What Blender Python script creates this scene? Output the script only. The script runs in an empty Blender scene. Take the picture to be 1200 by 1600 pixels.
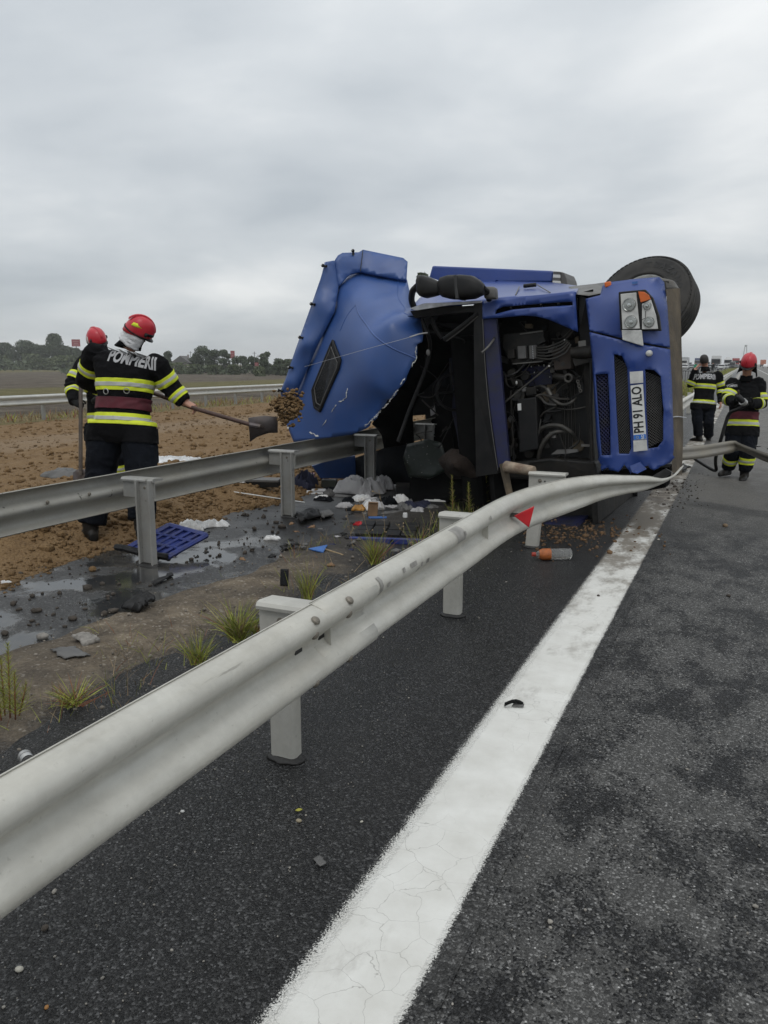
import bpy, bmesh, math, random
import numpy as np
from mathutils import Vector, Matrix, noise, geometry
from mathutils.bvhtree import BVHTree
R = math.radians
rng = random.Random(7)
nrg = np.random.default_rng(7)
scene = bpy.context.scene
col = scene.collection

# ------------------------------------------------------------------ camera
cam_d = bpy.data.cameras.new('camera')
cam = bpy.data.objects.new('camera', cam_d)
col.objects.link(cam)
cam.location = (0, 0, 1.65)
cam.rotation_euler = (R(79.4027), 0, R(24.164))
cam_d.sensor_width = 36.0
cam_d.lens = 27.9
cam_d.clip_start = 0.05
cam_d.clip_end = 8000
scene.camera = cam

# ------------------------------------------------------------------ sky and sun
SUN_EL, SUN_AZ = 52.0, 150.0          # soft light through cloud, high and a little behind the camera
w = bpy.data.worlds.new('World')
scene.world = w
w.use_nodes = True
nt = w.node_tree
nt.nodes.clear()
def wn(t, **k):
    n = nt.nodes.new(t)
    for a, b in k.items(): setattr(n, a, b)
    return n
out = wn('ShaderNodeOutputWorld')
sky = wn('ShaderNodeTexSky', sky_type='NISHITA', sun_disc=False)
sky.sun_elevation = R(SUN_EL); sky.sun_rotation = R(SUN_AZ); sky.altitude = 90
bg_blue = wn('ShaderNodeBackground'); bg_blue.inputs[1].default_value = 0.1
nt.links.new(sky.outputs[0], bg_blue.inputs[0])
tc = wn('ShaderNodeTexCoord')
sep = wn('ShaderNodeSeparateXYZ'); nt.links.new(tc.outputs['Generated'], sep.inputs[0])
# cloud deck: project the view direction onto a flat layer, so that clouds flatten to the horizon
mx = wn('ShaderNodeMath', operation='MAXIMUM'); nt.links.new(sep.outputs[2], mx.inputs[0]); mx.inputs[1].default_value = 0.0
ad = wn('ShaderNodeMath', operation='ADD'); nt.links.new(mx.outputs[0], ad.inputs[0]); ad.inputs[1].default_value = 0.22
dv = wn('ShaderNodeVectorMath', operation='DIVIDE'); nt.links.new(tc.outputs['Generated'], dv.inputs[0])
cb = wn('ShaderNodeCombineXYZ')
for i in range(3): nt.links.new(ad.outputs[0], cb.inputs[i])
nt.links.new(cb.outputs[0], dv.inputs[1])
mp = wn('ShaderNodeMapping'); mp.inputs['Rotation'].default_value = (0, 0, R(-24)); mp.inputs['Scale'].default_value = (0.9, 1.0, 1.0); mp.inputs['Location'].default_value = (0.35, 1.1, 0)
nt.links.new(dv.outputs[0], mp.inputs[0])
n1 = wn('ShaderNodeTexNoise'); n1.inputs['Scale'].default_value = 1.15; n1.inputs['Detail'].default_value = 8; n1.inputs['Roughness'].default_value = 0.5; n1.inputs['Distortion'].default_value = 0.15
nt.links.new(mp.outputs[0], n1.inputs['Vector'])
cr = wn('ShaderNodeValToRGB')
e = cr.color_ramp.elements
e[0].position = 0.32; e[0].color = (0.485, 0.525, 0.56, 1)
e[1].position = 0.70; e[1].color = (0.86, 0.875, 0.875, 1)
m = cr.color_ramp.elements.new(0.5); m.color = (0.625, 0.66, 0.685, 1)
nt.links.new(n1.outputs[0], cr.inputs[0])
# an overcast sky brightens towards the zenith
zr = wn('ShaderNodeMapRange'); zr.inputs[1].default_value = 0.0; zr.inputs[2].default_value = 1.0; zr.inputs[3].default_value = 0.93; zr.inputs[4].default_value = 1.62
nt.links.new(mx.outputs[0], zr.inputs[0])
sc = wn('ShaderNodeVectorMath', operation='SCALE'); nt.links.new(cr.outputs[0], sc.inputs[0]); nt.links.new(zr.outputs[0], sc.inputs['Scale'])
bg_cl = wn('ShaderNodeBackground'); nt.links.new(sc.outputs[0], bg_cl.inputs[0]); bg_cl.inputs[1].default_value = 1.0
mix = wn('ShaderNodeMixShader'); mix.inputs[0].default_value = 0.93
nt.links.new(bg_blue.outputs[0], mix.inputs[1]); nt.links.new(bg_cl.outputs[0], mix.inputs[2])
nt.links.new(mix.outputs[0], out.inputs[0])

sun_d = bpy.data.lights.new('sun', 'SUN')
sun_d.energy = 0.6; sun_d.angle = R(25); sun_d.color = (1.0, 0.97, 0.93)
sun = bpy.data.objects.new('sun', sun_d); col.objects.link(sun)
# Nishita rotation is measured from +Y clockwise; lamp shines from the same direction
az = R(SUN_AZ)
sd = Vector((math.sin(az)*math.cos(R(SUN_EL)), math.cos(az)*math.cos(R(SUN_EL)), math.sin(R(SUN_EL))))
sun.rotation_euler = sd.to_track_quat('Z', 'Y').to_euler()
vs = scene.view_settings
scene.display_settings.display_device = 'sRGB'
vs.view_transform = 'Standard'; vs.look = 'None'; vs.exposure = 0.0; vs.gamma = 1.0; vs.use_curve_mapping = False

# ------------------------------------------------------------------ helpers
def tag(o, label=None, cat=None, group=None, kind=None):
    if label: o['label'] = label
    if cat: o['category'] = cat
    if group: o['group'] = group
    if kind: o['kind'] = kind
    return o

def empty(name, loc=(0, 0, 0), label=None, cat=None, group=None, rot=None):
    o = bpy.data.objects.new(name, None)
    o.empty_display_size = 0.1
    col.objects.link(o)
    o.location = loc
    if rot is not None: o.rotation_euler = rot
    return tag(o, label, cat, group)

def link_mesh(name, me, mat, parent=None, smooth=None):
    if isinstance(mat, (list, tuple)):
        for q in mat: me.materials.append(q)
    elif mat: me.materials.append(mat)
    o = bpy.data.objects.new(name, me)
    col.objects.link(o)
    if parent: o.parent = parent
    if smooth is True:
        me.polygons.foreach_set('use_smooth', [True]*len(me.polygons))
    elif smooth:
        me.polygons.foreach_set('use_smooth', [True]*len(me.polygons))
        me.set_sharp_from_angle(angle=R(smooth))
    return o

class MB:
    """collects shapes; build() links them as one mesh object"""
    def __init__(s): s.v = []; s.f = []; s.m = []; s.cm = 0
    def add(s, vs, fs):
        n = len(s.v); s.v += [tuple(q) for q in vs]
        s.f += [tuple(i+n for i in q) for q in fs]; s.m += [s.cm]*len(fs)
        return s
    def box(s, c, size, rot=None, taper=1.0):
        hx, hy, hz = [q/2 for q in size]
        vs = [Vector((x*hx*(taper if z > 0 else 1), y*hy*(taper if z > 0 else 1), z*hz)) for z in (-1, 1) for y in (-1, 1) for x in (-1, 1)]
        if rot is not None:
            vs = [rot @ q for q in vs]
        vs = [q + Vector(c) for q in vs]
        return s.add(vs, [(0, 2, 3, 1), (4, 5, 7, 6), (0, 1, 5, 4), (2, 6, 7, 3), (0, 4, 6, 2), (1, 3, 7, 5)])
    def loft(s, rings, cap=True, closed=True):
        n = len(rings[0]); vs = [q for r in rings for q in r]; fs = []
        for i in range(len(rings)-1):
            for j in range(n if closed else n-1):
                k = (j+1) % n
                fs.append((i*n+j, i*n+k, (i+1)*n+k, (i+1)*n+j))
        if cap and closed:
            fs.append(tuple(range(n-1, -1, -1))); fs.append(tuple((len(rings)-1)*n+i for i in range(n)))
        return s.add(vs, fs)
    def tube(s, path, r, n=8, cap=True):
        P = [Vector(q) for q in path]; rings = []
        rs = r if isinstance(r, (list, tuple)) else [r]*len(P)
        up = None
        for i, p in enumerate(P):
            t = (P[min(i+1, len(P)-1)] - P[max(i-1, 0)])
            if t.length < 1e-9: t = Vector((0, 0, 1))
            t.normalize()
            if up is None:
                up = Vector((0, 0, 1)) if abs(t.z) < 0.9 else Vector((1, 0, 0))
            a = t.cross(up)
            if a.length < 1e-6: a = t.orthogonal()
            a.normalize(); b = a.cross(t).normalized(); up = b
            rings.append([p + (a*math.cos(2*math.pi*k/n) + b*math.sin(2*math.pi*k/n))*rs[i] for k in range(n)])
        return s.loft(rings, cap)
    def lathe(s, prof, n=24, M=None, cap=False):
        rings = [[Vector((r*math.cos(2*math.pi*k/n), r*math.sin(2*math.pi*k/n), z)) for k in range(n)] for r, z in prof]
        if M is not None: rings = [[M @ q for q in rr] for rr in rings]
        return s.loft(rings, cap)
    def prism(s, front, off):
        n = len(front); F = [Vector(q) for q in front]; Bk = [q + Vector(off) for q in F]
        fs = [tuple(range(n)), tuple(2*n-1-i for i in range(n))]
        fs += [(i, i+n, (i+1) % n + n, (i+1) % n) for i in range(n)]
        return s.add(F + Bk, fs)
    def ball(s, c, r, n=8, m=6, sq=(1, 1, 1), jit=0.0):
        c = Vector(c); rings = []
        for i in range(m+1):
            t = math.pi*i/m; rr = max(math.sin(t), 0.02)
            rings.append([c + Vector((rr*math.cos(2*math.pi*k/n)*sq[0], rr*math.sin(2*math.pi*k/n)*sq[1], -math.cos(t)*sq[2]))*r*(1+rng.uniform(-jit, jit)) for k in range(n)])
        return s.loft(rings, True)
    def sheet(s, nx, ny, fn):
        vs = [fn(i/nx, j/ny) for j in range(ny+1) for i in range(nx+1)]
        fs = [(j*(nx+1)+i, j*(nx+1)+i+1, (j+1)*(nx+1)+i+1, (j+1)*(nx+1)+i) for j in range(ny) for i in range(nx)]
        return s.add(vs, fs)
    def mesh(s, name):
        me = bpy.data.meshes.new(name); me.from_pydata(s.v, [], s.f)
        if any(s.m): me.polygons.foreach_set('material_index', s.m)
        me.update(); return me
    def build(s, name, mat, parent=None, smooth=None, bevel=0, solid=0, fix=True):
        me = s.mesh(name)
        if fix:
            bm = bmesh.new(); bm.from_mesh(me); bmesh.ops.recalc_face_normals(bm, faces=bm.faces); bm.to_mesh(me); bm.free()
        o = link_mesh(name, me, mat, parent, smooth)
        if solid:
            q = o.modifiers.new('solid', 'SOLIDIFY'); q.thickness = solid; q.offset = 0
        if bevel:
            q = o.modifiers.new('bevel', 'BEVEL'); q.width = bevel; q.segments = 2; q.limit_method = 'ANGLE'; q.angle_limit = R(35); q.harden_normals = False
        return o

def np_mesh(name, V, F, mat, parent=None, smooth=None, midx=None):
    """fast mesh from numpy arrays, all faces of the same size"""
    me = bpy.data.meshes.new(name)
    nv, nf, k = len(V), len(F), F.shape[1]
    me.vertices.add(nv); me.vertices.foreach_set('co', np.asarray(V, np.float32).ravel())
    me.loops.add(nf*k); me.loops.foreach_set('vertex_index', np.asarray(F, np.int32).ravel())
    me.polygons.add(nf); me.polygons.foreach_set('loop_start', np.arange(0, nf*k, k, dtype=np.int32))
    if midx is not None: me.polygons.foreach_set('material_index', np.asarray(midx, np.int32))
    me.update(calc_edges=True); me.validate()
    return link_mesh(name, me, mat, parent, smooth)

def inpoly(x, y, poly):
    c = False; n = len(poly); j = n-1
    for i in range(n):
        xi, yi = poly[i][0], poly[i][1]; xj, yj = poly[j][0], poly[j][1]
        if (yi > y) != (yj > y) and x < (xj-xi)*(y-yi)/(yj-yi)+xi: c = not c
        j = i
    return c

def dens(poly, step):
    o = []
    n = len(poly)
    for i in range(n):
        a, b = Vector(poly[i]), Vector(poly[(i+1) % n]); k = max(1, int((b-a).length/step))
        o += [tuple(a.lerp(b, q/k)) for q in range(k)]
    return o

def smooth_poly(poly, it=1):
    P = [Vector(q) for q in poly]
    for _ in range(it):
        Q = []
        for i in range(len(P)):
            a, b = P[i], P[(i+1) % len(P)]
            Q += [a.lerp(b, 0.25), a.lerp(b, 0.75)]
        P = Q
    return [tuple(q) for q in P]

def patch(name, outline, ctrl, mat, parent=None, holes=(), step=0.06, thick=0.012, jag=None, smooth=35, dent=0.0):
    """curved sheet whose edge is `outline` (x, y, depth) and whose inner depth runs smoothly through `ctrl`"""
    ol = dens(outline, step)
    if jag:
        ol = [(x + rng.uniform(-1, 1)*jag(x, y), y + rng.uniform(-1, 1)*jag(x, y), z) for x, y, z in ol]
    hs = [dens(hh, step) for hh in holes]
    src = np.array(ol + [q for hh in hs for q in hh] + list(ctrl), float) if ctrl else np.array(ol, float)
    # thin plate spline for the depth
    P = src[:, :2]; n = len(P)
    d2 = ((P[:, None]-P[None])**2).sum(-1); K = np.where(d2 > 1e-12, d2*np.log(d2+1e-12), 0) + np.eye(n)*1e-4
    A = np.zeros((n+3, n+3)); A[:n, :n] = K; A[:n, n] = 1; A[:n, n+1:] = P; A[n, :n] = 1; A[n+1:, :n] = P.T
    wgt = np.linalg.solve(A, np.concatenate([src[:, 2], np.zeros(3)]))
    def dep(x, y):
        q = ((P - (x, y))**2).sum(-1)
        return float((np.where(q > 1e-12, q*np.log(q+1e-12), 0)*wgt[:n]).sum() + wgt[n] + wgt[n+1]*x + wgt[n+2]*y)
    co = [Vector(q[:2]) for q in ol]; ed = [(i, (i+1) % len(ol)) for i in range(len(ol))]
    base = len(co)
    for hh in hs:
        co += [Vector(q[:2]) for q in hh]; ed += [(base+i, base+(i+1) % len(hh)) for i in range(len(hh))]; base = len(co)
    xs = [q[0] for q in ol]; ys = [q[1] for q in ol]
    y = min(ys); r = 0
    while y < max(ys):
        x = min(xs) + (step/2 if r % 2 else 0)
        while x < max(xs):
            if inpoly(x, y, ol) and not any(inpoly(x, y, hh) for hh in hs):
                if min((c - Vector((x, y))).length for c in co[:base]) > step*0.45: co.append(Vector((x, y)))
            x += step
        y += step*0.87; r += 1
    vo, eo, fo, _, _, _ = geometry.delaunay_2d_cdt(co, ed, [], 1, 1e-5)
    fs = []
    for f in fo:
        cx = sum(vo[i][0] for i in f)/len(f); cy = sum(vo[i][1] for i in f)/len(f)
        if inpoly(cx, cy, ol) and not any(inpoly(cx, cy, hh) for hh in hs): fs.append(tuple(f))
    vs = []
    for q in vo:
        d = dep(q[0], q[1])
        if dent: d += dent*noise.noise(Vector((q[0]*2.2, q[1]*2.2, 3.1)))
        vs.append((q[0], q[1], d))
    mb = MB().add(vs, fs)
    o = mb.build(name, mat, parent, smooth)
    # front of the sheet looks to -Z of the local frame
    me = o.data
    if sum(p.normal.z*p.area for p in me.polygons) > 0:
        bm = bmesh.new(); bm.from_mesh(me); bmesh.ops.reverse_faces(bm, faces=bm.faces); bm.to_mesh(me); bm.free()
    if thick:
        q = o.modifiers.new('solid', 'SOLIDIFY'); q.thickness = thick; q.offset = -1
    return o

def copy_tree(o, parent=None):
    c = o.copy(); col.objects.link(c)
    if parent: c.parent = parent
    for ch in list(o.children): copy_tree(ch, c)
    return c

FONT = {}
def text_mesh(txt, size, bold=0.0, xs=1.0, depth=0.0, space=1.0):
    """(verts, faces) of a line of text, centred, in the XY plane"""
    cu = bpy.data.curves.new('t', 'FONT'); cu.body = txt; cu.size = size; cu.align_x = 'CENTER'; cu.align_y = 'CENTER'
    cu.offset = bold; cu.extrude = depth; cu.space_character = space; cu.resolution_u = 3
    o = bpy.data.objects.new('t', cu); col.objects.link(o)
    me = bpy.data.meshes.new_from_object(o.evaluated_get(bpy.context.evaluated_depsgraph_get()))
    bpy.data.objects.remove(o); bpy.data.curves.remove(cu)
    vs = [Vector((q.co.x*xs, q.co.y, q.co.z)) for q in me.vertices]; fs = [tuple(p.vertices) for p in me.polygons]
    bpy.data.meshes.remove(me)
    return vs, fs

# ------------------------------------------------------------------ materials
class NT:
    def __init__(s, name):
        s.mat = bpy.data.materials.new(name); s.mat.use_nodes = True; s.t = s.mat.node_tree
        s.p = s.t.nodes['Principled BSDF']; s.o = s.t.nodes['Material Output']
        s.tc = s.t.nodes.new('ShaderNodeTexCoord').outputs['Object']
    def n(s, t, **k):
        q = s.t.nodes.new(t)
        for a, b in k.items(): setattr(q, a, b)
        return q
    def l(s, a, b): s.t.links.new(a, b)
    def map(s, scale=(1, 1, 1), rot=(0, 0, 0), loc=(0, 0, 0)):
        q = s.n('ShaderNodeMapping'); q.inputs['Scale'].default_value = scale; q.inputs['Rotation'].default_value = rot; q.inputs['Location'].default_value = loc
        s.l(s.tc, q.inputs[0]); return q.outputs[0]
    def noise(s, scale, detail=4, rough=0.55, vec=None, dist=0.0):
        q = s.n('ShaderNodeTexNoise'); q.inputs['Scale'].default_value = scale; q.inputs['Detail'].default_value = detail; q.inputs['Roughness'].default_value = rough; q.inputs['Distortion'].default_value = dist
        s.l(vec if vec is not None else s.tc, q.inputs['Vector']); return q.outputs[0]
    def vor(s, scale, feature='F1', out='Distance', vec=None, rand=1.0):
        q = s.n('ShaderNodeTexVoronoi', feature=feature); q.inputs['Scale'].default_value = scale; q.inputs['Randomness'].default_value = rand
        s.l(vec if vec is not None else s.tc, q.inputs['Vector']); return q.outputs[out]
    def ramp(s, fac, stops, interp='LINEAR'):
        q = s.n('ShaderNodeValToRGB'); cr = q.color_ramp; cr.interpolation = interp
        while len(cr.elements) > 1: cr.elements.remove(cr.elements[-1])
        for i, (p, c) in enumerate(stops):
            c = (c, c, c, 1) if not isinstance(c, (tuple, list)) else (*c[:3], 1)
            if i == 0: cr.elements[0].position = p; cr.elements[0].color = c
            else: cr.elements.new(p).color = c
        s.l(fac, q.inputs[0]); return q.outputs[0]
    def math(s, op, a, b=None, c=None, clamp=False):
        q = s.n('ShaderNodeMath', operation=op); q.use_clamp = clamp
        for i, x in enumerate((a, b, c)):
            if x is None: continue
            if isinstance(x, (int, float)): q.inputs[i].default_value = x
            else: s.l(x, q.inputs[i])
        return q.outputs[0]
    def mix(s, fac, a, b, blend='MIX'):
        q = s.n('ShaderNodeMix', data_type='RGBA', blend_type=blend)
        for i, x in ((0, fac), (6, a), (7, b)):
            if isinstance(x, (int, float)): q.inputs[i].default_value = x if i == 0 else (x, x, x, 1)
            elif isinstance(x, (tuple, list)): q.inputs[i].default_value = (*x[:3], 1)
            else: s.l(x, q.inputs[i])
        return q.outputs[2]
    def sepxyz(s, vec=None):
        q = s.n('ShaderNodeSeparateXYZ'); s.l(vec if vec is not None else s.tc, q.inputs[0]); return q.outputs
    def smooth(s, x, a, b):
        q = s.n('ShaderNodeMapRange', interpolation_type='SMOOTHSTEP'); s.l(x, q.inputs[0]); q.inputs[1].default_value = a; q.inputs[2].default_value = b; return q.outputs[0]
    def bump(s, hgt, strength=0.3, dist=0.01, prev=None):
        q = s.n('ShaderNodeBump'); q.inputs['Strength'].default_value = strength; q.inputs['Distance'].default_value = dist
        s.l(hgt, q.inputs['Height'])
        if prev is not None: s.l(prev, q.inputs['Normal'])
        return q.outputs[0]
    def set(s, base=None, rough=None, metal=None, normal=None, spec=None, coat=None, trans=None, alpha=None):
        I = s.p.inputs
        for key, x in (('Base Color', base), ('Roughness', rough), ('Metallic', metal), ('Normal', normal), ('Specular IOR Level', spec), ('Coat Weight', coat), ('Transmission Weight', trans), ('Alpha', alpha)):
            if x is None: continue
            if isinstance(x, (int, float)): I[key].default_value = x
            elif isinstance(x, (tuple, list)): I[key].default_value = (*x[:3], 1)
            else: s.l(x, I[key])
        return s.mat

def simple(name, c, rough=0.6, var=0.25, scale=12, metal=0.0, bump=0.1, bscale=60, bdist=0.002, dirt=None, dirt_amt=0.5, dscale=3, **k):
    """plain material with uneven colour, fine relief and an optional dirt layer"""
    t = NT(name)
    lo = tuple(q*(1-var) for q in c); hi = tuple(min(1, q*(1+var)) for q in c)
    base = t.ramp(t.noise(scale, 5), [(0.3, lo), (0.7, hi)])
    rr = t.math('ADD', t.math('MULTIPLY', t.noise(scale*2, 3), 0.25), rough-0.12, clamp=True)
    if dirt:
        f = t.ramp(t.noise(dscale, 8, 0.65), [(0.42, 0), (0.68, dirt_amt)])
        base = t.mix(f, base, dirt)
        rr = t.math('MAXIMUM', rr, t.math('MULTIPLY', f, 0.8))
    return t.set(base, rr, metal, t.bump(t.noise(bscale, 4), bump, bdist), **k)

M = {}
# wet and damp asphalt; the road runs along Y, the yellow-white edge line sits at x = -0.95 .. -0.67
def asphalt_nodes(t, wet):
    x, y, z = t.sepxyz()
    agg = t.vor(125, out='Color'); aggd = t.vor(125); agg2 = t.vor(230, out='Color')
    sepc = t.n('ShaderNodeSeparateColor'); t.l(agg, sepc.inputs[0])
    stone = t.ramp(sepc.outputs[0], [(0.0, 0.004), (0.40, 0.012), (0.72, 0.040), (0.90, 0.11), (1.0, 0.26)])
    s2_ = t.n('ShaderNodeSeparateColor'); t.l(agg2, s2_.inputs[0]); stone = t.mix(0.4, stone, t.ramp(s2_.outputs[1], [(0, 0.004), (0.5, 0.014), (0.85, 0.06), (1, 0.20)]))
    fine = t.noise(420, 2, 0.6)
    sp_ = t.n('ShaderNodeSeparateColor'); t.l(t.vor(75, out='Color'), sp_.inputs[0])
    speck = t.math('MULTIPLY', t.math('SUBTRACT', 1.0, t.smooth(t.vor(75), 0.16, 0.30)), t.smooth(sp_.outputs[1], 0.78, 0.86))
    stone = t.mix(t.math('MULTIPLY', speck, 0.8), stone, t.ramp(sp_.outputs[2], [(0, 0.12), (1, 0.45)]))
    big = t.noise(0.9, 5, 0.6); mid = t.noise(4.5, 5, 0.65)
    c = t.mix(t.math('MULTIPLY', t.smooth(fine, 0.45, 0.75), 0.35), stone, (0.022, 0.022, 0.023))
    rough = t.math('ADD', 0.42, t.math('MULTIPLY', mid, 0.25))
    if wet:
        # the shoulder left of the line is soaked; the lane right of it dries in patches
        wx = t.math('ADD', x, t.math('MULTIPLY', t.math('SUBTRACT', mid, 0.5), 0.5))
        soaked = t.math('SUBTRACT', 1.0, t.smooth(wx, -0.95, -0.35))
        grain_ = t.math('MULTIPLY', t.math('SUBTRACT', sepc.outputs[2], 0.5), 0.10)
        patch_ = t.ramp(t.math('ADD', grain_, t.math('ADD', t.math('MULTIPLY', big, 0.35), t.math('MULTIPLY', t.noise(4.6, 7, 0.70, t.map((1, 0.62, 1), (0, 0, R(28)))), 0.65))), [(0.492, 0.0), (0.528, 1.0)])
        dry = t.mix(patch_, t.mix(0.5, t.mix(1.0, c, (2.5, 2.46, 2.38), 'MULTIPLY'), (0.078, 0.0765, 0.073)), t.mix(1.0, c, (0.45, 0.45, 0.46), 'MULTIPLY'))
        # far down the road the lane is dry and dusty
        far = t.smooth(t.math('ADD', y, t.math('MULTIPLY', t.math('SUBTRACT', big, 0.5), 3.0)), 7.5, 12.0)
        streak = t.smooth(t.noise(0.7, 4, 0.6, t.map((1, 0.35, 1), (0, 0, R(62)))), 0.5, 0.62)
        dusty = t.mix(streak, (0.150, 0.142, 0.128), (0.105, 0.10, 0.094))
        dry = t.mix(t.math('MULTIPLY', far, 0.8), dry, dusty)
        # a damp track wiped across the lane in front of the wreck
        ty = t.math('ADD', t.math('MULTIPLY', x, 0.62), t.math('ADD', y, t.math('MULTIPLY', mid, 0.35)))
        tr = t.math('MULTIPLY', t.math('SUBTRACT', 1, t.smooth(t.math('ABSOLUTE', t.math('SUBTRACT', ty, 10.0)), 0.12, 0.36)), t.smooth(x, -0.7, -0.4))
        dry = t.mix(t.math('MULTIPLY', tr, 0.75), dry, (0.038, 0.037, 0.036))
        wetc = t.mix(t.math('MULTIPLY', t.smooth(big, 0.45, 0.75), 0.5), t.mix(0.4, c, (0.007, 0.007, 0.0075)), (0.026, 0.025, 0.024))
        base = t.mix(soaked, dry, wetc)
        rwet = t.math('ADD', 0.24, t.math('MULTIPLY', t.noise(1.7, 5, 0.6), 0.24))
        rmix = t.n('ShaderNodeMix', data_type='FLOAT'); t.l(soaked, rmix.inputs[0])
        rdry = t.math('SUBTRACT', 0.72, t.math('MULTIPLY', patch_, 0.2))
        t.l(rdry, rmix.inputs[2]); t.l(rwet, rmix.inputs[3]); rough = rmix.outputs[0]
    else:
        base = t.mix(t.math('MULTIPLY', big, 0.8), c, (0.075, 0.07, 0.06))
    b = t.bump(t.math('SUBTRACT', 1, aggd), 1.0, 0.006)
    b = t.bump(fine, 0.3, 0.0025, b)
    b = t.bump(t.noise(26, 4, 0.6), 0.35, 0.008, b)
    return base, rough, b
def asphalt(name, wet):
    t = NT(name); base, rough, b = asphalt_nodes(t, wet)
    return t.set(base, rough, 0, b, 0.22)
M['asphalt'] = asphalt('asphalt', True)
M['asphalt_far'] = asphalt('asphalt_far', False)

def puddle_mat():
    """soaked inner shoulder: sheets of still water between patches of grit"""
    t = NT('wet_shoulder')
    x, y, z = t.sepxyz()
    agg = t.vor(90, out='Color'); sc_ = t.n('ShaderNodeSeparateColor'); t.l(agg, sc_.inputs[0])
    c = t.ramp(sc_.outputs[0], [(0, 0.012), (0.6, 0.03), (0.92, 0.06), (1, 0.16)])
    nz = t.noise(1.5, 7, 0.6, dist=0.3)
    pool = t.smooth(nz, 0.44, 0.53)
    silt = t.smooth(t.noise(2.3, 5), 0.4, 0.7)
    c = t.mix(pool, c, t.mix(silt, (0.03, 0.031, 0.032), (0.075, 0.07, 0.062)))
    dark_ground = t.smooth(t.math('ADD', y, t.math('MULTIPLY', t.noise(1.3, 5), 1.4)), 6.3, 7.4)  # darker, with less open water, towards the wreck
    c = t.mix(t.math('MULTIPLY', dark_ground, 0.9), c, (0.010, 0.0095, 0.009)); pool = t.math('MULTIPLY', pool, t.math('SUBTRACT', 1.0, t.math('MULTIPLY', dark_ground, 0.75)))
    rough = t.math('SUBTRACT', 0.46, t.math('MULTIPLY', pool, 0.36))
    h1 = t.math('MULTIPLY', t.vor(90), t.math('SUBTRACT', 1.0, pool))
    b = t.bump(h1, 0.6, 0.008)
    b = t.bump(t.noise(18, 3), 0.05, 0.004, b)
    return t.set(c, rough, 0, b, 0.5)
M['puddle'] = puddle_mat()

def line_mat():
    t = NT('road_paint')
    x, y, z = t.sepxyz()
    cell = t.n('ShaderNodeTexVoronoi', feature='DISTANCE_TO_EDGE'); cell.inputs['Scale'].default_value = 8.5
    wv = t.n('ShaderNodeVectorMath', operation='ADD'); nz = t.n('ShaderNodeTexNoise'); nz.inputs['Scale'].default_value = 9; nz.inputs['Detail'].default_value = 4
    t.l(t.tc, nz.inputs['Vector']); scv = t.n('ShaderNodeVectorMath', operation='SCALE'); scv.inputs['Scale'].default_value = 0.09
    t.l(nz.outputs['Color'], scv.inputs[0]); t.l(t.tc, wv.inputs[0]); t.l(scv.outputs[0], wv.inputs[1]); t.l(wv.outputs[0], cell.inputs['Vector'])
    crack = t.math('SUBTRACT', 1.0, t.smooth(cell.outputs['Distance'], 0.001, 0.011))
    crack = t.math('MULTIPLY', crack, t.smooth(t.noise(1.6, 3), 0.42, 0.6))
    paint = t.ramp(t.noise(6, 6, 0.6), [(0.3, (0.60, 0.59, 0.55)), (0.7, (0.72, 0.715, 0.68))])
    # scattered scuffs and dirt, getting heavier towards the wreck
    gx = t.smooth(y, 3.0, 8.5)
    dn = t.noise(2.2, 9, 0.72, t.map((1.4, 0.75, 1), (0, 0, R(-20))))
    amt = t.math('ADD', 0.575, t.math('MULTIPLY', gx, -0.20))
    dirt = t.math('MULTIPLY', t.smooth(t.math('SUBTRACT', dn, amt), -0.02, 0.16), t.math('ADD', 0.35, t.math('MULTIPLY', gx, 0.55)))
    paint = t.mix(dirt, paint, (0.13, 0.105, 0.075))
    paint = t.mix(t.math('MULTIPLY', crack, 0.55), paint, (0.22, 0.21, 0.19))
    # heavy mud where the rail end dragged over the line
    mud = t.math('MULTIPLY', t.math('SUBTRACT', 1, t.smooth(t.math('ABSOLUTE', t.math('SUBTRACT', y, 11.0)), 0.6, 1.9)), t.smooth(t.noise(3.1, 6, 0.7), 0.38, 0.55))
    paint = t.mix(t.math('MULTIPLY', mud, 0.9), paint, (0.06, 0.048, 0.036))
    # edges: paint sits on the tops of the stones only; left edge is a wide speckled overspray
    st = t.vor(160, out='Distance'); st2 = t.smooth(t.noise(190, 4, 0.75), 0.28, 0.72)
    stones = t.math('ADD', t.math('MULTIPLY', st, 0.45), t.math('ADD', t.math('MULTIPLY', st2, 0.75), 0.10))
    edge_n = t.math('MULTIPLY', t.math('SUBTRACT', t.noise(14, 4), 0.5), 0.02)
    xl = t.math('ADD', x, edge_n)
    cl = t.smooth(xl, -1.055, -0.950)
    cr_ = t.math('SUBTRACT', 1.0, t.smooth(xl, -0.700, -0.652))
    cover = t.math('MINIMUM', cl, cr_)
    keep = t.smooth(t.math('SUBTRACT', t.math('MULTIPLY', cover, 1.45), stones), -0.12, 0.18)
    road, rroad, broad = asphalt_nodes(t, True)
    base = t.mix(keep, road, paint)
    full = t.smooth(cover, 0.9, 1.0)
    rm = t.n('ShaderNodeMix', data_type='FLOAT'); t.l(keep, rm.inputs[0]); t.l(rroad, rm.inputs[2]); rm.inputs[3].default_value = 0.6; rr = rm.outputs[0]
    vm = t.n('ShaderNodeMix', data_type='VECTOR'); t.l(t.math('MULTIPLY', full, 0.92), vm.inputs[0]); t.l(broad, vm.inputs[4]); geo = t.n('ShaderNodeNewGeometry'); t.l(geo.outputs['Normal'], vm.inputs[5])
    b = vm.outputs[1]; b = t.bump(crack, -0.3, 0.003, b); b = t.bump(t.noise(30, 5), 0.18, 0.004, b)
    return t.set(base, rr, 0, b, 0.22)
M['line'] = line_mat()

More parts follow.
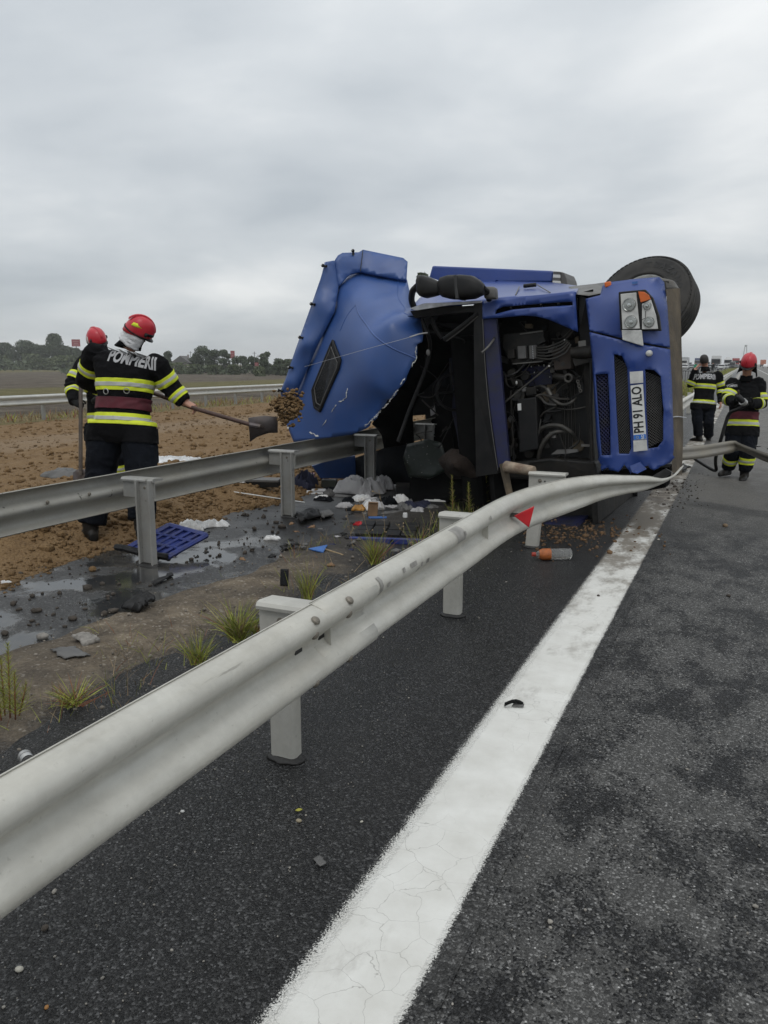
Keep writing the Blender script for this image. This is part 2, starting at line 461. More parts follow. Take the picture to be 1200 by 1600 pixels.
def dirt_mat():
    t = NT('median_dirt')
    x, y, z = t.sepxyz()
    sepc = t.n('ShaderNodeSeparateColor'); t.l(t.vor(70, out='Color'), sepc.inputs[0])
    grit = t.ramp(sepc.outputs[0], [(0, (0.040, 0.031, 0.022)), (0.6, (0.092, 0.074, 0.053)), (0.93, (0.16, 0.135, 0.10)), (1, (0.40, 0.37, 0.32))])
    sand = t.ramp(t.noise(3.2, 6, 0.62), [(0.35, (0.065, 0.050, 0.036)), (0.50, (0.14, 0.110, 0.078)), (0.66, (0.28, 0.225, 0.158))])
    c = t.mix(0.55, grit, sand)
    # tar grit spread on the roadside edge, darker and smoother towards the wreck
    tar = t.smooth(t.math('ADD', x, t.math('MULTIPLY', t.math('SUBTRACT', t.noise(2.4, 6, 0.7), 0.5), 1.1)), -3.15, -2.72)
    ac, ar, ab = asphalt_nodes(t, True); c = t.mix(tar, c, ac)
    dark_ground = t.math('MULTIPLY', t.smooth(t.math('ADD', y, t.math('MULTIPLY', t.noise(1.3, 5), 1.6)), 5.9, 7.2), 0.86)
    c = t.mix(dark_ground, c, (0.016, 0.015, 0.014))
    damp = t.smooth(t.noise(1.1, 5, 0.6), 0.45, 0.62)
    c = t.mix(t.math('MULTIPLY', damp, 0.5), c, (0.05, 0.042, 0.034))
    b = t.bump(t.vor(70), 0.6, 0.010); b = t.bump(t.noise(9, 6, 0.65), 0.6, 0.05, b)
    return t.set(c, t.math('SUBTRACT', 0.92, t.math('MULTIPLY', dark_ground, 0.4)), 0, b, 0.4)
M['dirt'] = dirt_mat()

def clay_mat():
    t = NT('spilled_clay')
    x, y, z = t.sepxyz()
    c = t.ramp(t.noise(7, 8, 0.65), [(0.3, (0.19, 0.118, 0.048)), (0.5, (0.33, 0.215, 0.097)), (0.7, (0.46, 0.315, 0.16))])
    big = t.smooth(t.noise(0.55, 5, 0.6), 0.4, 0.62)
    c = t.mix(t.math('MULTIPLY', big, 0.5), c, (0.42, 0.29, 0.155))
    # wheel tracks pressed pale along the carriageway
    tr = t.math('SUBTRACT', 1, t.smooth(t.math('ABSOLUTE', t.math('SUBTRACT', t.math('ADD', x, t.math('MULTIPLY', t.noise(0.6, 3), 1.4)), -12.6)), 0.5, 1.3))
    c = t.mix(t.math('MULTIPLY', tr, 0.8), c, (0.46, 0.355, 0.235))
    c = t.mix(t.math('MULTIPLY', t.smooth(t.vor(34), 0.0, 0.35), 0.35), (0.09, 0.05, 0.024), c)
    b = t.bump(t.vor(38), 0.7, 0.02); b = t.bump(t.noise(40, 5, 0.7), 0.5, 0.012, b)
    return t.set(c, 0.9, 0, b, 0.25)
M['clay'] = clay_mat()

def field_mat():
    t = NT('field')
    x, y, z = t.sepxyz()
    soil = t.ramp(t.noise(0.35, 8, 0.72), [(0.35, (0.060, 0.047, 0.036)), (0.5, (0.105, 0.086, 0.066)), (0.62, (0.165, 0.14, 0.105))])
    fur = t.ramp(t.noise(1.0, 4, 0.7, t.map((0.55, 2.6, 1), (0, 0, R(28)))), [(0.35, 0.75), (0.65, 1.15)])
    soil = t.mix(1.0, soil, fur, 'MULTIPLY')
    grass = t.ramp(t.noise(0.6, 7, 0.7), [(0.3, (0.075, 0.072, 0.024)), (0.52, (0.13, 0.115, 0.043)), (0.72, (0.21, 0.17, 0.075))])
    # distance from the motorway edge decides verge, stubble and plough land
    d = t.math('ADD', t.math('MULTIPLY', x, -1.0), t.math('MULTIPLY', t.math('SUBTRACT', t.noise(0.12, 4), 0.5), 9.0))
    verge = t.math('SUBTRACT', 1.0, t.smooth(d, 34, 40))
    strip = t.math('MULTIPLY', t.smooth(d, 52, 58), t.math('SUBTRACT', 1, t.smooth(d, 76, 84)))
    farg = t.smooth(d, 205, 240)
    g = t.math('MAXIMUM', t.math('MAXIMUM', verge, t.math('MULTIPLY', strip, 0.9)), t.math('MULTIPLY', farg, 0.75))
    c = t.mix(g, soil, grass)
    b = t.bump(t.noise(2.2, 8, 0.75), 0.9, 0.3)
    return t.set(c, 0.95, 0, b, 0.15)
M['field'] = field_mat()
def verge_mat():
    t = NT('verge')
    c = t.ramp(t.noise(2.2, 8, 0.7), [(0.3, (0.10, 0.085, 0.035)), (0.5, (0.17, 0.14, 0.065)), (0.7, (0.26, 0.21, 0.11))])
    return t.set(c, 0.95, 0, t.bump(t.noise(14, 6, 0.7), 0.9, 0.1), 0.15)
M['verge'] = verge_mat()

def rail_mat(name, base, dirtamt, splash=0.0):
    """dull galvanised steel with a brownish road film"""
    t = NT(name)
    c = t.ramp(t.noise(5, 7, 0.6), [(0.3, tuple(q*0.86 for q in base)), (0.7, tuple(min(1, q*1.1) for q in base))])
    mott = t.vor(55, out='Color'); ms_ = t.n('ShaderNodeSeparateColor'); t.l(mott, ms_.inputs[0]); c = t.mix(0.07, c, t.ramp(ms_.outputs[0], [(0, tuple(q*0.55 for q in base)), (1, tuple(min(1, q*1.35) for q in base))]))
    film = t.ramp(t.noise(1.6, 7, 0.65, t.map((3, 0.6, 3))), [(0.35, 0), (0.75, dirtamt)])
    c = t.mix(film, c, (0.27, 0.235, 0.165))
    sp = t.smooth(t.noise(38, 3, 0.6), 0.66, 0.72)
    c = t.mix(t.math('MULTIPLY', sp, 0.22), c, (0.16, 0.14, 0.11))
    scr = t.math('MULTIPLY', t.smooth(t.noise(20, 4, 0.7, t.map((1, 0.10, 3.5))), 0.66, 0.70), t.smooth(t.noise(1.3, 3), 0.52, 0.6)); c = t.mix(t.math('MULTIPLY', scr, 0.45), c, (0.14, 0.13, 0.11))
    if splash:
        ln = t.smooth(t.noise(13, 5, 0.7, t.map((1, 1, 0.45))), 0.64, 0.68)
        c = t.mix(t.math('MULTIPLY', ln, splash), c, (0.035, 0.03, 0.026))
    return t.set(c, t.math('ADD', 0.46, t.math('MULTIPLY', film, 0.5)), 0.25, t.bump(t.noise(60, 3), 0.06, 0.002), 0.4)
M['rail'] = rail_mat('galvanised_rail', (0.56, 0.55, 0.505), 0.40)
M['rail_grey'] = rail_mat('weathered_rail', (0.33, 0.325, 0.30), 0.5, 0.8)
M['post'] = rail_mat('galvanised_post', (0.50, 0.49, 0.45), 0.3)
M['post_grey'] = rail_mat('weathered_post', (0.33, 0.33, 0.32), 0.35, 0.5)
M['bolt'] = simple('bolt_steel', (0.20, 0.18, 0.15), 0.5, metal=0.6)
M['scrape'] = simple('scraped_zinc', (0.26, 0.25, 0.23), 0.6)
M['dark_ground'] = simple('tar', (0.012, 0.011, 0.010), 0.5, bump=0.5, bscale=40, bdist=0.01)

def paint_blue(name, c, rough=0.30):
    t = NT(name)
    base = t.ramp(t.noise(2.2, 6, 0.6), [(0.3, tuple(q*0.88 for q in c)), (0.7, tuple(q*1.10 for q in c))])
    dust = t.ramp(t.noise(3.2, 9, 0.7), [(0.4, 0.04), (0.8, 0.16)])
    base = t.mix(dust, base, (0.16, 0.15, 0.15))
    sc_ = t.math('MULTIPLY', t.smooth(t.noise(24, 5, 0.7, t.map((0.4, 3.2, 1), (0, 0, R(35)))), 0.70, 0.73), t.smooth(t.noise(2.1, 3), 0.55, 0.65))
    base = t.mix(t.math('MULTIPLY', sc_, 0.12), base, (0.45, 0.46, 0.5))
    speck = t.smooth(t.noise(75, 2, 0.6), 0.73, 0.76)
    base = t.mix(t.math('MULTIPLY', speck, 0.3), base, (0.3, 0.29, 0.28))
    rr = t.math('ADD', rough-0.05, t.math('ADD', t.math('MULTIPLY', dust, 0.9), t.math('MULTIPLY', t.noise(7, 4), 0.12)))
    t.p.inputs['Coat Roughness'].default_value = 0.38
    return t.set(base, rr, 0, t.bump(t.noise(2.5, 2), 0.03, 0.01), 0.5, coat=0.4)
M['blue'] = paint_blue('truck_blue_paint', (0.010, 0.046, 0.235))
M['blue_roof'] = paint_blue('roof_blue_plastic', (0.016, 0.070, 0.255), 0.40)
M['blue_dark'] = simple('blue_primer', (0.008, 0.011, 0.060), 0.6, dirt=(0.02, 0.02, 0.02), dirt_amt=0.85, dscale=5)
M['torn'] = simple('torn_glassfibre', (0.62, 0.62, 0.60), 0.9, bump=0.8, bscale=120)
M['black_plastic'] = simple('black_plastic', (0.0075, 0.0075, 0.008), 0.5, bump=0.2, dirt=(0.035, 0.032, 0.029), dirt_amt=0.25, dscale=6, spec=0.3)
M['dark_metal'] = simple('oily_metal', (0.013, 0.0125, 0.012), 0.55, metal=0.1, bump=0.4, bscale=30, bdist=0.006, dirt=(0.040, 0.034, 0.027), dirt_amt=0.6, dscale=7, spec=0.3)
M['grey_metal'] = simple('dull_metal', (0.15, 0.145, 0.135), 0.5, metal=0.4, dirt=(0.05, 0.042, 0.034), dirt_amt=0.7, dscale=6)
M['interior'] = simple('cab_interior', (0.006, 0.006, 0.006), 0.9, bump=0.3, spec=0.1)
M['seat'] = simple('seat_cloth', (0.009, 0.010, 0.012), 0.95, bump=0.5, bscale=90, spec=0.1)
M['hose'] = simple('rubber_hose', (0.025, 0.024, 0.022), 0.55, dirt=(0.085, 0.075, 0.06), dirt_amt=0.6, dscale=9)
M['silver'] = simple('dull_silver', (0.46, 0.47, 0.50), 0.35, metal=0.3, dirt=(0.2, 0.18, 0.16), dirt_amt=0.4, dscale=4)
M['white_plastic'] = simple('white_plastic', (0.62, 0.62, 0.60), 0.5, var=0.1)
M['plate_white'] = simple('plate_white', (0.66, 0.66, 0.63), 0.5, var=0.06)
M['ink'] = simple('black_ink', (0.010, 0.010, 0.010), 0.5)
M['euro_blue'] = simple('plate_band_blue', (0.03, 0.15, 0.50), 0.4)
M['orange'] = simple('orange_lens', (0.62, 0.13, 0.02), 0.3, var=0.15, bump=0.3, bscale=140)
M['red_reflect'] = simple('red_reflector', (0.50, 0.015, 0.022), 0.35, bump=0.4, bscale=220, var=0.1)
M['chrome'] = simple('lamp_chrome', (0.60, 0.60, 0.58), 0.18, metal=0.85, bump=0.05, var=0.1)
M['lamp_grey'] = simple('lamp_housing', (0.62, 0.62, 0.60), 0.35, metal=0.1, dirt=(0.2, 0.18, 0.15), dirt_amt=0.35)
def glass_mat():
    t = NT('lamp_glass'); t.p.inputs['IOR'].default_value = 1.45
    return t.set((0.92, 0.94, 0.94), t.math('MULTIPLY', t.noise(30, 3), 0.16), 0, None, 0.5, trans=1.0)
M['glass'] = glass_mat()
M['dark_glass'] = simple('dark_glass', (0.006, 0.0065, 0.008), 0.25, bump=0.05, spec=0.3)
M['mud'] = simple('muddy_steel', (0.115, 0.088, 0.056), 0.8, var=0.35, scale=5, bump=0.7, bscale=26, bdist=0.01, dirt=(0.045, 0.036, 0.026), dirt_amt=0.8, dscale=4)
def tyre_mat():
    t = NT('tyre_rubber')
    c = t.ramp(t.noise(8, 6), [(0.35, (0.020, 0.0195, 0.019)), (0.7, (0.042, 0.040, 0.037))])
    c = t.mix(t.ramp(t.noise(2.4, 6), [(0.45, 0), (0.75, 0.5)]), c, (0.075, 0.068, 0.06))
    return t.set(c, 0.75, 0, t.bump(t.noise(70, 3), 0.2, 0.003), 0.35)
M['tyre'] = tyre_mat()
M['tyre_text'] = simple('raised_tyre_letters', (0.018, 0.0175, 0.017), 0.6)
# clothing
def cloth(name, c, sc_=160):
    t = NT(name)
    b = t.ramp(t.noise(5, 6, 0.6), [(0.3, tuple(q*0.7 for q in c)), (0.7, tuple(q*1.4 for q in c))])
    n = t.bump(t.noise(9, 4, 0.6), 0.7, 0.03); n = t.bump(t.noise(sc_, 2), 0.3, 0.002, n)
    return t.set(b, 0.9, 0, n, 0.10)
M['jacket'] = cloth('black_turnout_cloth', (0.0058, 0.0058, 0.0066))
M['trousers'] = cloth('navy_turnout_cloth', (0.0062, 0.0075, 0.0108))
M['boot'] = simple('boot_leather', (0.008, 0.0078, 0.0075), 0.5, dirt=(0.05, 0.036, 0.022), dirt_amt=0.3, dscale=12, spec=0.3)
M['glove'] = simple('black_glove', (0.009, 0.0088, 0.0085), 0.75, bump=0.4, spec=0.2)
M['skin'] = simple('skin', (0.40, 0.20, 0.135), 0.5, var=0.12, scale=18, bump=0.1)
M['skin_red'] = simple('reddened_skin', (0.36, 0.14, 0.10), 0.5, var=0.15, scale=18, bump=0.1)
M['hi_yellow'] = simple('fluorescent_yellow', (0.62, 0.70, 0.030), 0.7, var=0.10, bump=0.2)
M['hi_silver'] = simple('reflective_silver', (0.42, 0.43, 0.40), 0.45, var=0.1, bump=0.2, bscale=120)
M['letter'] = simple('reflective_letters', (0.36, 0.36, 0.365), 0.5, var=0.12)
M['belt'] = simple('maroon_webbing', (0.085, 0.010, 0.018), 0.8, bump=0.4, bscale=150)
M['helmet'] = simple('red_helmet', (0.50, 0.022, 0.038), 0.33, var=0.10, dirt=(0.30, 0.05, 0.05), dirt_amt=0.3)
M['hood'] = simple('white_hood', (0.62, 0.62, 0.63), 0.9, var=0.1, bump=0.7, bscale=25, bdist=0.02)
M['hair'] = simple('dark_hair', (0.015, 0.011, 0.009), 0.6, bump=0.6, bscale=120)
M['eye'] = simple('eye', (0.02, 0.015, 0.012), 0.2)
M['lip'] = simple('lip', (0.26, 0.10, 0.08), 0.5)
M['wood_dark'] = simple('dark_handle_wood', (0.060, 0.030, 0.022), 0.6, var=0.3, scale=20)
M['wood_grey'] = simple('grey_handle_wood', (0.085, 0.068, 0.055), 0.7, var=0.3, scale=20)
M['shovel'] = simple('shovel_steel', (0.115, 0.10, 0.10), 0.5, metal=0.4, dirt=(0.10, 0.07, 0.045), dirt_amt=0.5, dscale=8)
M['white_sheet'] = simple('white_sheet', (0.66, 0.66, 0.65), 0.55, var=0.1, bump=0.5, bscale=22, bdist=0.02, dirt=(0.3, 0.24, 0.18), dirt_amt=0.35)
M['white_dim'] = simple('grey_white_rag', (0.42, 0.41, 0.41), 0.9, var=0.2, bump=0.5, bscale=22, dirt=(0.1, 0.09, 0.08), dirt_amt=0.5)
M['red_plastic'] = simple('red_plastic', (0.42, 0.014, 0.020), 0.5)
M['cardboard'] = simple('cardboard', (0.20, 0.12, 0.065), 0.9)
M['tray_blue'] = simple('blue_tray_plastic', (0.018, 0.035, 0.18), 0.45, dirt=(0.08, 0.07, 0.06), dirt_amt=0.4, dscale=8)
M['cloth_blue'] = simple('light_blue_plastic', (0.045, 0.13, 0.36), 0.6)
M['navy'] = simple('navy_cloth', (0.016, 0.018, 0.04), 0.9, bump=0.5, bscale=20, bdist=0.02)
M['tin'] = simple('tin', (0.45, 0.45, 0.44), 0.35, metal=0.8)
M['mid_grey'] = simple('grey_plastic', (0.11, 0.108, 0.105), 0.6, dirt=(0.06, 0.05, 0.04), dirt_amt=0.4)
def bottle_mat():
    t = NT('clear_bottle'); t.p.inputs['IOR'].default_value = 1.12
    return t.set((0.80, 0.80, 0.78), 0.18, 0, t.bump(t.noise(24, 3), 0.4, 0.01), 0.5, trans=0.85)
M['bottle'] = bottle_mat()
M['orange_label'] = simple('orange_label', (0.42, 0.12, 0.03), 0.5, var=0.3, scale=30)
M['cap_red'] = simple('red_cap', (0.40, 0.05, 0.03), 0.5)
def leafy(name, a, b, c):
    t = NT(name)
    oi = t.n('ShaderNodeObjectInfo').outputs['Random']
    k = t.ramp(t.noise(0.7, 4, 0.6), [(0.3, a), (0.55, b), (0.75, c)])
    fine = t.ramp(t.noise(14, 2), [(0.3, 0.7), (0.7, 1.25)])
    base = t.mix(1.0, k, fine, 'MULTIPLY')
    base = t.mix(t.math('MULTIPLY', oi, 0.35), base, tuple(q*0.6 for q in b))
    m_ = t.set(base, 0.75, 0, None, 0.2)
    return m_
M['leaf_a'] = leafy('foliage_dark', (0.066, 0.085, 0.052), (0.088, 0.108, 0.066), (0.112, 0.13, 0.08))
M['leaf_b'] = leafy('foliage_bush', (0.08, 0.10, 0.05), (0.105, 0.125, 0.064), (0.13, 0.145, 0.075))
M['bark'] = simple('bark', (0.05, 0.042, 0.034), 0.9)
M['weed'] = leafy('weed_green', (0.26, 0.29, 0.05), (0.36, 0.38, 0.075), (0.44, 0.42, 0.13))
M['weed_dark'] = leafy('weed_deep_green', (0.14, 0.17, 0.035), (0.20, 0.23, 0.05), (0.28, 0.28, 0.085))
M['straw'] = simple('dry_stalk', (0.27, 0.20, 0.115), 0.9, var=0.35, scale=20)
M['rust_leaf'] = simple('reddish_leaf', (0.22, 0.085, 0.04), 0.8, var=0.4, scale=20)
M['concrete_stone'] = simple('stone', (0.22, 0.205, 0.185), 0.9, var=0.35, scale=30, bump=0.5)
M['dark_stone'] = simple('dark_clod', (0.055, 0.045, 0.036), 0.9, var=0.4, scale=30, bump=0.5)

# ------------------------------------------------------------------ ground
def nz(x, y, s=1.0, o=0.0): return noise.noise(Vector((x*s, y*s, o)))
def grid_mesh(name, xs, ys, fz, mat, smooth=True):
    V = np.array([(x, y, fz(x, y)) for y in ys for x in xs], float)
    nx, ny = len(xs), len(ys)
    i, j = np.meshgrid(np.arange(nx-1), np.arange(ny-1)); a = (j*nx+i).ravel()
    return np_mesh(name, V, np.stack([a, a+1, a+nx+1, a+nx], 1), mat, None, smooth)

tag(grid_mesh('terrain', [-2500, -900, -300, -26, 40, 400, 2500], [-400, 0, 60, 160, 400, 900, 3000], lambda x, y: -1.3, M['field'], False), kind='structure')
ys_long = [-30, -10, 0, 10, 20, 40, 80, 200, 600, 2800]
tag(grid_mesh('embankment', [-27.0, -24.0, -22.0, -20.8, -19.0, -18.2], [-30 + 1.5*i for i in range(90)] + [130, 200, 400, 900, 2800],
    lambda x, y: np.interp(x, [-27, -24, -20.8, -18.2], [-1.42, -0.95, -0.02, 0.012]) + 0.05*nz(x, y, 0.8), M['verge']), kind='structure')
tag(grid_mesh('right_embankment', [10.0, 11.0, 16.0], ys_long, lambda x, y: {10.0: -0.02, 11.0: -0.05, 16.0: -1.4}[x], M['verge']), kind='structure')
tag(grid_mesh('carriageway', [-3.4, 10.2], ys_long, lambda x, y: 0.0, M['asphalt'], False), kind='structure')
tag(grid_mesh('opposite_carriageway', [-18.6, -3.4], ys_long, lambda x, y: 0.0, M['asphalt_far'], False), kind='structure')
tag(grid_mesh('edge_line', [-1.24, -0.60], [-6 + 0.5*i for i in range(60)] + [30, 60, 120, 400, 1500], lambda x, y: 0.004, M['line'], False), kind='structure')
tag(grid_mesh('lane_line', [3.1, 3.25], [-8, 0, 40, 400, 1500], lambda x, y: 0.004, simple('lane_paint', (0.6, 0.6, 0.57), 0.6), False), kind='structure')

# soaked inner shoulder with standing water, and the strip of earth between the barriers
def strip_sheet(name, xl, xr, y0, y1, dy, nx, fz, mat):
    ny = int((y1-y0)/dy)
    V = []; 
    for j in range(ny+1):
        y = y0 + (y1-y0)*j/ny; a, b = xl(y), xr(y)
        for i in range(nx+1):
            t = i/nx; x = a+(b-a)*t; V.append((x, y, fz(x, y, t)))
    i, j = np.meshgrid(np.arange(nx), np.arange(ny)); a = (j*(nx+1)+i).ravel()
    return np_mesh(name, np.array(V), np.stack([a, a+1, a+nx+2, a+nx+1], 1), mat, None, True)
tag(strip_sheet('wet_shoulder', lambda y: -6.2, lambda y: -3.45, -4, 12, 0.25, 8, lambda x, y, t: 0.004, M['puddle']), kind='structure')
def dl(y): return -3.72 + 0.22*nz(y, 3, 0.9) + 0.07*nz(y, 8, 4.0) - (0.15 if y < 4 else 0.0) + 0.10*max(0, min(1, (y-4.6)))
def dr(y): return -2.82 + 0.20*nz(y, 21, 0.8) + 0.06*nz(y, 28, 5.0)
def dz(x, y, t):
    e = min(1, 3.2*t, 3.2*(1-t))
    return -0.006 + 0.010*min(1, e*4) + e*e*(0.028 + 0.030*nz(x, y, 2.3, 5) + 0.014*nz(x, y, 9, 2))
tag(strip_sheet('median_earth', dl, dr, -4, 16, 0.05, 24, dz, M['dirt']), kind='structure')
tag(strip_sheet('median_verge', lambda y: -3.9, lambda y: -2.6, 16, 900, 6, 3, lambda x, y, t: 0.01 + 0.12*math.sin(math.pi*t), M['verge']), kind='structure')

# the load of clay spilled across the opposite carriageway
def clay_edge(y): return -4.98 + 0.16*nz(y, 40, 0.9) + 0.07*nz(y, 45, 3.5) - 0.25*max(0, 4.3-y)*0.3
def clay_h(x, y):
    d = clay_edge(y) - x
    if d < 0: return -0.03
    k = min(1, d/0.85); k = k*k*(3-2*k)
    f = 0.055 + 0.145*math.exp(-((x+6.2)/2.2)**2)*(1 if y < 9 else max(0.35, 1-(y-9)/8))
    hh = k*(f + 0.085*nz(x, y, 0.9, 4) + 0.045*nz(x, y, 2.7, 9)) + k*(0.022*nz(x, y, 8, 1) + 0.014*nz(x, y, 19, 7))
    far = min(1, max(0, (-x-17.2)/1.2)); hh *= 1-far
    return 0.006 + max(hh, 0.0)*min(1, max(0, (44-y)/8))
xs1 = [-9.5 + 0.032*i for i in range(146)]
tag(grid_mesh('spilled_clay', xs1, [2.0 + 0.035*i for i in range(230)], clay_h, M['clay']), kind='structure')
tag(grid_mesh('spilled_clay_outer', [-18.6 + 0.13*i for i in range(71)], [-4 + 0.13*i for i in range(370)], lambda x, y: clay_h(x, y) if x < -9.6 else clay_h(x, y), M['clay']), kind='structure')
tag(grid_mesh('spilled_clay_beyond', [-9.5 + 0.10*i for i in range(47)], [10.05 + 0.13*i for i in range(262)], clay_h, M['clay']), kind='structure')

ICO_V, ICO_F = None, None
def _ico():
    global ICO_V, ICO_F
    bm = bmesh.new(); bmesh.ops.create_icosphere(bm, subdivisions=1, radius=1.0)
    bm.verts.ensure_lookup_table()
    ICO_V = np.array([v.co[:] for v in bm.verts]); ICO_F = np.array([[v.index for v in f.verts] for f in bm.faces]); bm.free()
_ico()
def lumps(name, P, Rr, mat, parent=None, flat=(0.6, 0.95), smooth=None, jit=0.28):
    """many small rough lumps in one mesh"""
    P = np.asarray(P, float); n = len(P)
    J = 1 + nrg.uniform(-jit, jit, (n, len(ICO_V), 1))
    a = nrg.uniform(0, 6.283, n); ca, sa = np.cos(a), np.sin(a)
    V = ICO_V[None]*J
    V = V*np.stack([nrg.uniform(0.75, 1.3, n), nrg.uniform(0.75, 1.3, n), nrg.uniform(*flat, n)], 1)[:, None]
    x = V[..., 0]*ca[:, None]-V[..., 1]*sa[:, None]; y = V[..., 0]*sa[:, None]+V[..., 1]*ca[:, None]
    V = np.stack([x, y, V[..., 2]], -1)*np.asarray(Rr)[:, None, None] + P[:, None]
    F = (ICO_F[None] + (np.arange(n)*len(ICO_V))[:, None, None]).reshape(-1, 3)
    return np_mesh(name, V.reshape(-1, 3), F, mat, parent, smooth)
P = []; S_ = []
while len(P) < 7000:
    y = rng.uniform(3.0, 10.5); x = clay_edge(y) - abs(rng.gauss(0, 1.5)) + 0.10*rng.random()
    if x < -9.4 or nz(x, y, 1.6, 12) + 0.4*nz(x, y, 4, 3) < rng.uniform(-0.5, 0.25): continue
    r = min(0.055, 0.010*math.exp(rng.gauss(0, 0.55))*(1.25 if y > 5 else 1.0)); P.append((x, y, max(0.0, clay_h(x, y)) + r*0.25)); S_.append(r)
tag(lumps('clay_clods', P, S_, M['clay']), kind='stuff')
P = []; S_ = []
while len(P) < 9000:
    y = 3 + 30*rng.random()**1.3; x = rng.uniform(-17.5, -6.5)
    if y < 9 and x > -8: continue
    r = min(0.09, 0.017*math.exp(rng.gauss(0, 0.6))); P.append((x, y, clay_h(x, y) + r*0.2)); S_.append(r)
for _ in range(150):
    y = rng.uniform(3.2, 16); x = clay_edge(min(y, 9)) - 0.3 - abs(rng.gauss(0, 2.6))
    r = rng.uniform(0.035, 0.085); P.append((x, y, clay_h(x, y) + r*0.1)); S_.append(r)
tag(lumps('clay_clods_beyond', P, S_, M['clay']), kind='stuff')
# clods washed out over the wet shoulder
P = []; S_ = []
for _ in range(420):
    y = rng.uniform(2.6, 7.6); x = rng.uniform(-5.2, -3.75)
    r = min(0.035, 0.008*math.exp(rng.gauss(0, 0.6))); P.append((x, y, 0.004 + r*0.4)); S_.append(r)
tag(lumps('clods_on_wet_shoulder', P, S_, M['dark_stone']), kind='stuff')
# small stones and grit on the asphalt and the median
P = []; S_ = []
for _ in range(4200):
    x = rng.uniform(-2.7, 1.5); y = 0.9 + 6.0*rng.random()**1.4
    if -1.1 < x < -0.6 and rng.random() < 0.9: continue
    r = 0.0020*math.exp(rng.gauss(0, 0.45)); P.append((x, y, r*0.45)); S_.append(r)
tag(lumps('loose_grit', P, S_, simple('grit_stone', (0.22, 0.205, 0.18), 0.8, var=0.6, scale=9)), kind='stuff')
P = []; S_ = []
for _ in range(700):
    x = rng.uniform(-3.75, -2.5); y = rng.uniform(1.8, 6.4)
    r = 0.0048*math.exp(rng.gauss(0, 0.5)); P.append((x, y, 0.03 + r*0.2)); S_.append(r)
tag(lumps('median_gravel', P, S_, simple('gravel_stone', (0.17, 0.15, 0.125), 0.9, var=0.5, scale=9)), kind='stuff')
P = []; S_ = []
for _ in range(420):
    x = rng.gauss(-1.40, 0.28); y = rng.gauss(7.75, 0.42)
    r = min(0.03, 0.010*math.exp(rng.gauss(0, 0.45))); P.append((x, y, r*0.4)); S_.append(r)
tag(lumps('clay_crumbs_under_rail', P, S_, simple('clay_crumb', (0.12, 0.070, 0.034), 0.9, var=0.5, scale=14)), kind='stuff')
P = []; S_ = []
for _ in range(240):
    x = rng.gauss(-0.70, 0.15); y = rng.gauss(11.0, 0.9)
    r = min(0.03, 0.008*math.exp(rng.gauss(0, 0.5))); P.append((x, y, r*0.4)); S_.append(r)
tag(lumps('mud_crumbs_on_line', P, S_, M['dark_stone']), kind='stuff')

# ------------------------------------------------------------------ guardrails
WP = [(0.004, 0.157), (0.0, 0.152), (0.020, 0.146), (0.052, 0.136), (0.072, 0.120), (0.080, 0.098), (0.076, 0.076), (0.058, 0.054), (0.030, 0.036), (0.010, 0.018), (0.004, 0.0),
      (0.010, -0.018), (0.030, -0.036), (0.058, -0.054), (0.076, -0.076), (0.080, -0.098), (0.072, -0.120), (0.052, -0.136), (0.020, -0.146), (0.0, -0.152), (0.004, -0.157)]
def beam_mesh(path, out_sign=1, prof=WP, hs=1.0):
    """path: list of (x, y, z, twist in degrees, height scale)"""
    rings = []
    for i, p in enumerate(path):
        a = Vector(path[max(i-1, 0)][:3]); b = Vector(path[min(i+1, len(path)-1)][:3]); t = (b-a).normalized()
        side = Vector((t.y, -t.x, 0)).normalized()*out_sign
        up = Vector((0, 0, 1)) - t*t.z; up.normalize()
        q = Matrix.Rotation(R(p[3])*out_sign, 3, t)
        side = q @ side; up = q @ up
        rings.append([Vector(p[:3]) + side*d*min(1, p[4]*1.15) + up*z*p[4]*hs for d, z in prof])
    return MB().loft(rings, cap=False, closed=False)
def cr(path, k=6):
    """Catmull-Rom through the points, any number of components"""
    A = [np.array(q, float) for q in path]; o = []
    for i in range(len(A)-1):
        p0, p1, p2, p3 = A[max(i-1, 0)], A[i], A[i+1], A[min(i+2, len(A)-1)]
        for j in range(k):
            t = j/k
            o.append(0.5*((2*p1)+(-p0+p2)*t+(2*p0-5*p1+4*p2-p3)*t*t+(-p0+3*p1-3*p2+p3)*t**3))
    o.append(A[-1]); return [tuple(float(v) for v in q) for q in o]

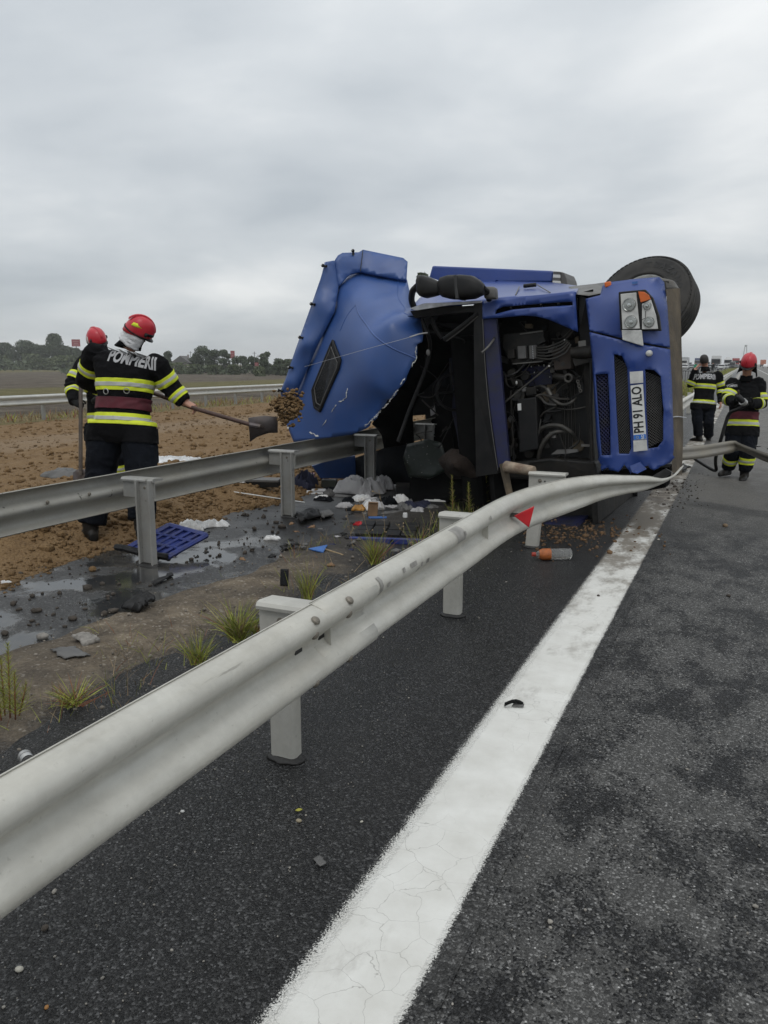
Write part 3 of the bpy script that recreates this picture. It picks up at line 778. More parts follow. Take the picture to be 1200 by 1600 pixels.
def post_parts(parent, x, y, sgn, mp, top=0.705, open_front=False, lean=(0, 0), z0=0.0, bolts=True, tar=True, low=False):
    """one post with its spacer arm; sgn +1: the beam is on the +X side"""
    hx, hy, tk = (0.072 if open_front else 0.06), 0.03, 0.008
    if open_front: sec = [(-hx, -hy), (-hx, hy), (hx, hy), (hx, -hy), (hx-0.016, -hy), (hx-0.016, -hy+tk), (hx-tk, -hy+tk), (hx-tk, hy-tk), (-hx+tk, hy-tk), (-hx+tk, -hy+tk), (-hx+0.016, -hy+tk), (-hx+0.016, -hy)]
    else: sec = [(-hx, -hy+0.014), (-hx+0.005, -hy+0.004), (-hx+0.014, -hy), (hx-0.020, -hy), (hx-0.008, -hy+0.005), (hx, -hy+0.020), (hx, hy), (-hx, hy)]
    L = Vector((lean[0], lean[1], 0))
    m = MB(); m.loft([[Vector((x+a, y+b, z0)) for a, b in sec], [Vector((x+a, y+b, top-0.02)) + L*(top-0.02) for a, b in sec]])
    p = m.build('post', mp, parent, 30)
    # spacer: upright plate with a rolled top flange reaching to the back of the beam
    c = Vector((x, y-hy-0.006 if not open_front else y+hy+0.004, 0)) + L*0.7
    x0, x1 = c.x - sgn*0.085, c.x + sgn*0.245; pl = 0.17 if open_front else 0.255
    pr = [(0.10, top-0.012), (0.0, top-0.004), (-0.020, top-0.008), (-0.030, top-0.022), (-0.028, top-0.036), (-0.012, top-0.040), (-0.004, top-0.038), (-0.004, top-pl), (0.002, top-pl), (0.002, top-0.030), (0.10, top-0.030)]
    m = MB(); m.loft([[Vector((xx, c.y+a, z)) for a, z in pr] for xx in (x0, x1)])
    sp = m.build('spacer_bracket', mp, parent, 30)
    if bolts and not low:
        b = MB()
        b.lathe([(0.0, 0.012), (0.011, 0.010), (0.016, 0.004), (0.018, 0.0)], 12, Matrix.Translation((x0 + sgn*0.10, c.y-0.004, top-0.085)) @ Matrix.Rotation(R(90), 4, 'X'))
        b.build('bracket_bolt', M['bolt'], sp, 30)
        b = MB(); b.lathe([(0.0, 0.003), (0.007, 0.003), (0.008, 0.0)], 10, Matrix.Translation((x0 + sgn*0.145, c.y-0.004, top-0.088)) @ Matrix.Rotation(R(90), 4, 'X'))
        b.build('bolt_hole', M['ink'], sp)
    if tar:
        m = MB(); rings = []
        for k, (rr, z) in enumerate([(1.32, 0.003), (1.16, 0.010), (1.03, 0.022)]):
            rings.append([Vector((x + math.cos(t)*hx*rr*(1.15+0.25*noise.noise(Vector((t*2, y, k*0.3)))), y + math.sin(t)*hy*rr*(1.45+0.3*noise.noise(Vector((t*2, y, 3)))), z*(0.8+0.6*abs(noise.noise(Vector((t*3, y, 9))))))) for t in [2*math.pi*q/20 for q in range(20)]])
        m.loft(rings, True); m.build('tar_collar', M['dark_ground'], p, True)
    return p

# --- near barrier, its end dragged round the wreck
near = empty('guardrail', (-1.66, 2.68, 0), 'pale steel guardrail in the foreground, bent flat where it runs into the blue truck', 'guardrail')
BX = -1.458
def rel(o, root):
    o.location = -root.location
    return o
def sub(root):
    """parts are modelled in world coordinates and then hung on the root"""
    for ch in root.children:
        ch.location = Vector(ch.location) - Vector(root.location)
ya = [-2.6 + 0.2*i for i in range(29)]
A = [(BX, y, 0.590, 0.6*nz(y, 1, 0.7), 1.0) for y in ya if y < 3.02]
beamA = beam_mesh([(p[0]+0.005, *p[1:]) for p in A], 1).build('beam', M['rail'], near, 40, solid=0.004)
Bp = [(BX, 2.55, 0.595, 0, 1.0), (BX, 3.4, 0.595, 0, 1), (BX, 4.3, 0.595, 0, 1), (-1.465, 5.1, 0.592, 0, 1), (-1.44, 5.65, 0.585, 2, 1), (-1.385, 6.05, 0.578, 5, 1),
      (-1.26, 6.42, 0.592, 8, 0.95), (-1.08, 6.74, 0.622, 18, 0.78), (-0.90, 6.98, 0.630, 26, 0.60), (-0.74, 7.20, 0.625, 32, 0.48), (-0.62, 7.42, 0.618, 45, 0.24), (-0.54, 7.75, 0.63, 48, 0.14), (-0.50, 8.25, 0.66, 45, 0.11)]
beamB = beam_mesh(cr(Bp, 7), 1).build('beam', M['rail'], near, 40, solid=0.004)
for px_, py_, lean in ((-1.665, 0.55, (0, 0)), (-1.665, -1.55, (0, 0)), (-1.66, 2.68, (0, 0)), (-1.66, 4.81, (0, 0)), (-1.66, 7.0, (0.06, 0.02))):
    post_parts(near, px_, py_, 1, M['post'], lean=lean)
def rail_bolt(parent, y, z, x):
    b = MB(); b.lathe([(0.0, 0.011), (0.010, 0.009), (0.016, 0.003), (0.018, -0.004)], 12, Matrix.Translation((x, y, z)) @ Matrix.Rotation(R(90), 4, 'Y'))
    b.build('rail_bolt', M['bolt'], parent, 30)
# splice bolts on the sloping faces either side of the crests
for yy in (2.46, 2.74):
    for z, d in ((0.595+0.123, 0.074), (0.595+0.062, 0.071), (0.595-0.128, 0.070)):
        b = MB(); tilt = 50 if z > 0.70 else (-28 if z > 0.6 else -40)
        b.lathe([(0.0, 0.010), (0.011, 0.008), (0.017, 0.003), (0.019, -0.004)], 12, Matrix.Translation((BX+0.005+d, yy, z)) @ Matrix.Rotation(R(90-tilt), 4, 'Y'))
        b.build('splice_bolt', M['bolt'], near, 30)
for yy in (2.44, 2.62):
    b = MB(); b.box((BX+0.012, yy, 0.597), (0.006, 0.05, 0.022)); b.build('bolt_slot', M['ink'], near)
def scuff(y0, y1, s0, s1, mat=None):
    """a rubbed band lying on the beam surface, following its profile"""
    seg = WP[s0:s1]
    m = MB(); m.loft([[Vector((BX + d + (0.0085 if y0 < 3 else 0.0045)*(1 if d > 0.02 else 0.4), y0 + (y1-y0)*t + 0.25*(d-0.05)*0, 0.595 + z + 0.0022)) for d, z in seg] for t in (0, 1)], cap=False, closed=False)
    m.build('scuff_mark', M['scrape'] if mat is None else mat, near, True)
scuff(4.06, 4.20, 2, 8); scuff(3.03, 3.06, 3, 8)
for _ in range(11):
    y = rng.choice([rng.uniform(3.1, 3.6), rng.uniform(3.1, 5.2)]); k = rng.choice([3, 4, 4, 5, 5, 6]); scuff(y, y+rng.uniform(0.02, 0.05), k, k+2)
tri = [(-1.388,5.639,0.538),(-1.388,5.957,0.532),(-1.388,5.873,0.541)]
cy, cz = 5.42, 0.592
hv = Vector((0.87, 0.49, 0)); rc = Vector((BX+0.105, cy, cz)); m = MB(); m.prism([rc + hv*a_ + Vector((0, 0, b_)) for a_, b_ in ((-0.072, 0.004), (0.074, 0.072), (0.040, -0.082))], (0.006, -0.010, 0))
m.build('reflector', M['red_reflect'], near, bevel=0.004)
b = MB(); b.box((BX+0.050, cy+0.02, cz), (0.09, 0.05, 0.02)); b.build('reflector_bracket', M['grey_metal'], near)
sub(near)

# rusty stub of an older spacer behind the third post
stub = empty('broken_bracket', (-1.95, 7.35, 0), 'rusty torn bracket stub sticking out behind the rail post nearest the truck', 'bracket')
m = MB(); a = [(-1.962,7.123,0.712),(-1.674,7.026,0.698)]; m.tube([a[0], a[1]], [0.055, 0.045], 10); m.build('tube', simple('rusty_zinc', (0.24, 0.19, 0.14), 0.8, var=0.4, dirt=(0.09, 0.04, 0.02), dirt_amt=0.8, dscale=9), stub, 40)
m = MB(); a = [(-1.999,7.167,0.735),(-1.893,7.135,0.348)]; m.tube([a[0], Vector(a[1])], [0.04, 0.03], 8); m.build('upright', M['mud'], stub, 40)
sub(stub)

# --- middle barrier, seen from behind; it runs into the wreck
mid = empty('guardrail', (-4.40, 5.03, 0), 'grey oil spattered guardrail between clay and median, seen from its back', 'guardrail')
pathm = [(-4.69, -3 + 0.4*i, 0.60 + 0.004*nz(i, 4, 0.6), 0, 1.0) for i in range(42)]
beam_mesh(pathm, -1).build('beam', M['rail_grey'], mid, 40, solid=0.004)
beam_mesh([(p[0], p[1], p[2], 0, 1.0) for p in [(-4.69, 13.4 + 0.5*i, 0.60) for i in range(5)]], -1).build('beam', M['rail_grey'], mid, 40, solid=0.004)
for i, y in enumerate((-1.5, 0.75, 2.90, 5.03, 7.34, 9.45, 11.6, 13.8)):
    post_parts(mid, -4.40 if y < 6 else -4.44, y, -1, M['post_grey'], top=0.735, open_front=True)
for y in (4.3, 4.72, 7.7):
    b = MB(); b.lathe([(0.0, 0.012), (0.012, 0.010), (0.018, 0.0)], 6, Matrix.Translation((-4.685, y, 0.63)) @ Matrix.Rotation(R(90), 4, 'Y')); b.build('rail_bolt', M['bolt'], mid)
sub(mid)

# --- far barrier along the outer edge of the opposite carriageway
farr = empty('guardrail', (-19.3, 17.7, 0), 'pale guardrail along the far side of the clay covered carriageway, before the field', 'guardrail')
beam_mesh([(-19.0, -6 + 2.0*i, 0.60, 0, 1.0) for i in range(60)], 1).build('beam', rail_mat('far_rail_zinc', (0.52, 0.52, 0.49), 0.2), farr, 40)
proto = None
for i in range(40):
    y = 1.7 + 2.0*i
    if proto is None:
        m = MB(); m.box((0, 0, 0.33), (0.10, 0.07, 0.70)); proto = m.build('post', M['post_grey'], farr); proto.location = (-19.16, y, 0)
    else:
        c = proto.copy(); col.objects.link(c); c.location = (-19.16, y, 0)
sub(farr)

# --- the barrier resumes beyond the wreck
beyond = empty('guardrail', (-1.6, 15.0, 0), 'pale guardrail running off to the horizon beyond the firefighter on the phone', 'guardrail')
beam_mesh([(BX, y, 0.595, 0, 1.0) for y in [14.6, 16, 18, 20, 23, 27, 32, 38, 46, 56, 70, 90, 120, 160, 220, 320]], 1).build('beam', M['rail'], beyond, 40)
m = None
for i in range(24):
    y = 15.4 + 2.13*i*(1 + 0.05*i)
    post_parts(beyond, -1.66, y, 1, M['post'], low=True, tar=False) if i < 3 else MB().box((-1.66, y, 0.35), (0.12, 0.06, 0.70)).build('post', M['post'], beyond)
for y, s in ((16.3, 1.0), (31.0, 1.0)):
    m = MB(); m.prism([(BX+0.072, y-0.09*s, 0.60), (BX+0.072, y+0.12*s, 0.69), (BX+0.072, y+0.09*s, 0.50)], (0.014, 0, 0)); m.build('reflector', M['red_reflect'], beyond)
sub(beyond)

# --- length of beam torn off and kinked across the lane
torn = empty('torn_beam', (-0.1, 11.7, 0), 'torn off guardrail beam kinked across the lane in front of the helmeted firefighter', 'guardrail beam')
tb = [(-0.80, 11.05, 0.47, -34, 0.62), (-0.45, 11.42, 0.49, -36, 0.60), (-0.15, 11.78, 0.525, -34, 0.56), (-0.06, 11.86, 0.54, -5, 0.46), (0.02, 11.78, 0.54, 36, 0.46), (0.28, 11.20, 0.49, 36, 0.52), (0.66, 10.55, 0.43, 36, 0.52), (1.10, 9.9, 0.32, 36, 0.55), (1.65, 9.2, 0.16, 36, 0.55)]
o = beam_mesh(cr(tb, 5), 1, [(d*0.55, z) for d, z in WP]).build('beam', rail_mat('torn_rail', (0.21, 0.20, 0.18), 0.6, 0.4), torn, 40, solid=0.004)
for y, x in ((11.55, 0.22), (11.30, 0.36)):
    b = MB(); b.box((x, y, 0.575), (0.05, 0.06, 0.01), Matrix.Rotation(R(-30), 3, 'Z')); b.build('bolt_slot', M['ink'], torn)
a, bq = (0.0, 11.86, 0.0), (0.02, 11.86, 0.55)
sub(torn)

# ------------------------------------------------------------------ the overturned truck
# local frame of the wreck: x = truck's up (towards the left of the road), y = its left side (now upwards), z = backwards along the road
truck = empty('overturned_truck', (-0.91, 7.97, 0), 'blue truck lying on its side across the guardrail with its front torn open', 'truck')
_U, _S, _B = Vector((-0.9932, 0.0521, -0.1045)), Vector((-0.1044, 0.0055, 0.9945)), Vector((0.0523, 0.9986, 0.0))
truck.rotation_euler = Matrix((_U, _S, _B)).transposed().to_euler()
def P3(s): return [Vector(q) for q in s]
def pr(name, pts, mat, parent=truck, depth=0.04, bevel=0, **k):
    m = MB(); m.prism(pts, (0, 0, depth)); return m.build(name, mat, parent, bevel=bevel, **k)
def tb(name, pts, r, mat, parent=truck, n=8, k=6, smooth=50):
    m = MB(); m.tube(cr(pts, k) if k > 1 and len(pts) > 2 else pts, r, n); return m.build(name, mat, parent, smooth)

# -- dark body shell behind the torn front
m = MB()
m.box((0.92, 1.16, 0.62), (1.02, 2.30, 0.04)); m.build('firewall', M['dark_metal'], truck)
m = MB(); m.box((1.43, 1.15, 0.36), (0.05, 2.28, 0.56)); m.build('bulkhead', M['interior'], truck)
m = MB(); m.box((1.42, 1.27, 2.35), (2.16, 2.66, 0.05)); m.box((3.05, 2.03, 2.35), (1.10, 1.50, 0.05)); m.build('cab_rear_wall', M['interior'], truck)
patch('gap_blackout', [(3.264,1.24,0.9),(3.061,1.448,0.9),(2.52,1.909,0.6),(2.213,2.288,0.4),(2.189,2.496,0.9),(2.138,2.544,1.6),(2.343,1.969,1.6),(2.797,1.595,1.5),(2.927,1.375,1.5),(3.185,0.853,1.9),(3.693,0.836,2.0),(3.626,1.064,1.8)], [(3.153,1.232,1.4),(2.436,2.132,1.2)], M['interior'], truck, step=0.08, thick=0.015, dent=0.15)  # dark sheet added to black out the gap behind the torn roof
m = MB(); m.box((1.55, 0.07, 1.25), (2.0, 0.05, 2.3)); m.build('crushed_side', M['blue_dark'], truck)
m = MB(); m.box((0.42, 1.10, 1.35), (0.06, 2.1, 2.0)); m.build('cab_floor', M['dark_metal'], truck)
m = MB(); m.box((3.1, 2.16, 3.2), (1.5, 0.04, 2.6), Matrix.Rotation(R(-3), 3, 'Y')); m.build('roof_shade_panel', M['interior'], truck)  # unseen panel added to shadow the space under the roof cap
m = MB(); m.box((2.35, 1.1, 4.45), (3.5, 2.35, 0.12)); 
for k in range(6): m.box((0.9 + 0.55*k, 1.1, 4.36), (0.07, 2.30, 0.06))
m.build('darkening_board', M['interior'], truck)  # dark board added at the back to keep the torn opening black
m = MB(); m.box((2.75, 1.1, 8.9), (2.0, 2.2, 8.7)); m.build('tipper_body', simple('tipper_paint', (0.09, 0.095, 0.11), 0.6, dirt=(0.1, 0.075, 0.05), dirt_amt=0.7), truck, bevel=0.05)
m = MB()
for s in (0.72, 1.55):
    m.box((1.55, s, 7.0), (0.26, 0.09, 8.6))
for z in (3.0, 5.5, 8.0, 10.0): m.box((1.55, 1.14, z), (0.2, 0.8, 0.12))
m.build('chassis_frame', M['dark_metal'], truck)
def wheel_parts(parent, c, axis, rad=0.535, wd=0.30, text=None):
    M4 = Matrix.Translation(Vector(c)) @ Vector(axis).normalized().to_track_quat('Z', 'Y').to_matrix().to_4x4()
    prof = [(0.30, -wd*0.5), (0.33, -wd*0.52), (0.45, -wd*0.53), (0.50, -wd*0.47), (0.522, -wd*0.42)]
    for k in range(5):
        z0 = -wd*0.40 + k*wd*0.165
        prof += [(rad, z0), (rad, z0 + wd*0.125), (rad-0.013, z0 + wd*0.13), (rad-0.013, z0 + wd*0.155)]
    prof = prof[:-2] + [(0.522, wd*0.42), (0.508, wd*0.465), (0.495, wd*0.485), (0.487, wd*0.505), (0.48, wd*0.505), (0.45, wd*0.535), (0.38, wd*0.545), (0.335, wd*0.52), (0.325, wd*0.535), (0.310, wd*0.525), (0.295, wd*0.46)]
    m = MB(); m.lathe(prof, 72, M4); ty = m.build('wheel', M['tyre'], parent, 35)
    # shoulder blocks
    m = MB()
    for k in range(64):
        a = 2*math.pi*k/64
        for sg in (-1, 1):
            q = M4 @ Matrix.Rotation(a, 4, 'Z')
            vs = [q @ Vector((0.519 + x*0.008, y*0.020, sg*(wd*0.40 + z*0.020))) for x in (0, 1) for y in (-1, 1) for z in (-1, 1)]
            m.add(vs, [(0, 1, 3, 2), (4, 6, 7, 5), (0, 4, 5, 1), (2, 3, 7, 6), (0, 2, 6, 4), (1, 5, 7, 3)])
    tq = m.build('tread_blocks', M['tyre'], ty); tq['kind'] = 'stuff'
    m = MB(); m.lathe([(0.297, wd*0.47), (0.285, wd*0.44), (0.27, wd*0.30), (0.262, wd*0.1), (0.20, wd*0.06), (0.145, wd*0.20), (0.14, wd*0.36), (0.10, wd*0.40), (0.001, wd*0.42)], 40, M4)
    m.lathe([(0.297, -wd*0.47), (0.27, -wd*0.3), (0.25, wd*0.02), (0.001, wd*0.02)], 40, M4)
    rim = m.build('rim', M['lamp_grey'] if text else M['mid_grey'], ty, 35)
    m = MB()
    for k in range(10):
        a = 2*math.pi*k/10; m.lathe([(0.001, 0.03), (0.014, 0.03), (0.016, 0.0)], 6, M4 @ Matrix.Translation((0.168*math.cos(a), 0.168*math.sin(a), wd*0.15)))
    m.build('wheel_nuts', M['bolt'], ty)['kind'] = 'stuff'
    if text:
        mb = MB()
        n = len(text); a0, a1 = text[1], text[2]; t = text[0]
        for i, chx in enumerate(t):
            vs, fs = text_mesh(chx, 0.098, 0.0025, 0.95, 0.0)
            a = a0 + (a1-a0)*i/(len(t)-1)
            for_ = []
            for q in vs:
                rr = 0.405 + q.y; aa = a - q.x/0.405
                for_.append(M4 @ Vector((rr*math.cos(aa), rr*math.sin(aa), wd*0.545+0.004)))
            mb.add(for_, fs)
        mb.build('raised_lettering', M['tyre_text'], ty, fix=False)
    return ty
for s in (0.35, 1.95):
    for z in (7.2, 8.5): wheel_parts(truck, (1.2, s, z), (0, 1 if s > 1 else -1, 0))

# -- roof cap, torn off and folded forward
torn_line = [(2.081,2.137,0.08),(2.165,2.078,0.05),(2.161,1.948,0.03),(2.27,1.788,0.0),(2.483,1.543,0.0),(2.729,1.361,0.05),(2.917,1.256,0.1)]
def near_torn(x, y):
    d = min((Vector((x, y)) - geometry.intersect_point_line(Vector((x, y)), Vector(a[:2]), Vector(b[:2]))[0]).length if 0 <= geometry.intersect_point_line(Vector((x, y)), Vector(a[:2]), Vector(b[:2]))[1] <= 1 else 9 for a, b in zip(torn_line, torn_line[1:]))
    return 0.024 if d < 0.03 else 0.0
cap_out = [(3.323,2.61,0.36),(3.308,2.897,0.48),(3.282,2.941,0.52),(3.209,3.053,0.66),(3.119,3.077,0.74),(2.877,2.999,0.86),(2.607,2.919,0.92),(2.424,2.569,0.62),(2.205,2.396,0.32),(2.081,2.137,0.08),(2.165,2.078,0.05),(2.161,1.948,0.03),(2.27,1.788,0.0),(2.483,1.543,0.0),(2.729,1.361,0.05),(2.904,1.225,0.1),(3.133,1.17,0.15),(3.463,1.15,0.2),(3.725,1.139,0.24),(4.033,1.123,0.28),(4.123,1.341,0.3),(3.896,1.746,0.28),(3.725,1.997,0.28),(3.559,2.236,0.28),(3.42,2.436,0.31)]
cap_ctl = [(2.881,2.301,0.02),(2.479,1.975,-0.12),(2.859,1.734,-0.06),(3.067,1.967,0.06),(2.718,2.648,0.32),(2.712,2.422,0.08),(2.328,2.231,-0.06),(3.238,1.434,0.1),(2.696,2.778,0.66),(3.006,2.804,0.42),(2.461,2.246,-0.1),(2.346,2.449,0.18),(2.536,1.634,-0.08),(3.305,1.698,0.12)]
cap = patch('roof_cap', cap_out, cap_ctl, M['blue_roof'], truck, step=0.055, thick=0.014, jag=near_torn, smooth=60)
cap_bvh = BVHTree.FromPolygons([v.co for v in cap.data.vertices], [tuple(p.vertices) for p in cap.data.polygons])
def on_cap(p, off=0.006):
    h = cap_bvh.ray_cast(Vector((p[0], p[1], -3)), Vector((0, 0, 1)))
    if h[0] is None: return Vector(p)
    return h[0] + (h[1] if h[1].z < 0 else -h[1])*off
# white torn glass-fibre along the rip and along the crack by the hatch
def ragged(name, pts, wmin, wmax, parent, step=0.018, off=0.004):
    m = MB(); P = dens(pts, step)[:-1]; P = P[:int(len(P)*1.0)]
    line = []
    for a, b in zip(pts, pts[1:]):
        n = max(1, int((Vector(b)-Vector(a)).length/step)); line += [Vector(a).lerp(Vector(b), i/n) for i in range(n)]
    for i, p in enumerate(line):
        if noise.noise(p*9) < -0.12: continue
        t = (line[min(i+1, len(line)-1)] - line[max(i-1, 0)]); t.z = 0
        if t.length < 1e-6: continue
        t.normalize(); s = Vector((-t.y, t.x, 0)); w_ = rng.uniform(wmin, wmax)
        c = on_cap(p + s*rng.uniform(-0.008, 0.008), off)
        q = [c - t*step*0.8, c - s*w_*rng.random(), c + t*step*rng.uniform(0.9, 1.5), c + s*w_*rng.uniform(0.4, 1)]
        m.prism([v + Vector((0, 0, rng.uniform(-0.006, 0.0))) for v in q], (0, 0, 0.006))
    m.build(name, M['torn'], parent)
ragged('torn_edge', torn_line, 0.002, 0.013, cap, 0.012)
ragged('torn_edge', [(3.055,1.693,-0.0),(3.092,1.595,-0.0),(3.251,1.55,0.0),(3.397,1.414,-0.0),(3.506,1.318,0.0),(3.62,1.259,-0.0)], 0.001, 0.010, cap)
ragged('torn_edge', [(4.094,1.309,0.28),(4.088,1.214,0.28),(4.037,1.163,0.28)], 0.010, 0.035, cap)
ragged('torn_edge', [(3.752,1.23,0.2),(3.631,1.175,0.2)], 0.002, 0.016, cap)
# pressed creases in the roof moulding
for line in ([(2.955,2.632,0.0),(2.842,2.477,0.0),(2.63,2.27,-0.0),(2.374,2.067,0.0),(2.17,1.942,-0.0)], [(2.955,2.632,0.0),(3.052,2.519,-0.0),(3.154,2.362,-0.0)], [(2.702,2.925,0.0),(2.631,2.771,0.0),(2.507,2.597,-0.0),(2.35,2.453,0.0),(2.187,2.391,-0.0)]):
    m = MB(); pts = [on_cap(q, -0.004) for q in cr(line, 8)]; m.tube(pts, 0.011, 8); m.build('crease', M['blue_roof'], cap, 50)
# roof hatch
hp = [on_cap(q, 0.012) for q in dens([(3.269,2.255,0.0),(3.143,2.032,-0.0),(3.179,1.943,-0.0),(3.539,1.477,-0.0),(3.614,1.52,-0.0),(3.633,1.723,-0.0)], 0.05)]
m = MB(); m.tube(hp + hp[:2], 0.020, 8, False); hatch = m.build('roof_hatch', M['black_plastic'], truck, 50)
m = MB(); m.add([q + Vector((0, 0, -0.008)) for q in hp], [tuple(range(len(hp)))]); m.build('hatch_glass', M['dark_glass'], hatch)
m = MB(); ip = [hp[i].lerp(sum(hp, Vector())/len(hp), 0.16) + Vector((0, 0, -0.012)) for i in range(len(hp))]; m.tube(ip + ip[:2], 0.006, 6, False); m.build('hatch_seal', M['mid_grey'], hatch, 50)
# air deflector lips with marker lamps
sp1 = [(4.067,1.749,0.16),(3.959,1.893,0.14),(3.794,2.231,0.18),(3.557,2.701,0.24),(3.348,3.182,0.34),(3.289,3.196,0.42),(3.265,2.885,0.42),(3.28,2.601,0.3),(3.514,2.229,0.22),(3.847,1.743,0.22),(3.944,1.597,0.24),(4.106,1.657,0.24)]
lip1 = patch('roof_spoiler', sp1, [(3.591,2.244,0.12),(3.416,2.739,0.22),(3.871,1.824,0.12)], M['blue_roof'], truck, step=0.06, thick=0.07, smooth=40)
sp2 = [(3.292,3.199,0.44),(3.265,3.257,0.48),(3.236,3.288,0.54),(3.12,3.3,0.74),(3.087,3.329,0.78),(2.642,3.178,0.94),(2.597,3.128,0.96),(2.578,2.907,0.84),(2.828,2.982,0.76),(3.076,3.062,0.66),(3.165,3.039,0.58),(3.204,2.986,0.5),(3.246,2.921,0.44),(3.273,2.887,0.42)]
lip2 = patch('roof_spoiler', sp2, [(3.173,3.171,0.56),(2.833,3.127,0.8)], M['blue_roof'], truck, step=0.05, thick=0.07, smooth=40)
tb('spoiler_seam', [(3.077,3.318,0.76),(3.065,3.181,0.68),(3.069,3.058,0.63)], 0.005, M['ink'], lip2)
for k, (a, par) in enumerate((([(3.384,3.142,0.32),(3.33,3.124,0.3)], lip1), ([(3.533,2.719,0.22),(3.484,2.704,0.21)], lip1), ([(3.702,2.354,0.16),(3.658,2.341,0.16)], lip1), ([(3.864,2.02,0.12),(3.826,2.009,0.13)], lip1), ([(4.07,1.766,0.14),(4.022,1.753,0.15)], lip1), ([(3.142,3.307,0.64),(3.147,3.263,0.64)], lip2))):
    m = MB(); m.tube([Vector(a[0]), Vector(a[1])], [0.010, 0.016], 8); m.ball(Vector(a[0]) + Vector((0, 0, -0.01)), 0.021, 10, 6); lamp = m.build('marker_lamp', M['black_plastic'], par, 50)
    m = MB(); m.ball(Vector(a[0]) + Vector((0.006, 0.004, -0.026)), 0.010, 8, 5); m.build('lamp_lens', M['lamp_grey'], lamp, True)
# blue piece of the roof reaching the ground behind the rail
tb('washer_wire', [(3.612,2.002,0.05),(2.731,2.077,-0.22),(2.153,2.161,-0.12),(2.07,2.186,-0.05)], 0.0022, M['silver'], truck, 6)
tb('wire_end', [(2.153,2.161,-0.12),(2.07,2.186,-0.05),(1.995,2.192,0.0)], 0.008, M['white_dim'], truck, 6)

# -- side of the cab (now on top), air deflector behind it
side = patch('cab_side', [(2.209,2.494,0.1),(1.759,2.47,0.06),(1.386,2.443,0.05),(0.858,2.413,0.05),(0.413,2.393,0.06),(0.616,2.565,1.1),(1.085,2.729,1.7),(1.913,2.88,1.75),(2.491,2.948,1.7),(2.371,2.654,0.7)], [(1.588,2.627,0.8),(1.103,2.592,0.9)], M['blue'], truck, step=0.05, thick=0.03)
for a in ([(1.248,2.632,0.95),(1.094,2.471,0.3)], [(1.058,2.629,1.0),(0.717,2.439,0.25)]):
    tb('door_seam', [Vector(q) + Vector((0, 0.006, -0.01)) for q in a], 0.006, M['grey_metal'], side, k=1)
m = MB(); a = [(1.182,2.621,0.9),(1.044,2.615,0.9)]; m.tube([Vector(q)+Vector((0, 0.01, -0.01)) for q in a], 0.022, 8); m.build('door_handle', M['black_plastic'], side, 50)
pr('side_sky_sheen', [(2.179,2.471,0.0),(2.019,2.503,0.02),(1.375,2.44,0.02),(1.369,2.42,0.02),(1.744,2.445,0.02),(2.107,2.441,-0.0)], M['silver'], truck, 0.05)  # pale strip stands in for sky reflected on the blue side
defl = pr('air_deflector', [(2.683,3.037,1.75),(2.625,3.171,1.75),(1.075,2.865,1.75),(1.099,2.735,1.75),(1.75,2.833,1.75)], M['blue'], truck, 0.9, bevel=0.02)
pr('deflector_step', [(2.652,3.032,1.66),(2.381,3.006,1.66),(2.027,2.936,1.66),(2.029,2.905,1.66),(1.758,2.857,1.66),(1.786,2.823,1.66),(2.474,2.941,1.66)], M['blue'], defl, 0.08)
for k in range(4):
    y0 = 424 + 4.7*k
    m = MB(); 
    a = {0: [(1.064,2.853,1.72),(0.984,2.836,1.72),(0.986,2.804,1.72),(1.067,2.82,1.72)], 1: [(1.068,2.819,1.72),(0.986,2.803,1.72),(0.988,2.767,1.72),(1.072,2.784,1.72)], 2: [(1.072,2.783,1.72),(0.988,2.767,1.72),(0.987,2.73,1.72),(1.077,2.75,1.72)], 3: [(1.077,2.749,1.72),(0.987,2.73,1.72),(0.985,2.693,1.72),(1.084,2.719,1.72)]}[k]
    m.prism(a, (0, 0, 0.06)); m.build('warning_stripe', M['white_plastic'] if k % 2 else M['mid_grey'], defl)
pr('deflector_end', [(0.985,2.839,1.74),(0.944,2.822,1.74),(0.918,2.751,1.74),(0.908,2.668,1.74),(0.99,2.696,1.74)], M['mid_grey'], defl, 0.5, bevel=0.01)
pr('wheel_arch', [(0.693,2.553,0.9),(0.392,2.541,0.9),(0.218,2.517,0.7),(0.144,2.373,0.3),(0.323,2.354,0.2),(0.435,2.382,0.2)], M['grey_metal'], truck, 0.5)

# -- mirror on its bracket, standing up from the cab side
def rrect(c, hu, hs, hb, n=14, e=3.2):
    pass
mir = empty('mirror'); mir.parent = truck
def blob(name, stations, mat, parent, e=0.55, n=18):
    """loft along the first axis: (point, half height, half depth)"""
    rings = []
    for p, hh, hd in stations:
        rings.append([Vector(p) + Vector((0, math.copysign(abs(math.sin(t))**e, math.sin(t))*hh, math.copysign(abs(math.cos(t))**e, math.cos(t))*hd)) for t in [2*math.pi*k/n for k in range(n)]])
    m = MB(); m.loft(rings); return m.build(name, mat, parent, 60)
q = [(1.971,2.651,-0.2),(1.942,2.653,-0.2),(1.892,2.639,-0.2),(1.807,2.62,-0.2),(1.751,2.605,-0.2),(1.73,2.602,-0.2),(1.695,2.603,-0.2),(1.611,2.591,-0.2),(1.467,2.57,-0.2),(1.365,2.555,-0.2),(1.299,2.539,-0.2),(1.26,2.521,-0.2)]
px = 0.0066
mm = blob('mirror', [(q[0], 11*px, .05), (q[1], 16*px, .09), (q[2], 17.5*px, .11), (q[3], 14*px, .10), (q[4], 11*px, .07), (q[5], 10*px, .06)], M['black_plastic'], truck)
bpy.data.objects.remove(mir)
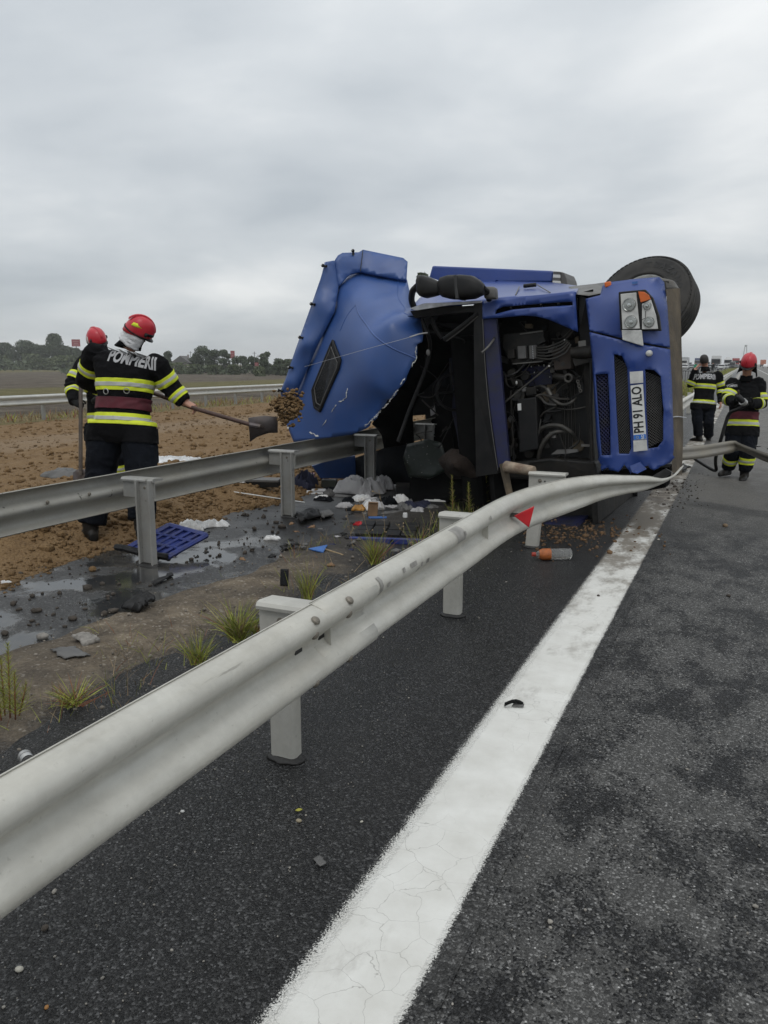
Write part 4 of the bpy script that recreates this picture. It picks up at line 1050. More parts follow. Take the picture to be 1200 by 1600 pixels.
blob('mirror_housing', [(q[5], 10*px, .06), (q[6], 15*px, .09), (q[7], 18*px, .115), (q[8], 18.5*px, .12), (q[9], 17*px, .11), (q[10], 12*px, .08), (q[11], 8*px, .05)], M['black_plastic'], mm)
m = MB(); m.box(Vector(q[8]) + Vector((0.04, 0, -0.005)), (0.035, 2*18.0*px, 0.232)); m.build('housing_ridge', simple('worn_plastic', (0.03, 0.03, 0.03), 0.6), mm, bevel=0.01)
tb('mirror_arm', [(1.987,2.661,-0.18),(2.07,2.626,-0.12),(2.139,2.557,-0.02),(2.155,2.497,0.05)], 0.035, M['black_plastic'], mm)
tb('mirror_arm', [(1.272,2.537,-0.18),(1.258,2.491,-0.1),(1.284,2.438,-0.0)], 0.03, M['black_plastic'], mm)
blob('mirror_hinge', [(a, b, c) for a, b, c in zip([(1.299,2.493,-0.06),(1.279,2.497,-0.06),(1.204,2.486,-0.06),(1.178,2.476,-0.06)], (7*px, 9.5*px, 9.5*px, 8*px), (.04, .06, .06, .04))], M['mid_grey'], mm)

# -- windscreen opening: pillars, broken frame, seats and wheel inside
pr('windscreen_pillar', [(1.476,2.418,0.06),(1.368,2.432,0.02),(1.387,1.857,0.02),(1.38,1.328,0.02),(1.34,0.652,0.02),(1.595,0.624,0.06),(1.536,1.607,0.06)], M['black_plastic'], truck, 0.12)
tb('windscreen_seal', [(1.368,2.257,0.0),(1.378,1.791,-0.0),(1.368,1.295,-0.0),(1.324,0.688,0.0)], 0.004, M['mid_grey'], truck)
pr('pillar_cladding', [(1.372,2.259,0.03),(1.242,2.243,0.05),(1.231,1.841,0.05),(1.223,1.314,0.05),(1.211,0.725,0.05),(1.325,0.719,0.03),(1.369,1.327,0.03),(1.376,1.856,0.03)], M['blue_dark'], truck, 0.05)
pr('header_rail', [(2.202,2.45,0.06),(1.762,2.431,0.06),(1.392,2.406,0.06),(1.39,2.341,0.06),(1.776,2.368,0.08),(2.166,2.372,0.08)], M['black_plastic'], truck, 0.15)
tb('frame_bar', [(2.057,2.4,0.25),(2.022,2.26,0.28),(1.957,2.142,0.3)], 0.028, M['black_plastic'], truck)
tb('frame_bar', [(1.886,2.117,0.2),(1.661,2.208,0.12),(1.427,2.32,0.06)], 0.030, M['black_plastic'], truck)
tb('frame_edge', [(1.854,2.092,0.17),(1.636,2.184,0.09),(1.429,2.293,0.04)], 0.006, M['grey_metal'], truck)
tb('frame_bar', [(2.176,2.363,0.3),(2.083,2.209,0.2),(2.113,2.042,0.3),(2.197,1.805,0.3),(2.404,1.397,0.25),(2.561,1.049,0.2)], 0.022, M['black_plastic'], truck)
tb('grab_bar', [(1.766,2.125,0.5),(1.814,2.012,0.5),(1.806,1.835,0.5),(1.786,1.621,0.5),(1.781,1.407,0.5)], 0.016, M['black_plastic'], truck)
m = MB(); a = Vector([(2.051,1.991,0.1)][0]); m.ball(a, 0.03, 12, 8, (0.8, 1.2, 0.5)); m.build('interior_lamp', M['mid_grey'], truck, True)
m = MB(); a = Vector([(1.675,1.566,0.3)][0])
m = MB(); m.lathe([(0.21+0.018*math.cos(t), 0.018*math.sin(t)) for t in [2*math.pi*k/8 for k in range(9)]], 32, Matrix.Translation((2.05, 1.55, 0.75)) @ Matrix.Rotation(R(35), 4, 'Y'))
for k in range(3):
    aa = 2*math.pi*k/3; m.tube([Matrix.Translation((2.05, 1.55, 0.75)) @ Matrix.Rotation(R(35), 4, 'Y') @ Vector(v) for v in ((0, 0, 0), (0.2*math.cos(aa), 0.2*math.sin(aa), 0))], 0.014, 6)
m.build('steering_wheel', M['black_plastic'], truck, 50)
for s in (0.55, 1.75):
    m = MB(); m.box((1.75, s, 1.45), (0.16, 0.5, 0.5)); m.box((2.15, s, 1.75), (0.75, 0.48, 0.15), Matrix.Rotation(R(-10), 3, 'Y')); m.box((2.62, s, 1.82), (0.2, 0.28, 0.10))
    m.build('seat', M['seat'], truck, bevel=0.05)
m = MB(); m.box((1.78, 1.15, 0.55), (0.28, 2.0, 0.35)); m.build('dashboard', M['interior'], truck, bevel=0.06)
patch('torn_bedding', [(4.316,0.738,2.2),(3.637,0.878,1.9),(2.998,0.938,1.6),(2.824,0.446,1.4),(3.487,0.379,1.7),(4.315,0.359,2.2)], [(3.208,0.69,1.4),(3.771,0.57,1.9)], M['seat'], truck, step=0.05, thick=0.02, dent=0.25)
pr('arch_filler', [(0.549,2.397,0.35),(0.315,2.426,0.35),(0.339,2.001,0.35),(0.52,2.023,0.35)], M['interior'], truck, 0.03)
green = simple('laminated_glass_green', (0.006, 0.0095, 0.0075), 0.35, var=0.5, scale=16, bump=0.3, bscale=30, bdist=0.006, spec=0.3)
patch('broken_windscreen', [(2.62,0.992,0.55),(2.328,1.039,0.5),(2.155,0.984,0.5),(2.113,0.834,0.5),(2.132,0.648,0.45),(2.309,0.587,0.4),(2.593,0.615,0.45),(2.662,0.84,0.5)], [(2.363,0.827,0.48)], green, truck, step=0.06, thick=0.008, dent=0.05)
m = MB()
for k in range(22):
    a = Vector([(2.38,0.884,0.44)][0]) + Vector((rng.gauss(0, 0.16), rng.gauss(0, 0.14), rng.uniform(-0.08, 0.02))); m.ball(a, rng.uniform(0.003, 0.007), 5, 3)
m.build('glass_crumbs', M['mid_grey'], truck)
patch('blanket', [(2.255,0.767,0.5),(2.018,0.917,0.5),(1.772,0.867,0.5),(1.696,0.585,0.4),(2.072,0.549,0.4)], [(1.898,0.755,0.25)], simple('brown_blanket', (0.017, 0.010, 0.0065), 0.95, bump=0.6, bscale=30, bdist=0.02), truck, step=0.05, thick=0.02, dent=0.2)
patch('curtain', [(2.109,1.94,0.9),(1.81,1.98,0.8),(1.825,0.961,0.7),(2.046,0.891,0.8),(2.145,1.344,0.9)], [(1.943,1.483,0.75)], M['navy'], truck, step=0.07, thick=0.02, dent=0.2)
m = MB(); m.prism([(2.442,1.367,0.9),(2.387,1.424,0.9),(2.38,1.317,0.9),(2.441,1.29,0.9)], (0, 0, 0.02)); m.build('paper_scrap', M['white_dim'], truck)

# -- flap over the engine bay
patch('front_flap', [(1.368,2.257,0.0),(1.372,2.427,0.03),(1.249,2.448,0.02),(0.843,2.414,0.0),(0.442,2.387,0.0),(0.41,2.378,0.02),(0.415,2.007,0.05),(0.551,2.085,0.03),(0.685,2.162,-0.0),(0.818,2.211,0.0),(0.941,2.233,-0.0),(1.156,2.243,-0.0)], [(0.83,2.296,-0.07),(1.104,2.348,-0.03),(0.53,2.197,-0.02)], M['blue'], truck,
      holes=[[(1.235,2.285,0.0),(1.218,2.327,0.0),(1.155,2.347,-0.0),(0.784,2.328,0.0),(0.441,2.302,-0.0),(0.431,2.264,-0.0),(0.658,2.282,-0.0),(0.851,2.296,0.0),(1.05,2.305,-0.0)]], step=0.035, thick=0.02, smooth=50)
pr('flap_recess', [(1.309,2.266,0.07),(1.286,2.379,0.07),(0.802,2.363,0.07),(0.407,2.332,0.07),(0.413,2.223,0.07),(0.81,2.251,0.07)], M['interior'], truck, 0.02)
for a in ([(1.061,2.331,0.0)], [(0.752,2.32,-0.0)], [(0.579,2.309,0.0)]):
    m = MB(); m.tube([Vector(a[0]), Vector(a[0])+Vector((0, -0.04, 0.05))], 0.012, 6); m.build('flap_clip', M['black_plastic'], truck)

# -- engine bay
pr('blue_panel', [(1.132,1.737,0.45),(0.805,1.73,0.45),(0.818,1.531,0.45),(1.098,1.53,0.45)], M['blue_dark'], truck, 0.04)
pr('blue_panel', [(1.398,1.725,0.3),(1.327,1.718,0.3),(1.319,0.965,0.3),(1.406,0.97,0.3)], M['blue_dark'], truck, 0.04)
ecu = pr('control_unit', [(1.255,2.098,0.28),(0.822,2.084,0.28),(0.817,1.758,0.28),(1.18,1.783,0.28),(1.274,1.947,0.28)], M['dark_metal'], truck, 0.18, bevel=0.01)
pr('unit_edge', [(1.167,1.785,0.26),(0.851,1.775,0.26),(0.851,1.765,0.26),(1.168,1.772,0.26)], M['grey_metal'], ecu, 0.02)
pr('unit_edge', [(1.068,2.081,0.26),(0.823,2.083,0.26),(0.824,2.07,0.26),(1.069,2.068,0.26)], M['grey_metal'], ecu, 0.02)
for a in ("808,540", "826,540", "796,546"):
    pass
pr('connector', [(1.093,1.952,0.22),(1.004,1.948,0.22),(1.006,1.817,0.22),(1.095,1.82,0.22)], M['mid_grey'], ecu, 0.06, bevel=0.008)
pr('connector', [(0.97,1.944,0.22),(0.895,1.942,0.22),(0.898,1.806,0.22),(0.972,1.807,0.22)], M['mid_grey'], ecu, 0.06, bevel=0.008)
pr('connector', [(1.206,1.931,0.22),(1.129,1.929,0.22),(1.129,1.831,0.22),(1.206,1.832,0.22)], M['dark_metal'], ecu, 0.06, bevel=0.008)
for k in range(8):
    a = [(0.924,1.932,0.2)][0]; m = MB(); m.ball(Vector(a) + Vector((0, -0.018*k, 0)), 0.006, 6, 4); m.build('terminal', M['silver'], ecu)
for k, line in enumerate(([(0.89,1.915,0.22),(0.765,1.907,0.18),(0.657,1.933,0.2),(0.587,1.964,0.24)], [(0.892,1.89,0.22),(0.764,1.881,0.17),(0.646,1.906,0.2),(0.575,1.95,0.24)], [(0.894,1.864,0.22),(0.76,1.848,0.17),(0.634,1.879,0.2),(0.563,1.936,0.24)], [(0.896,1.838,0.22),(0.749,1.815,0.17),(0.623,1.853,0.2),(0.55,1.922,0.24)], [(0.897,1.812,0.22),(0.738,1.782,0.17),(0.598,1.824,0.2),(0.538,1.907,0.24)])):
    tb('cable', line, 0.008, M['hose'], truck, 6)
brk = pr('casting_bracket', [(0.74,1.879,0.25),(0.62,1.898,0.25),(0.536,1.875,0.25),(0.549,1.665,0.25),(0.728,1.664,0.25)], simple('rusty_casting', (0.035, 0.026, 0.021), 0.8, bump=0.5), truck, 0.12, bevel=0.01)
for a in ([(0.635,1.848,0.245)], [(0.636,1.72,0.245)], [(0.692,1.784,0.245)]):
    m = MB(); m.lathe([(0.0, 0), (0.022, 0), (0.024, 0.01)], 12, Matrix.Translation(a[0])); m.build('bolt_hole', M['ink'], brk)
m = MB(); a = P3([(0.527,1.816,0.2),(0.463,1.816,0.2),(0.306,1.804,0.15),(0.299,1.803,0.15)]); m.tube(a, [0.05, 0.065, 0.065, 0.05], 16); wm = m.build('wiper_motor', M['dark_metal'], truck, 40)
m = MB(); a = P3([(0.303,1.803,0.14),(0.291,1.802,0.14),(0.225,1.794,0.12),(0.212,1.793,0.12)]); m.tube(a, [0.06, 0.078, 0.078, 0.066], 20)
for k in range(4): m.tube([a[1].lerp(a[2], 0.2+0.2*k), a[1].lerp(a[2], 0.28+0.2*k)], 0.083, 20)
m.build('motor_cap', M['black_plastic'], wm, 40)
pr('motor_plate', [(0.446,1.926,0.16),(0.32,1.93,0.16),(0.318,1.843,0.16),(0.445,1.845,0.16)], M['grey_metal'], truck, 0.03, bevel=0.006)
pr('motor_bracket', [(0.519,1.764,0.18),(0.291,1.74,0.18),(0.292,1.715,0.18),(0.498,1.686,0.18)], M['dark_metal'], truck, 0.06)
m = MB(); m.lathe([(0.036+0.014*math.cos(t), 0.014*math.sin(t)) for t in [2*math.pi*k/8 for k in range(9)]], 24, Matrix.Translation([(0.575,1.572,0.2)][0])); m.lathe([(0.036, 0), (0.036, 0.14)], 20, Matrix.Translation([(0.575,1.572,0.2)][0])); m.build('pipe_end', M['hose'], truck, 50)
tb('pipe', [(0.739,1.606,0.28),(0.65,1.585,0.24),(0.598,1.574,0.24)], 0.036, M['dark_metal'], truck)
for k in range(5):
    a = Vector([(0.485,1.531,0.22)][0]) + Vector((-0.005*k, -0.024*k, 0)); m = MB(); m.lathe([(0.014+0.005*math.cos(t), 0.005*math.sin(t)) for t in [2*math.pi*q/6 for q in range(7)]], 10, Matrix.Translation(a) @ Matrix.Rotation(R(70*(k % 2)), 4, 'Y')); m.build('chain_link', M['grey_metal'], truck)
box = pr('battery_box', [(1.133,1.406,0.22),(0.925,1.414,0.22),(0.941,0.868,0.22),(1.153,0.839,0.22)], M['black_plastic'], truck, 0.3, bevel=0.015)
pr('box_label', [(1.13,1.359,0.212),(1.091,1.362,0.212),(1.093,1.289,0.212),(1.131,1.289,0.212)], M['white_plastic'], box, 0.004)
rad = pr('radiator', [(0.966,1.531,0.48),(0.42,1.559,0.48),(0.43,0.68,0.48),(1.022,0.709,0.48)], simple('radiator_core', (0.012, 0.012, 0.012), 0.7), truck, 0.06)
for k in range(8):
    x = 878 + 2.6*k
    a, b = Vector([(0.71,1.508,0.45)][0]), Vector([(0.734,0.808,0.45)][0]); o_ = Vector((-0.0185*k, 0, 0))
    m = MB(); m.tube([a + o_, b + o_], 0.0032, 4); m.build('radiator_fin', M['grey_metal'] if k % 2 else M['hose'], rad)
for line, r in (([(0.96,1.506,0.36),(0.899,1.518,0.32),(0.834,1.483,0.3),(0.781,1.387,0.28),(0.679,1.313,0.26),(0.586,1.319,0.26),(0.533,1.371,0.3)], 0.018), ([(1.006,1.443,0.36),(0.901,1.396,0.3),(0.839,1.332,0.28),(0.729,1.31,0.27)], 0.016),
                ([(0.962,1.17,0.36),(0.878,1.241,0.3),(0.746,1.291,0.28)], 0.010), ([(0.976,0.982,0.34),(0.918,1.071,0.28),(0.811,1.105,0.25),(0.697,1.091,0.25),(0.6,1.017,0.27),(0.57,0.93,0.34)], 0.024),
                ([(0.972,0.767,0.3),(0.922,0.878,0.25),(0.848,0.976,0.23),(0.766,1.03,0.24),(0.669,1.034,0.28)], 0.023), ([(0.752,1.284,0.3),(0.602,1.253,0.28),(0.441,1.266,0.3)], 0.007), ([(0.916,1.177,0.3),(0.934,1.046,0.26),(0.955,0.946,0.26)], 0.007)):
    tb('hose', line, r, M['hose'], truck, 10)
m = MB(); a = P3([(0.824,1.489,0.29),(0.786,1.413,0.28)]); m.tube(a, 0.023, 10); m.build('hose_clamp', M['grey_metal'], truck, 40)
tb('strut_rod', [(1.292,1.355,0.14),(0.771,1.708,0.2)], 0.010, M['hose'], truck, 8, 1)
tb('wiper_arm', [(1.373,1.914,-0.08),(1.315,1.959,-0.06),(1.278,2.041,0.05)], [0.012]*13, M['grey_metal'], truck)
tb('wiper_arm', [(1.278,2.041,0.05),(1.27,2.107,0.12),(1.262,2.207,0.2)], 0.022, M['dark_metal'], truck)
for line, r in (([(1.368,1.656,0.2),(1.359,1.317,0.2),(1.347,0.907,0.2)], 0.012), ([(1.222,1.505,0.3),(1.233,1.166,0.3),(1.242,0.753,0.3)], 0.014), ([(0.317,1.711,0.12),(0.354,1.241,0.14),(0.373,0.726,0.15)], 0.020), ([(1.266,1.678,0.3),(1.242,1.575,0.25),(1.206,1.53,0.3),(1.131,1.563,0.34)], 0.010), ([(1.327,0.803,0.2),(1.162,0.719,0.2),(0.898,0.728,0.25)], 0.018), ([(1.275,1.846,0.2),(1.296,1.947,0.16),(1.288,2.046,0.2)], 0.02), ([(0.394,1.675,0.2),(0.437,1.565,0.22),(0.5,1.506,0.25)], 0.006)):
    tb('pipe', line, r, M['dark_metal'], truck)
pr('bracket', [(0.817,0.805,0.25),(0.753,0.848,0.25),(0.54,0.843,0.25),(0.535,0.816,0.25),(0.655,0.803,0.25)], M['mid_grey'], truck, 0.04)
pr('bracket', [(0.485,0.897,0.2),(0.401,0.886,0.2),(0.402,0.866,0.2),(0.487,0.871,0.2)], M['grey_metal'], truck, 0.04)
pr('bracket', [(1.219,1.64,0.28),(1.089,1.6,0.28),(1.074,1.519,0.28),(1.197,1.557,0.28)], M['dark_metal'], truck, 0.06, bevel=0.01)
pr('relay_block', [(1.349,0.923,0.25),(1.235,0.916,0.25),(1.243,0.807,0.25),(1.343,0.812,0.25)], M['dark_metal'], truck, 0.1, bevel=0.01)
pr('relay_block', [(1.066,1.518,0.3),(0.955,1.521,0.3),(0.947,1.44,0.3),(1.058,1.43,0.3)], M['dark_metal'], truck, 0.1, bevel=0.01)
pr('crushed_bumper_beam', [(1.303,0.739,0.2),(0.812,0.769,0.2),(0.353,0.707,0.2),(0.336,0.555,0.2),(0.843,0.522,0.25),(1.297,0.567,0.25)], M['dark_metal'], truck, 0.3, bevel=0.02)
pr('lower_front', [(2.642,0.675,0.6),(1.338,0.629,0.5),(0.404,0.6,0.4),(-0.326,0.6,0.4),(-0.286,0.395,0.4),(0.376,0.294,0.5),(2.68,0.289,0.6)], M['interior'], truck, 0.3)
for s_ in "807,598,0.26; 782,600,0.18; 782,619,0.18; 786,660,0.2; 858,590,0.42; 830,573,0.42; 842,571,0.42; 850,570,0.42; 835,582,0.42; 779,678,0.2".split(';'):
    pass
for a in [(1.133,1.579,0.24),(1.284,1.594,0.17),(1.295,1.455,0.17),(1.298,1.177,0.2),(0.826,1.606,0.42),(1.018,1.733,0.42),(0.934,1.737,0.42),(0.879,1.732,0.42),(0.987,1.669,0.42),(1.357,1.058,0.2),(0.753,1.712,0.16),(0.59,1.957,0.2)]:
    m = MB(); m.ball(a, rng.uniform(0.006, 0.012), 7, 5, (1, rng.uniform(0.8, 1.8), 1)); m.build('bolt_head', M['lamp_grey'], truck)

# clutter of pipes, clips and small castings filling the bay
eng = [M['dark_metal'], M['hose'], M['black_plastic'], simple('greasy_casting', (0.040, 0.036, 0.031), 0.6, metal=0.2, bump=0.6, bscale=30, dirt=(0.015, 0.013, 0.011), dirt_amt=0.8, dscale=7), M['mid_grey'], M['mud']]
for k in range(54):
    u, s = rng.uniform(0.48, 1.36), rng.uniform(0.75, 2.15); z = rng.uniform(0.30, 0.55)
    sz = (rng.uniform(0.02, 0.11), rng.uniform(0.02, 0.13), rng.uniform(0.04, 0.12))
    m = MB(); q = Matrix.Rotation(rng.uniform(-0.5, 0.5), 3, 'Z') @ Matrix.Rotation(rng.uniform(-0.4, 0.4), 3, 'X')
    if k % 3: m.box((u, s, z), sz, q, rng.uniform(0.7, 1.0))
    else: m.lathe([(0.001, -0.05), (sz[0]*0.6, -0.05), (sz[0]*0.6, 0.01), (sz[0]*0.45, 0.02), (sz[0]*0.45, 0.06), (0.001, 0.06)], 12, Matrix.Translation((u, s, z)) @ q.to_4x4())
    m.build('fitting', rng.choice(eng), truck, bevel=0.004)
for k in range(34):
    u, s, z = rng.uniform(0.5, 1.34), rng.uniform(0.8, 2.1), rng.uniform(0.26, 0.48); a = rng.uniform(0, 6.28); P_ = [(u, s, z)]
    for _ in range(3):
        a += rng.uniform(-0.9, 0.9); l_ = rng.uniform(0.06, 0.20); u = min(1.38, max(0.46, u + l_*math.cos(a))); s = min(2.2, max(0.72, s + l_*math.sin(a))); z += rng.uniform(-0.05, 0.05); P_.append((u, s, z))
    tb('wiring', P_, rng.choice((0.004, 0.005, 0.007, 0.011)), rng.choice(eng[:4]), truck, 6, 4)
for k in range(16):
    u, s = rng.uniform(1.5, 2.35), rng.uniform(0.75, 2.2); z = rng.uniform(0.25, 0.9); P_ = [(u, s, z)]
    for _ in range(3): u += rng.uniform(-0.2, 0.2); s += rng.uniform(-0.25, 0.12); z += rng.uniform(-0.1, 0.1); P_.append((u, s, z))
    tb('loose_trim', P_, rng.choice((0.005, 0.008, 0.014)), rng.choice((M['black_plastic'], M['hose'], M['dark_metal'])), truck, 6, 4)
# -- headlight corner and bumper
corner = patch('headlight_panel', [(0.343,2.322,0.14),(0.195,2.336,0.12),(0.18,2.422,0.16),(0.12,2.447,0.14),(-0.182,2.436,0.12),(-0.349,2.426,0.16),(-0.384,2.379,0.22),(-0.414,2.139,0.14),(-0.427,1.763,0.1),(-0.288,1.807,0.0),(-0.087,1.866,0.0),(0.118,1.944,-0.0),(0.298,2.01,0.03)], [(-0.138,2.165,-0.04),(0.01,2.247,-0.01),(0.255,2.165,0.07),(-0.309,2.201,-0.02),(0.074,2.047,-0.01)], M['blue'], truck, step=0.03, thick=0.010, smooth=55)
def jagb(x, y): return 0.020 if y < 0.74 else 0.0
bumper = patch('bumper', [(0.299,1.992,0.03),(0.119,1.926,-0.0),(-0.086,1.848,-0.0),(-0.287,1.789,-0.0),(-0.426,1.745,0.1),(-0.43,1.422,0.1),(-0.426,1.06,0.1),(-0.422,0.815,0.1),(-0.399,0.687,0.1),(-0.346,0.646,0.05),(-0.247,0.625,-0.0),(-0.178,0.666,0.0),(-0.117,0.62,-0.01),(-0.07,0.671,-0.0),(-0.025,0.61,-0.0),(0.026,0.675,-0.0),(0.091,0.609,0.0),(0.145,0.63,0.0),(0.197,0.662,0.02),(0.273,0.642,0.05),(0.295,0.925,0.05),(0.295,1.366,0.05),(0.293,1.739,0.05)],
    [(-0.127,1.212,-0.04),(-0.398,1.188,0.01),(0.119,1.229,-0.0),(-0.112,1.665,-0.03),(-0.128,0.77,-0.03)], M['blue'], truck,
    holes=[[(0.073,1.758,0.0),(-0.003,1.731,0.0),(-0.045,1.612,-0.0),(-0.043,1.217,0.0),(-0.043,0.846,-0.0),(-0.022,0.791,0.0),(0.075,0.797,-0.0),(0.077,1.226,-0.0)], [(-0.208,1.583,-0.0),(-0.289,1.569,-0.0),(-0.349,1.504,-0.0),(-0.359,1.192,-0.0),(-0.346,0.902,0.0),(-0.291,0.838,0.0),(-0.203,0.831,-0.0),(-0.202,1.204,0.0)], [(0.266,1.582,-0.0),(0.138,1.576,-0.0),(0.138,1.231,0.0),(0.155,0.788,-0.0),(0.248,0.787,-0.0),(0.26,1.241,0.0)]], step=0.03, thick=0.010, jag=jagb, smooth=55)
pr('grille_back', [(0.116,1.794,0.1),(-0.069,1.749,0.1),(-0.057,0.761,0.1),(0.127,0.758,0.1)], M['interior'], bumper, 0.02)
pr('grille_back', [(-0.17,1.617,0.1),(-0.39,1.582,0.1),(-0.369,0.794,0.1),(-0.143,0.794,0.1)], M['interior'], bumper, 0.02)
pr('grille_back', [(0.305,1.616,0.1),(0.126,1.598,0.1),(0.152,0.753,0.1),(0.297,0.754,0.1)], M['interior'], bumper, 0.02)
def lattice(name, quad, nu, nv, r, mat, parent):
    """diamond mesh between four corners"""
    A, B_, C_, D_ = [Vector(q) for q in quad]
    f = lambda u, v: A.lerp(B_, u).lerp(D_.lerp(C_, u), v)
    m = MB()
    for i in range(-nv, nu+1):
        for sgn in (1, -1):
            pts = []
            for k in range(nv*2+1):
                v = k/(nv*2); u = (i + (v*nv if sgn > 0 else nv - v*nv))/nu
                if -1e-6 <= u <= 1+1e-6: pts.append(f(min(1, max(0, u)), v))
            if len(pts) > 1: m.tube([pts[0], pts[-1]], r, 4, False)
    return m.build(name, mat, parent)
lattice('grille_mesh', [(0.267,1.576,0.03),(0.144,1.57,0.03),(0.167,0.792,0.03),(0.261,0.791,0.03)], 3, 20, 0.006, M['blue_dark'], bumper)
lattice('grille_mesh', [(0.084,1.741,0.08),(-0.032,1.644,0.08),(-0.02,0.79,0.08),(0.09,0.796,0.08)], 5, 32, 0.003, M['mid_grey'], bumper)
lattice('grille_mesh', [(-0.195,1.566,0.08),(-0.331,1.492,0.08),(-0.335,0.896,0.08),(-0.184,0.831,0.08)], 6, 26, 0.003, M['mid_grey'], bumper)
# number plate and the bare mounts above and below it
ZP = -0.065
def plq(s): return [Vector((q[0], q[1], ZP)) for q in s]
plate = pr('number_plate', plq([(-0.079,1.444,-0.06),(-0.192,1.448,-0.06),(-0.199,0.928,-0.06),(-0.084,0.927,-0.06)]), M['plate_white'], truck, 0.012)
pa, pb, pc, pd = plq([(-0.079,1.444,-0.06),(-0.192,1.448,-0.06),(-0.199,0.928,-0.06),(-0.084,0.927,-0.06)])
org = pd.lerp(pc, 0.5); ax = (pa.lerp(pb, 0.5) - org); Ln = ax.length; ax.normalize(); ay = (pa - pb).normalized(); Hn = (pa - pb).length
def on_plate(vs, x0, off): return [org + ax*(x0 + q.x) + ay*q.y + Vector((0, 0, -off)) for q in vs]
band = [Vector((0, -Hn/2, 0)), Vector((Ln*0.085, -Hn/2, 0)), Vector((Ln*0.085, Hn/2, 0)), Vector((0, Hn/2, 0))]
m = MB(); m.prism(on_plate(band, 0.004, 0.002), (0, 0, 0.002)); bnd = m.build('euro_band', M['euro_blue'], plate)
vs, fs = text_mesh('RO', 0.036, 0.001, 0.9); m = MB(); m.add(on_plate([Vector((q.x, q.y - Hn*0.25, 0)) for q in vs], Ln*0.045, 0.0042), fs); m.build('country_letters', M['plate_white'], bnd, fix=False)
m = MB()
for k in range(12):
    a = 2*math.pi*k/12; m.add(on_plate([Vector((0.011*math.cos(a) + 0.003*math.cos(b), Hn*0.2 + 0.011*math.sin(a) + 0.003*math.sin(b), 0)) for b in (0, 2.1, 4.2)], Ln*0.045, 0.0042), [(0, 1, 2)])
m.build('stars', simple('star_yellow', (0.6, 0.5, 0.05)), bnd, fix=False)
vs, fs = text_mesh('PH 91 ALO', 0.125, 0.0030, 0.78, 0, 1.0)
wd_ = max(q.x for q in vs) - min(q.x for q in vs); k_ = Ln*0.84/wd_
m = MB(); m.add(on_plate([Vector((q.x*k_, q.y, 0)) for q in vs], Ln*0.545, 0.003), fs); m.build('plate_letters', M['ink'], plate, fix=False)
pr('plate_mount', plq([(-0.077,1.573,-0.06),(-0.197,1.57,-0.06),(-0.195,1.46,-0.06),(-0.078,1.462,-0.06)]), M['lamp_grey'], truck, 0.012)
pr('plate_mount', plq([(-0.079,0.921,-0.06),(-0.202,0.922,-0.06),(-0.203,0.821,-0.06),(-0.077,0.815,-0.06)]), M['lamp_grey'], truck, 0.012)
# headlights
hl = pr('headlight', [(-0.009,2.323,-0.055),(-0.251,2.311,-0.055),(-0.315,2.227,-0.055),(-0.364,2.053,-0.055),(-0.375,1.918,-0.055),(-0.008,1.963,-0.055)], M['black_plastic'], truck, 0.06, bevel=0.01)
pr('reflector_bowl', [(-0.03,2.299,-0.068),(-0.172,2.293,-0.068),(-0.188,1.961,-0.068),(-0.031,1.975,-0.068)], M['lamp_grey'], hl, 0.02, bevel=0.004)
pr('reflector_bowl', [(-0.219,2.182,-0.068),(-0.3,2.211,-0.068),(-0.338,2.061,-0.068),(-0.35,1.938,-0.068),(-0.208,1.953,-0.068)], M['lamp_grey'], hl, 0.02, bevel=0.004)
pr('turn_signal', [(-0.19,2.299,-0.07),(-0.244,2.288,-0.07),(-0.282,2.254,-0.07),(-0.298,2.214,-0.07),(-0.208,2.197,-0.07)], M['orange'], hl, 0.02, bevel=0.004)
for (a, rp) in (([(-0.104,2.189,-0.07)], 10), ([(-0.112,2.032,-0.07)], 9.5), ([(-0.264,2.158,-0.07)], 6.2), ([(-0.274,2.009,-0.07)], 8)):
    r_ = rp*0.0061; T_ = Matrix.Translation(a[0]) @ Matrix.Rotation(R(180), 4, 'X')
    m = MB(); m.lathe([(r_*0.35, -0.012), (r_*0.7, -0.006), (r_*0.92, 0.004), (r_, 0.008), (r_*1.05, 0.0)], 28, T_); lens = m.build('lens_ring', M['chrome'], hl, 50)
    m = MB(); m.lathe([(0.0005, 0.016), (r_*0.3, 0.015), (r_*0.38, 0.002)], 20, T_); m.build('bulb_shield', M['chrome'], hl, 60)
    m = MB(); m.lathe([(0.0005, 0.022), (r_*0.5, 0.020), (r_*0.85, 0.014), (r_*0.98, 0.009), (r_*0.98, 0.0055), (r_*0.85, 0.010), (r_*0.5, 0.016), (0.0005, 0.018)], 28, T_); m.build('lamp_glass', M['glass'], hl, 60)
pr('lamp_joint', [(-0.247,2.113,-0.089),(-0.253,2.112,-0.09),(-0.25,2.048,-0.089),(-0.245,2.049,-0.089)], M['ink'], hl, 0.003)
pr('lamp_joint', [(-0.216,2.041,-0.09),(-0.245,2.052,-0.089),(-0.244,2.046,-0.089),(-0.215,2.035,-0.09)], M['ink'], hl, 0.003)
pr('white_bracket', [(-0.021,1.97,-0.06),(-0.203,1.947,-0.06),(-0.209,1.797,-0.05),(-0.023,1.878,-0.05)], M['lamp_grey'], truck, 0.03, bevel=0.006)
m = MB(); m.lathe([(0.0005, 0.016), (0.02, 0.014), (0.028, 0.006), (0.030, -0.03)], 20, Matrix.Translation([(-0.256,1.727,-0.04)][0]) @ Matrix.Rotation(R(180), 4, 'X')); m.build('tow_cap', M['lamp_grey'], truck, 40)
pr('side_marker', [(0.155,2.451,0.12),(0.091,2.453,0.12),(0.081,2.404,0.12),(0.148,2.399,0.12)], M['orange'], truck, 0.06, bevel=0.012)
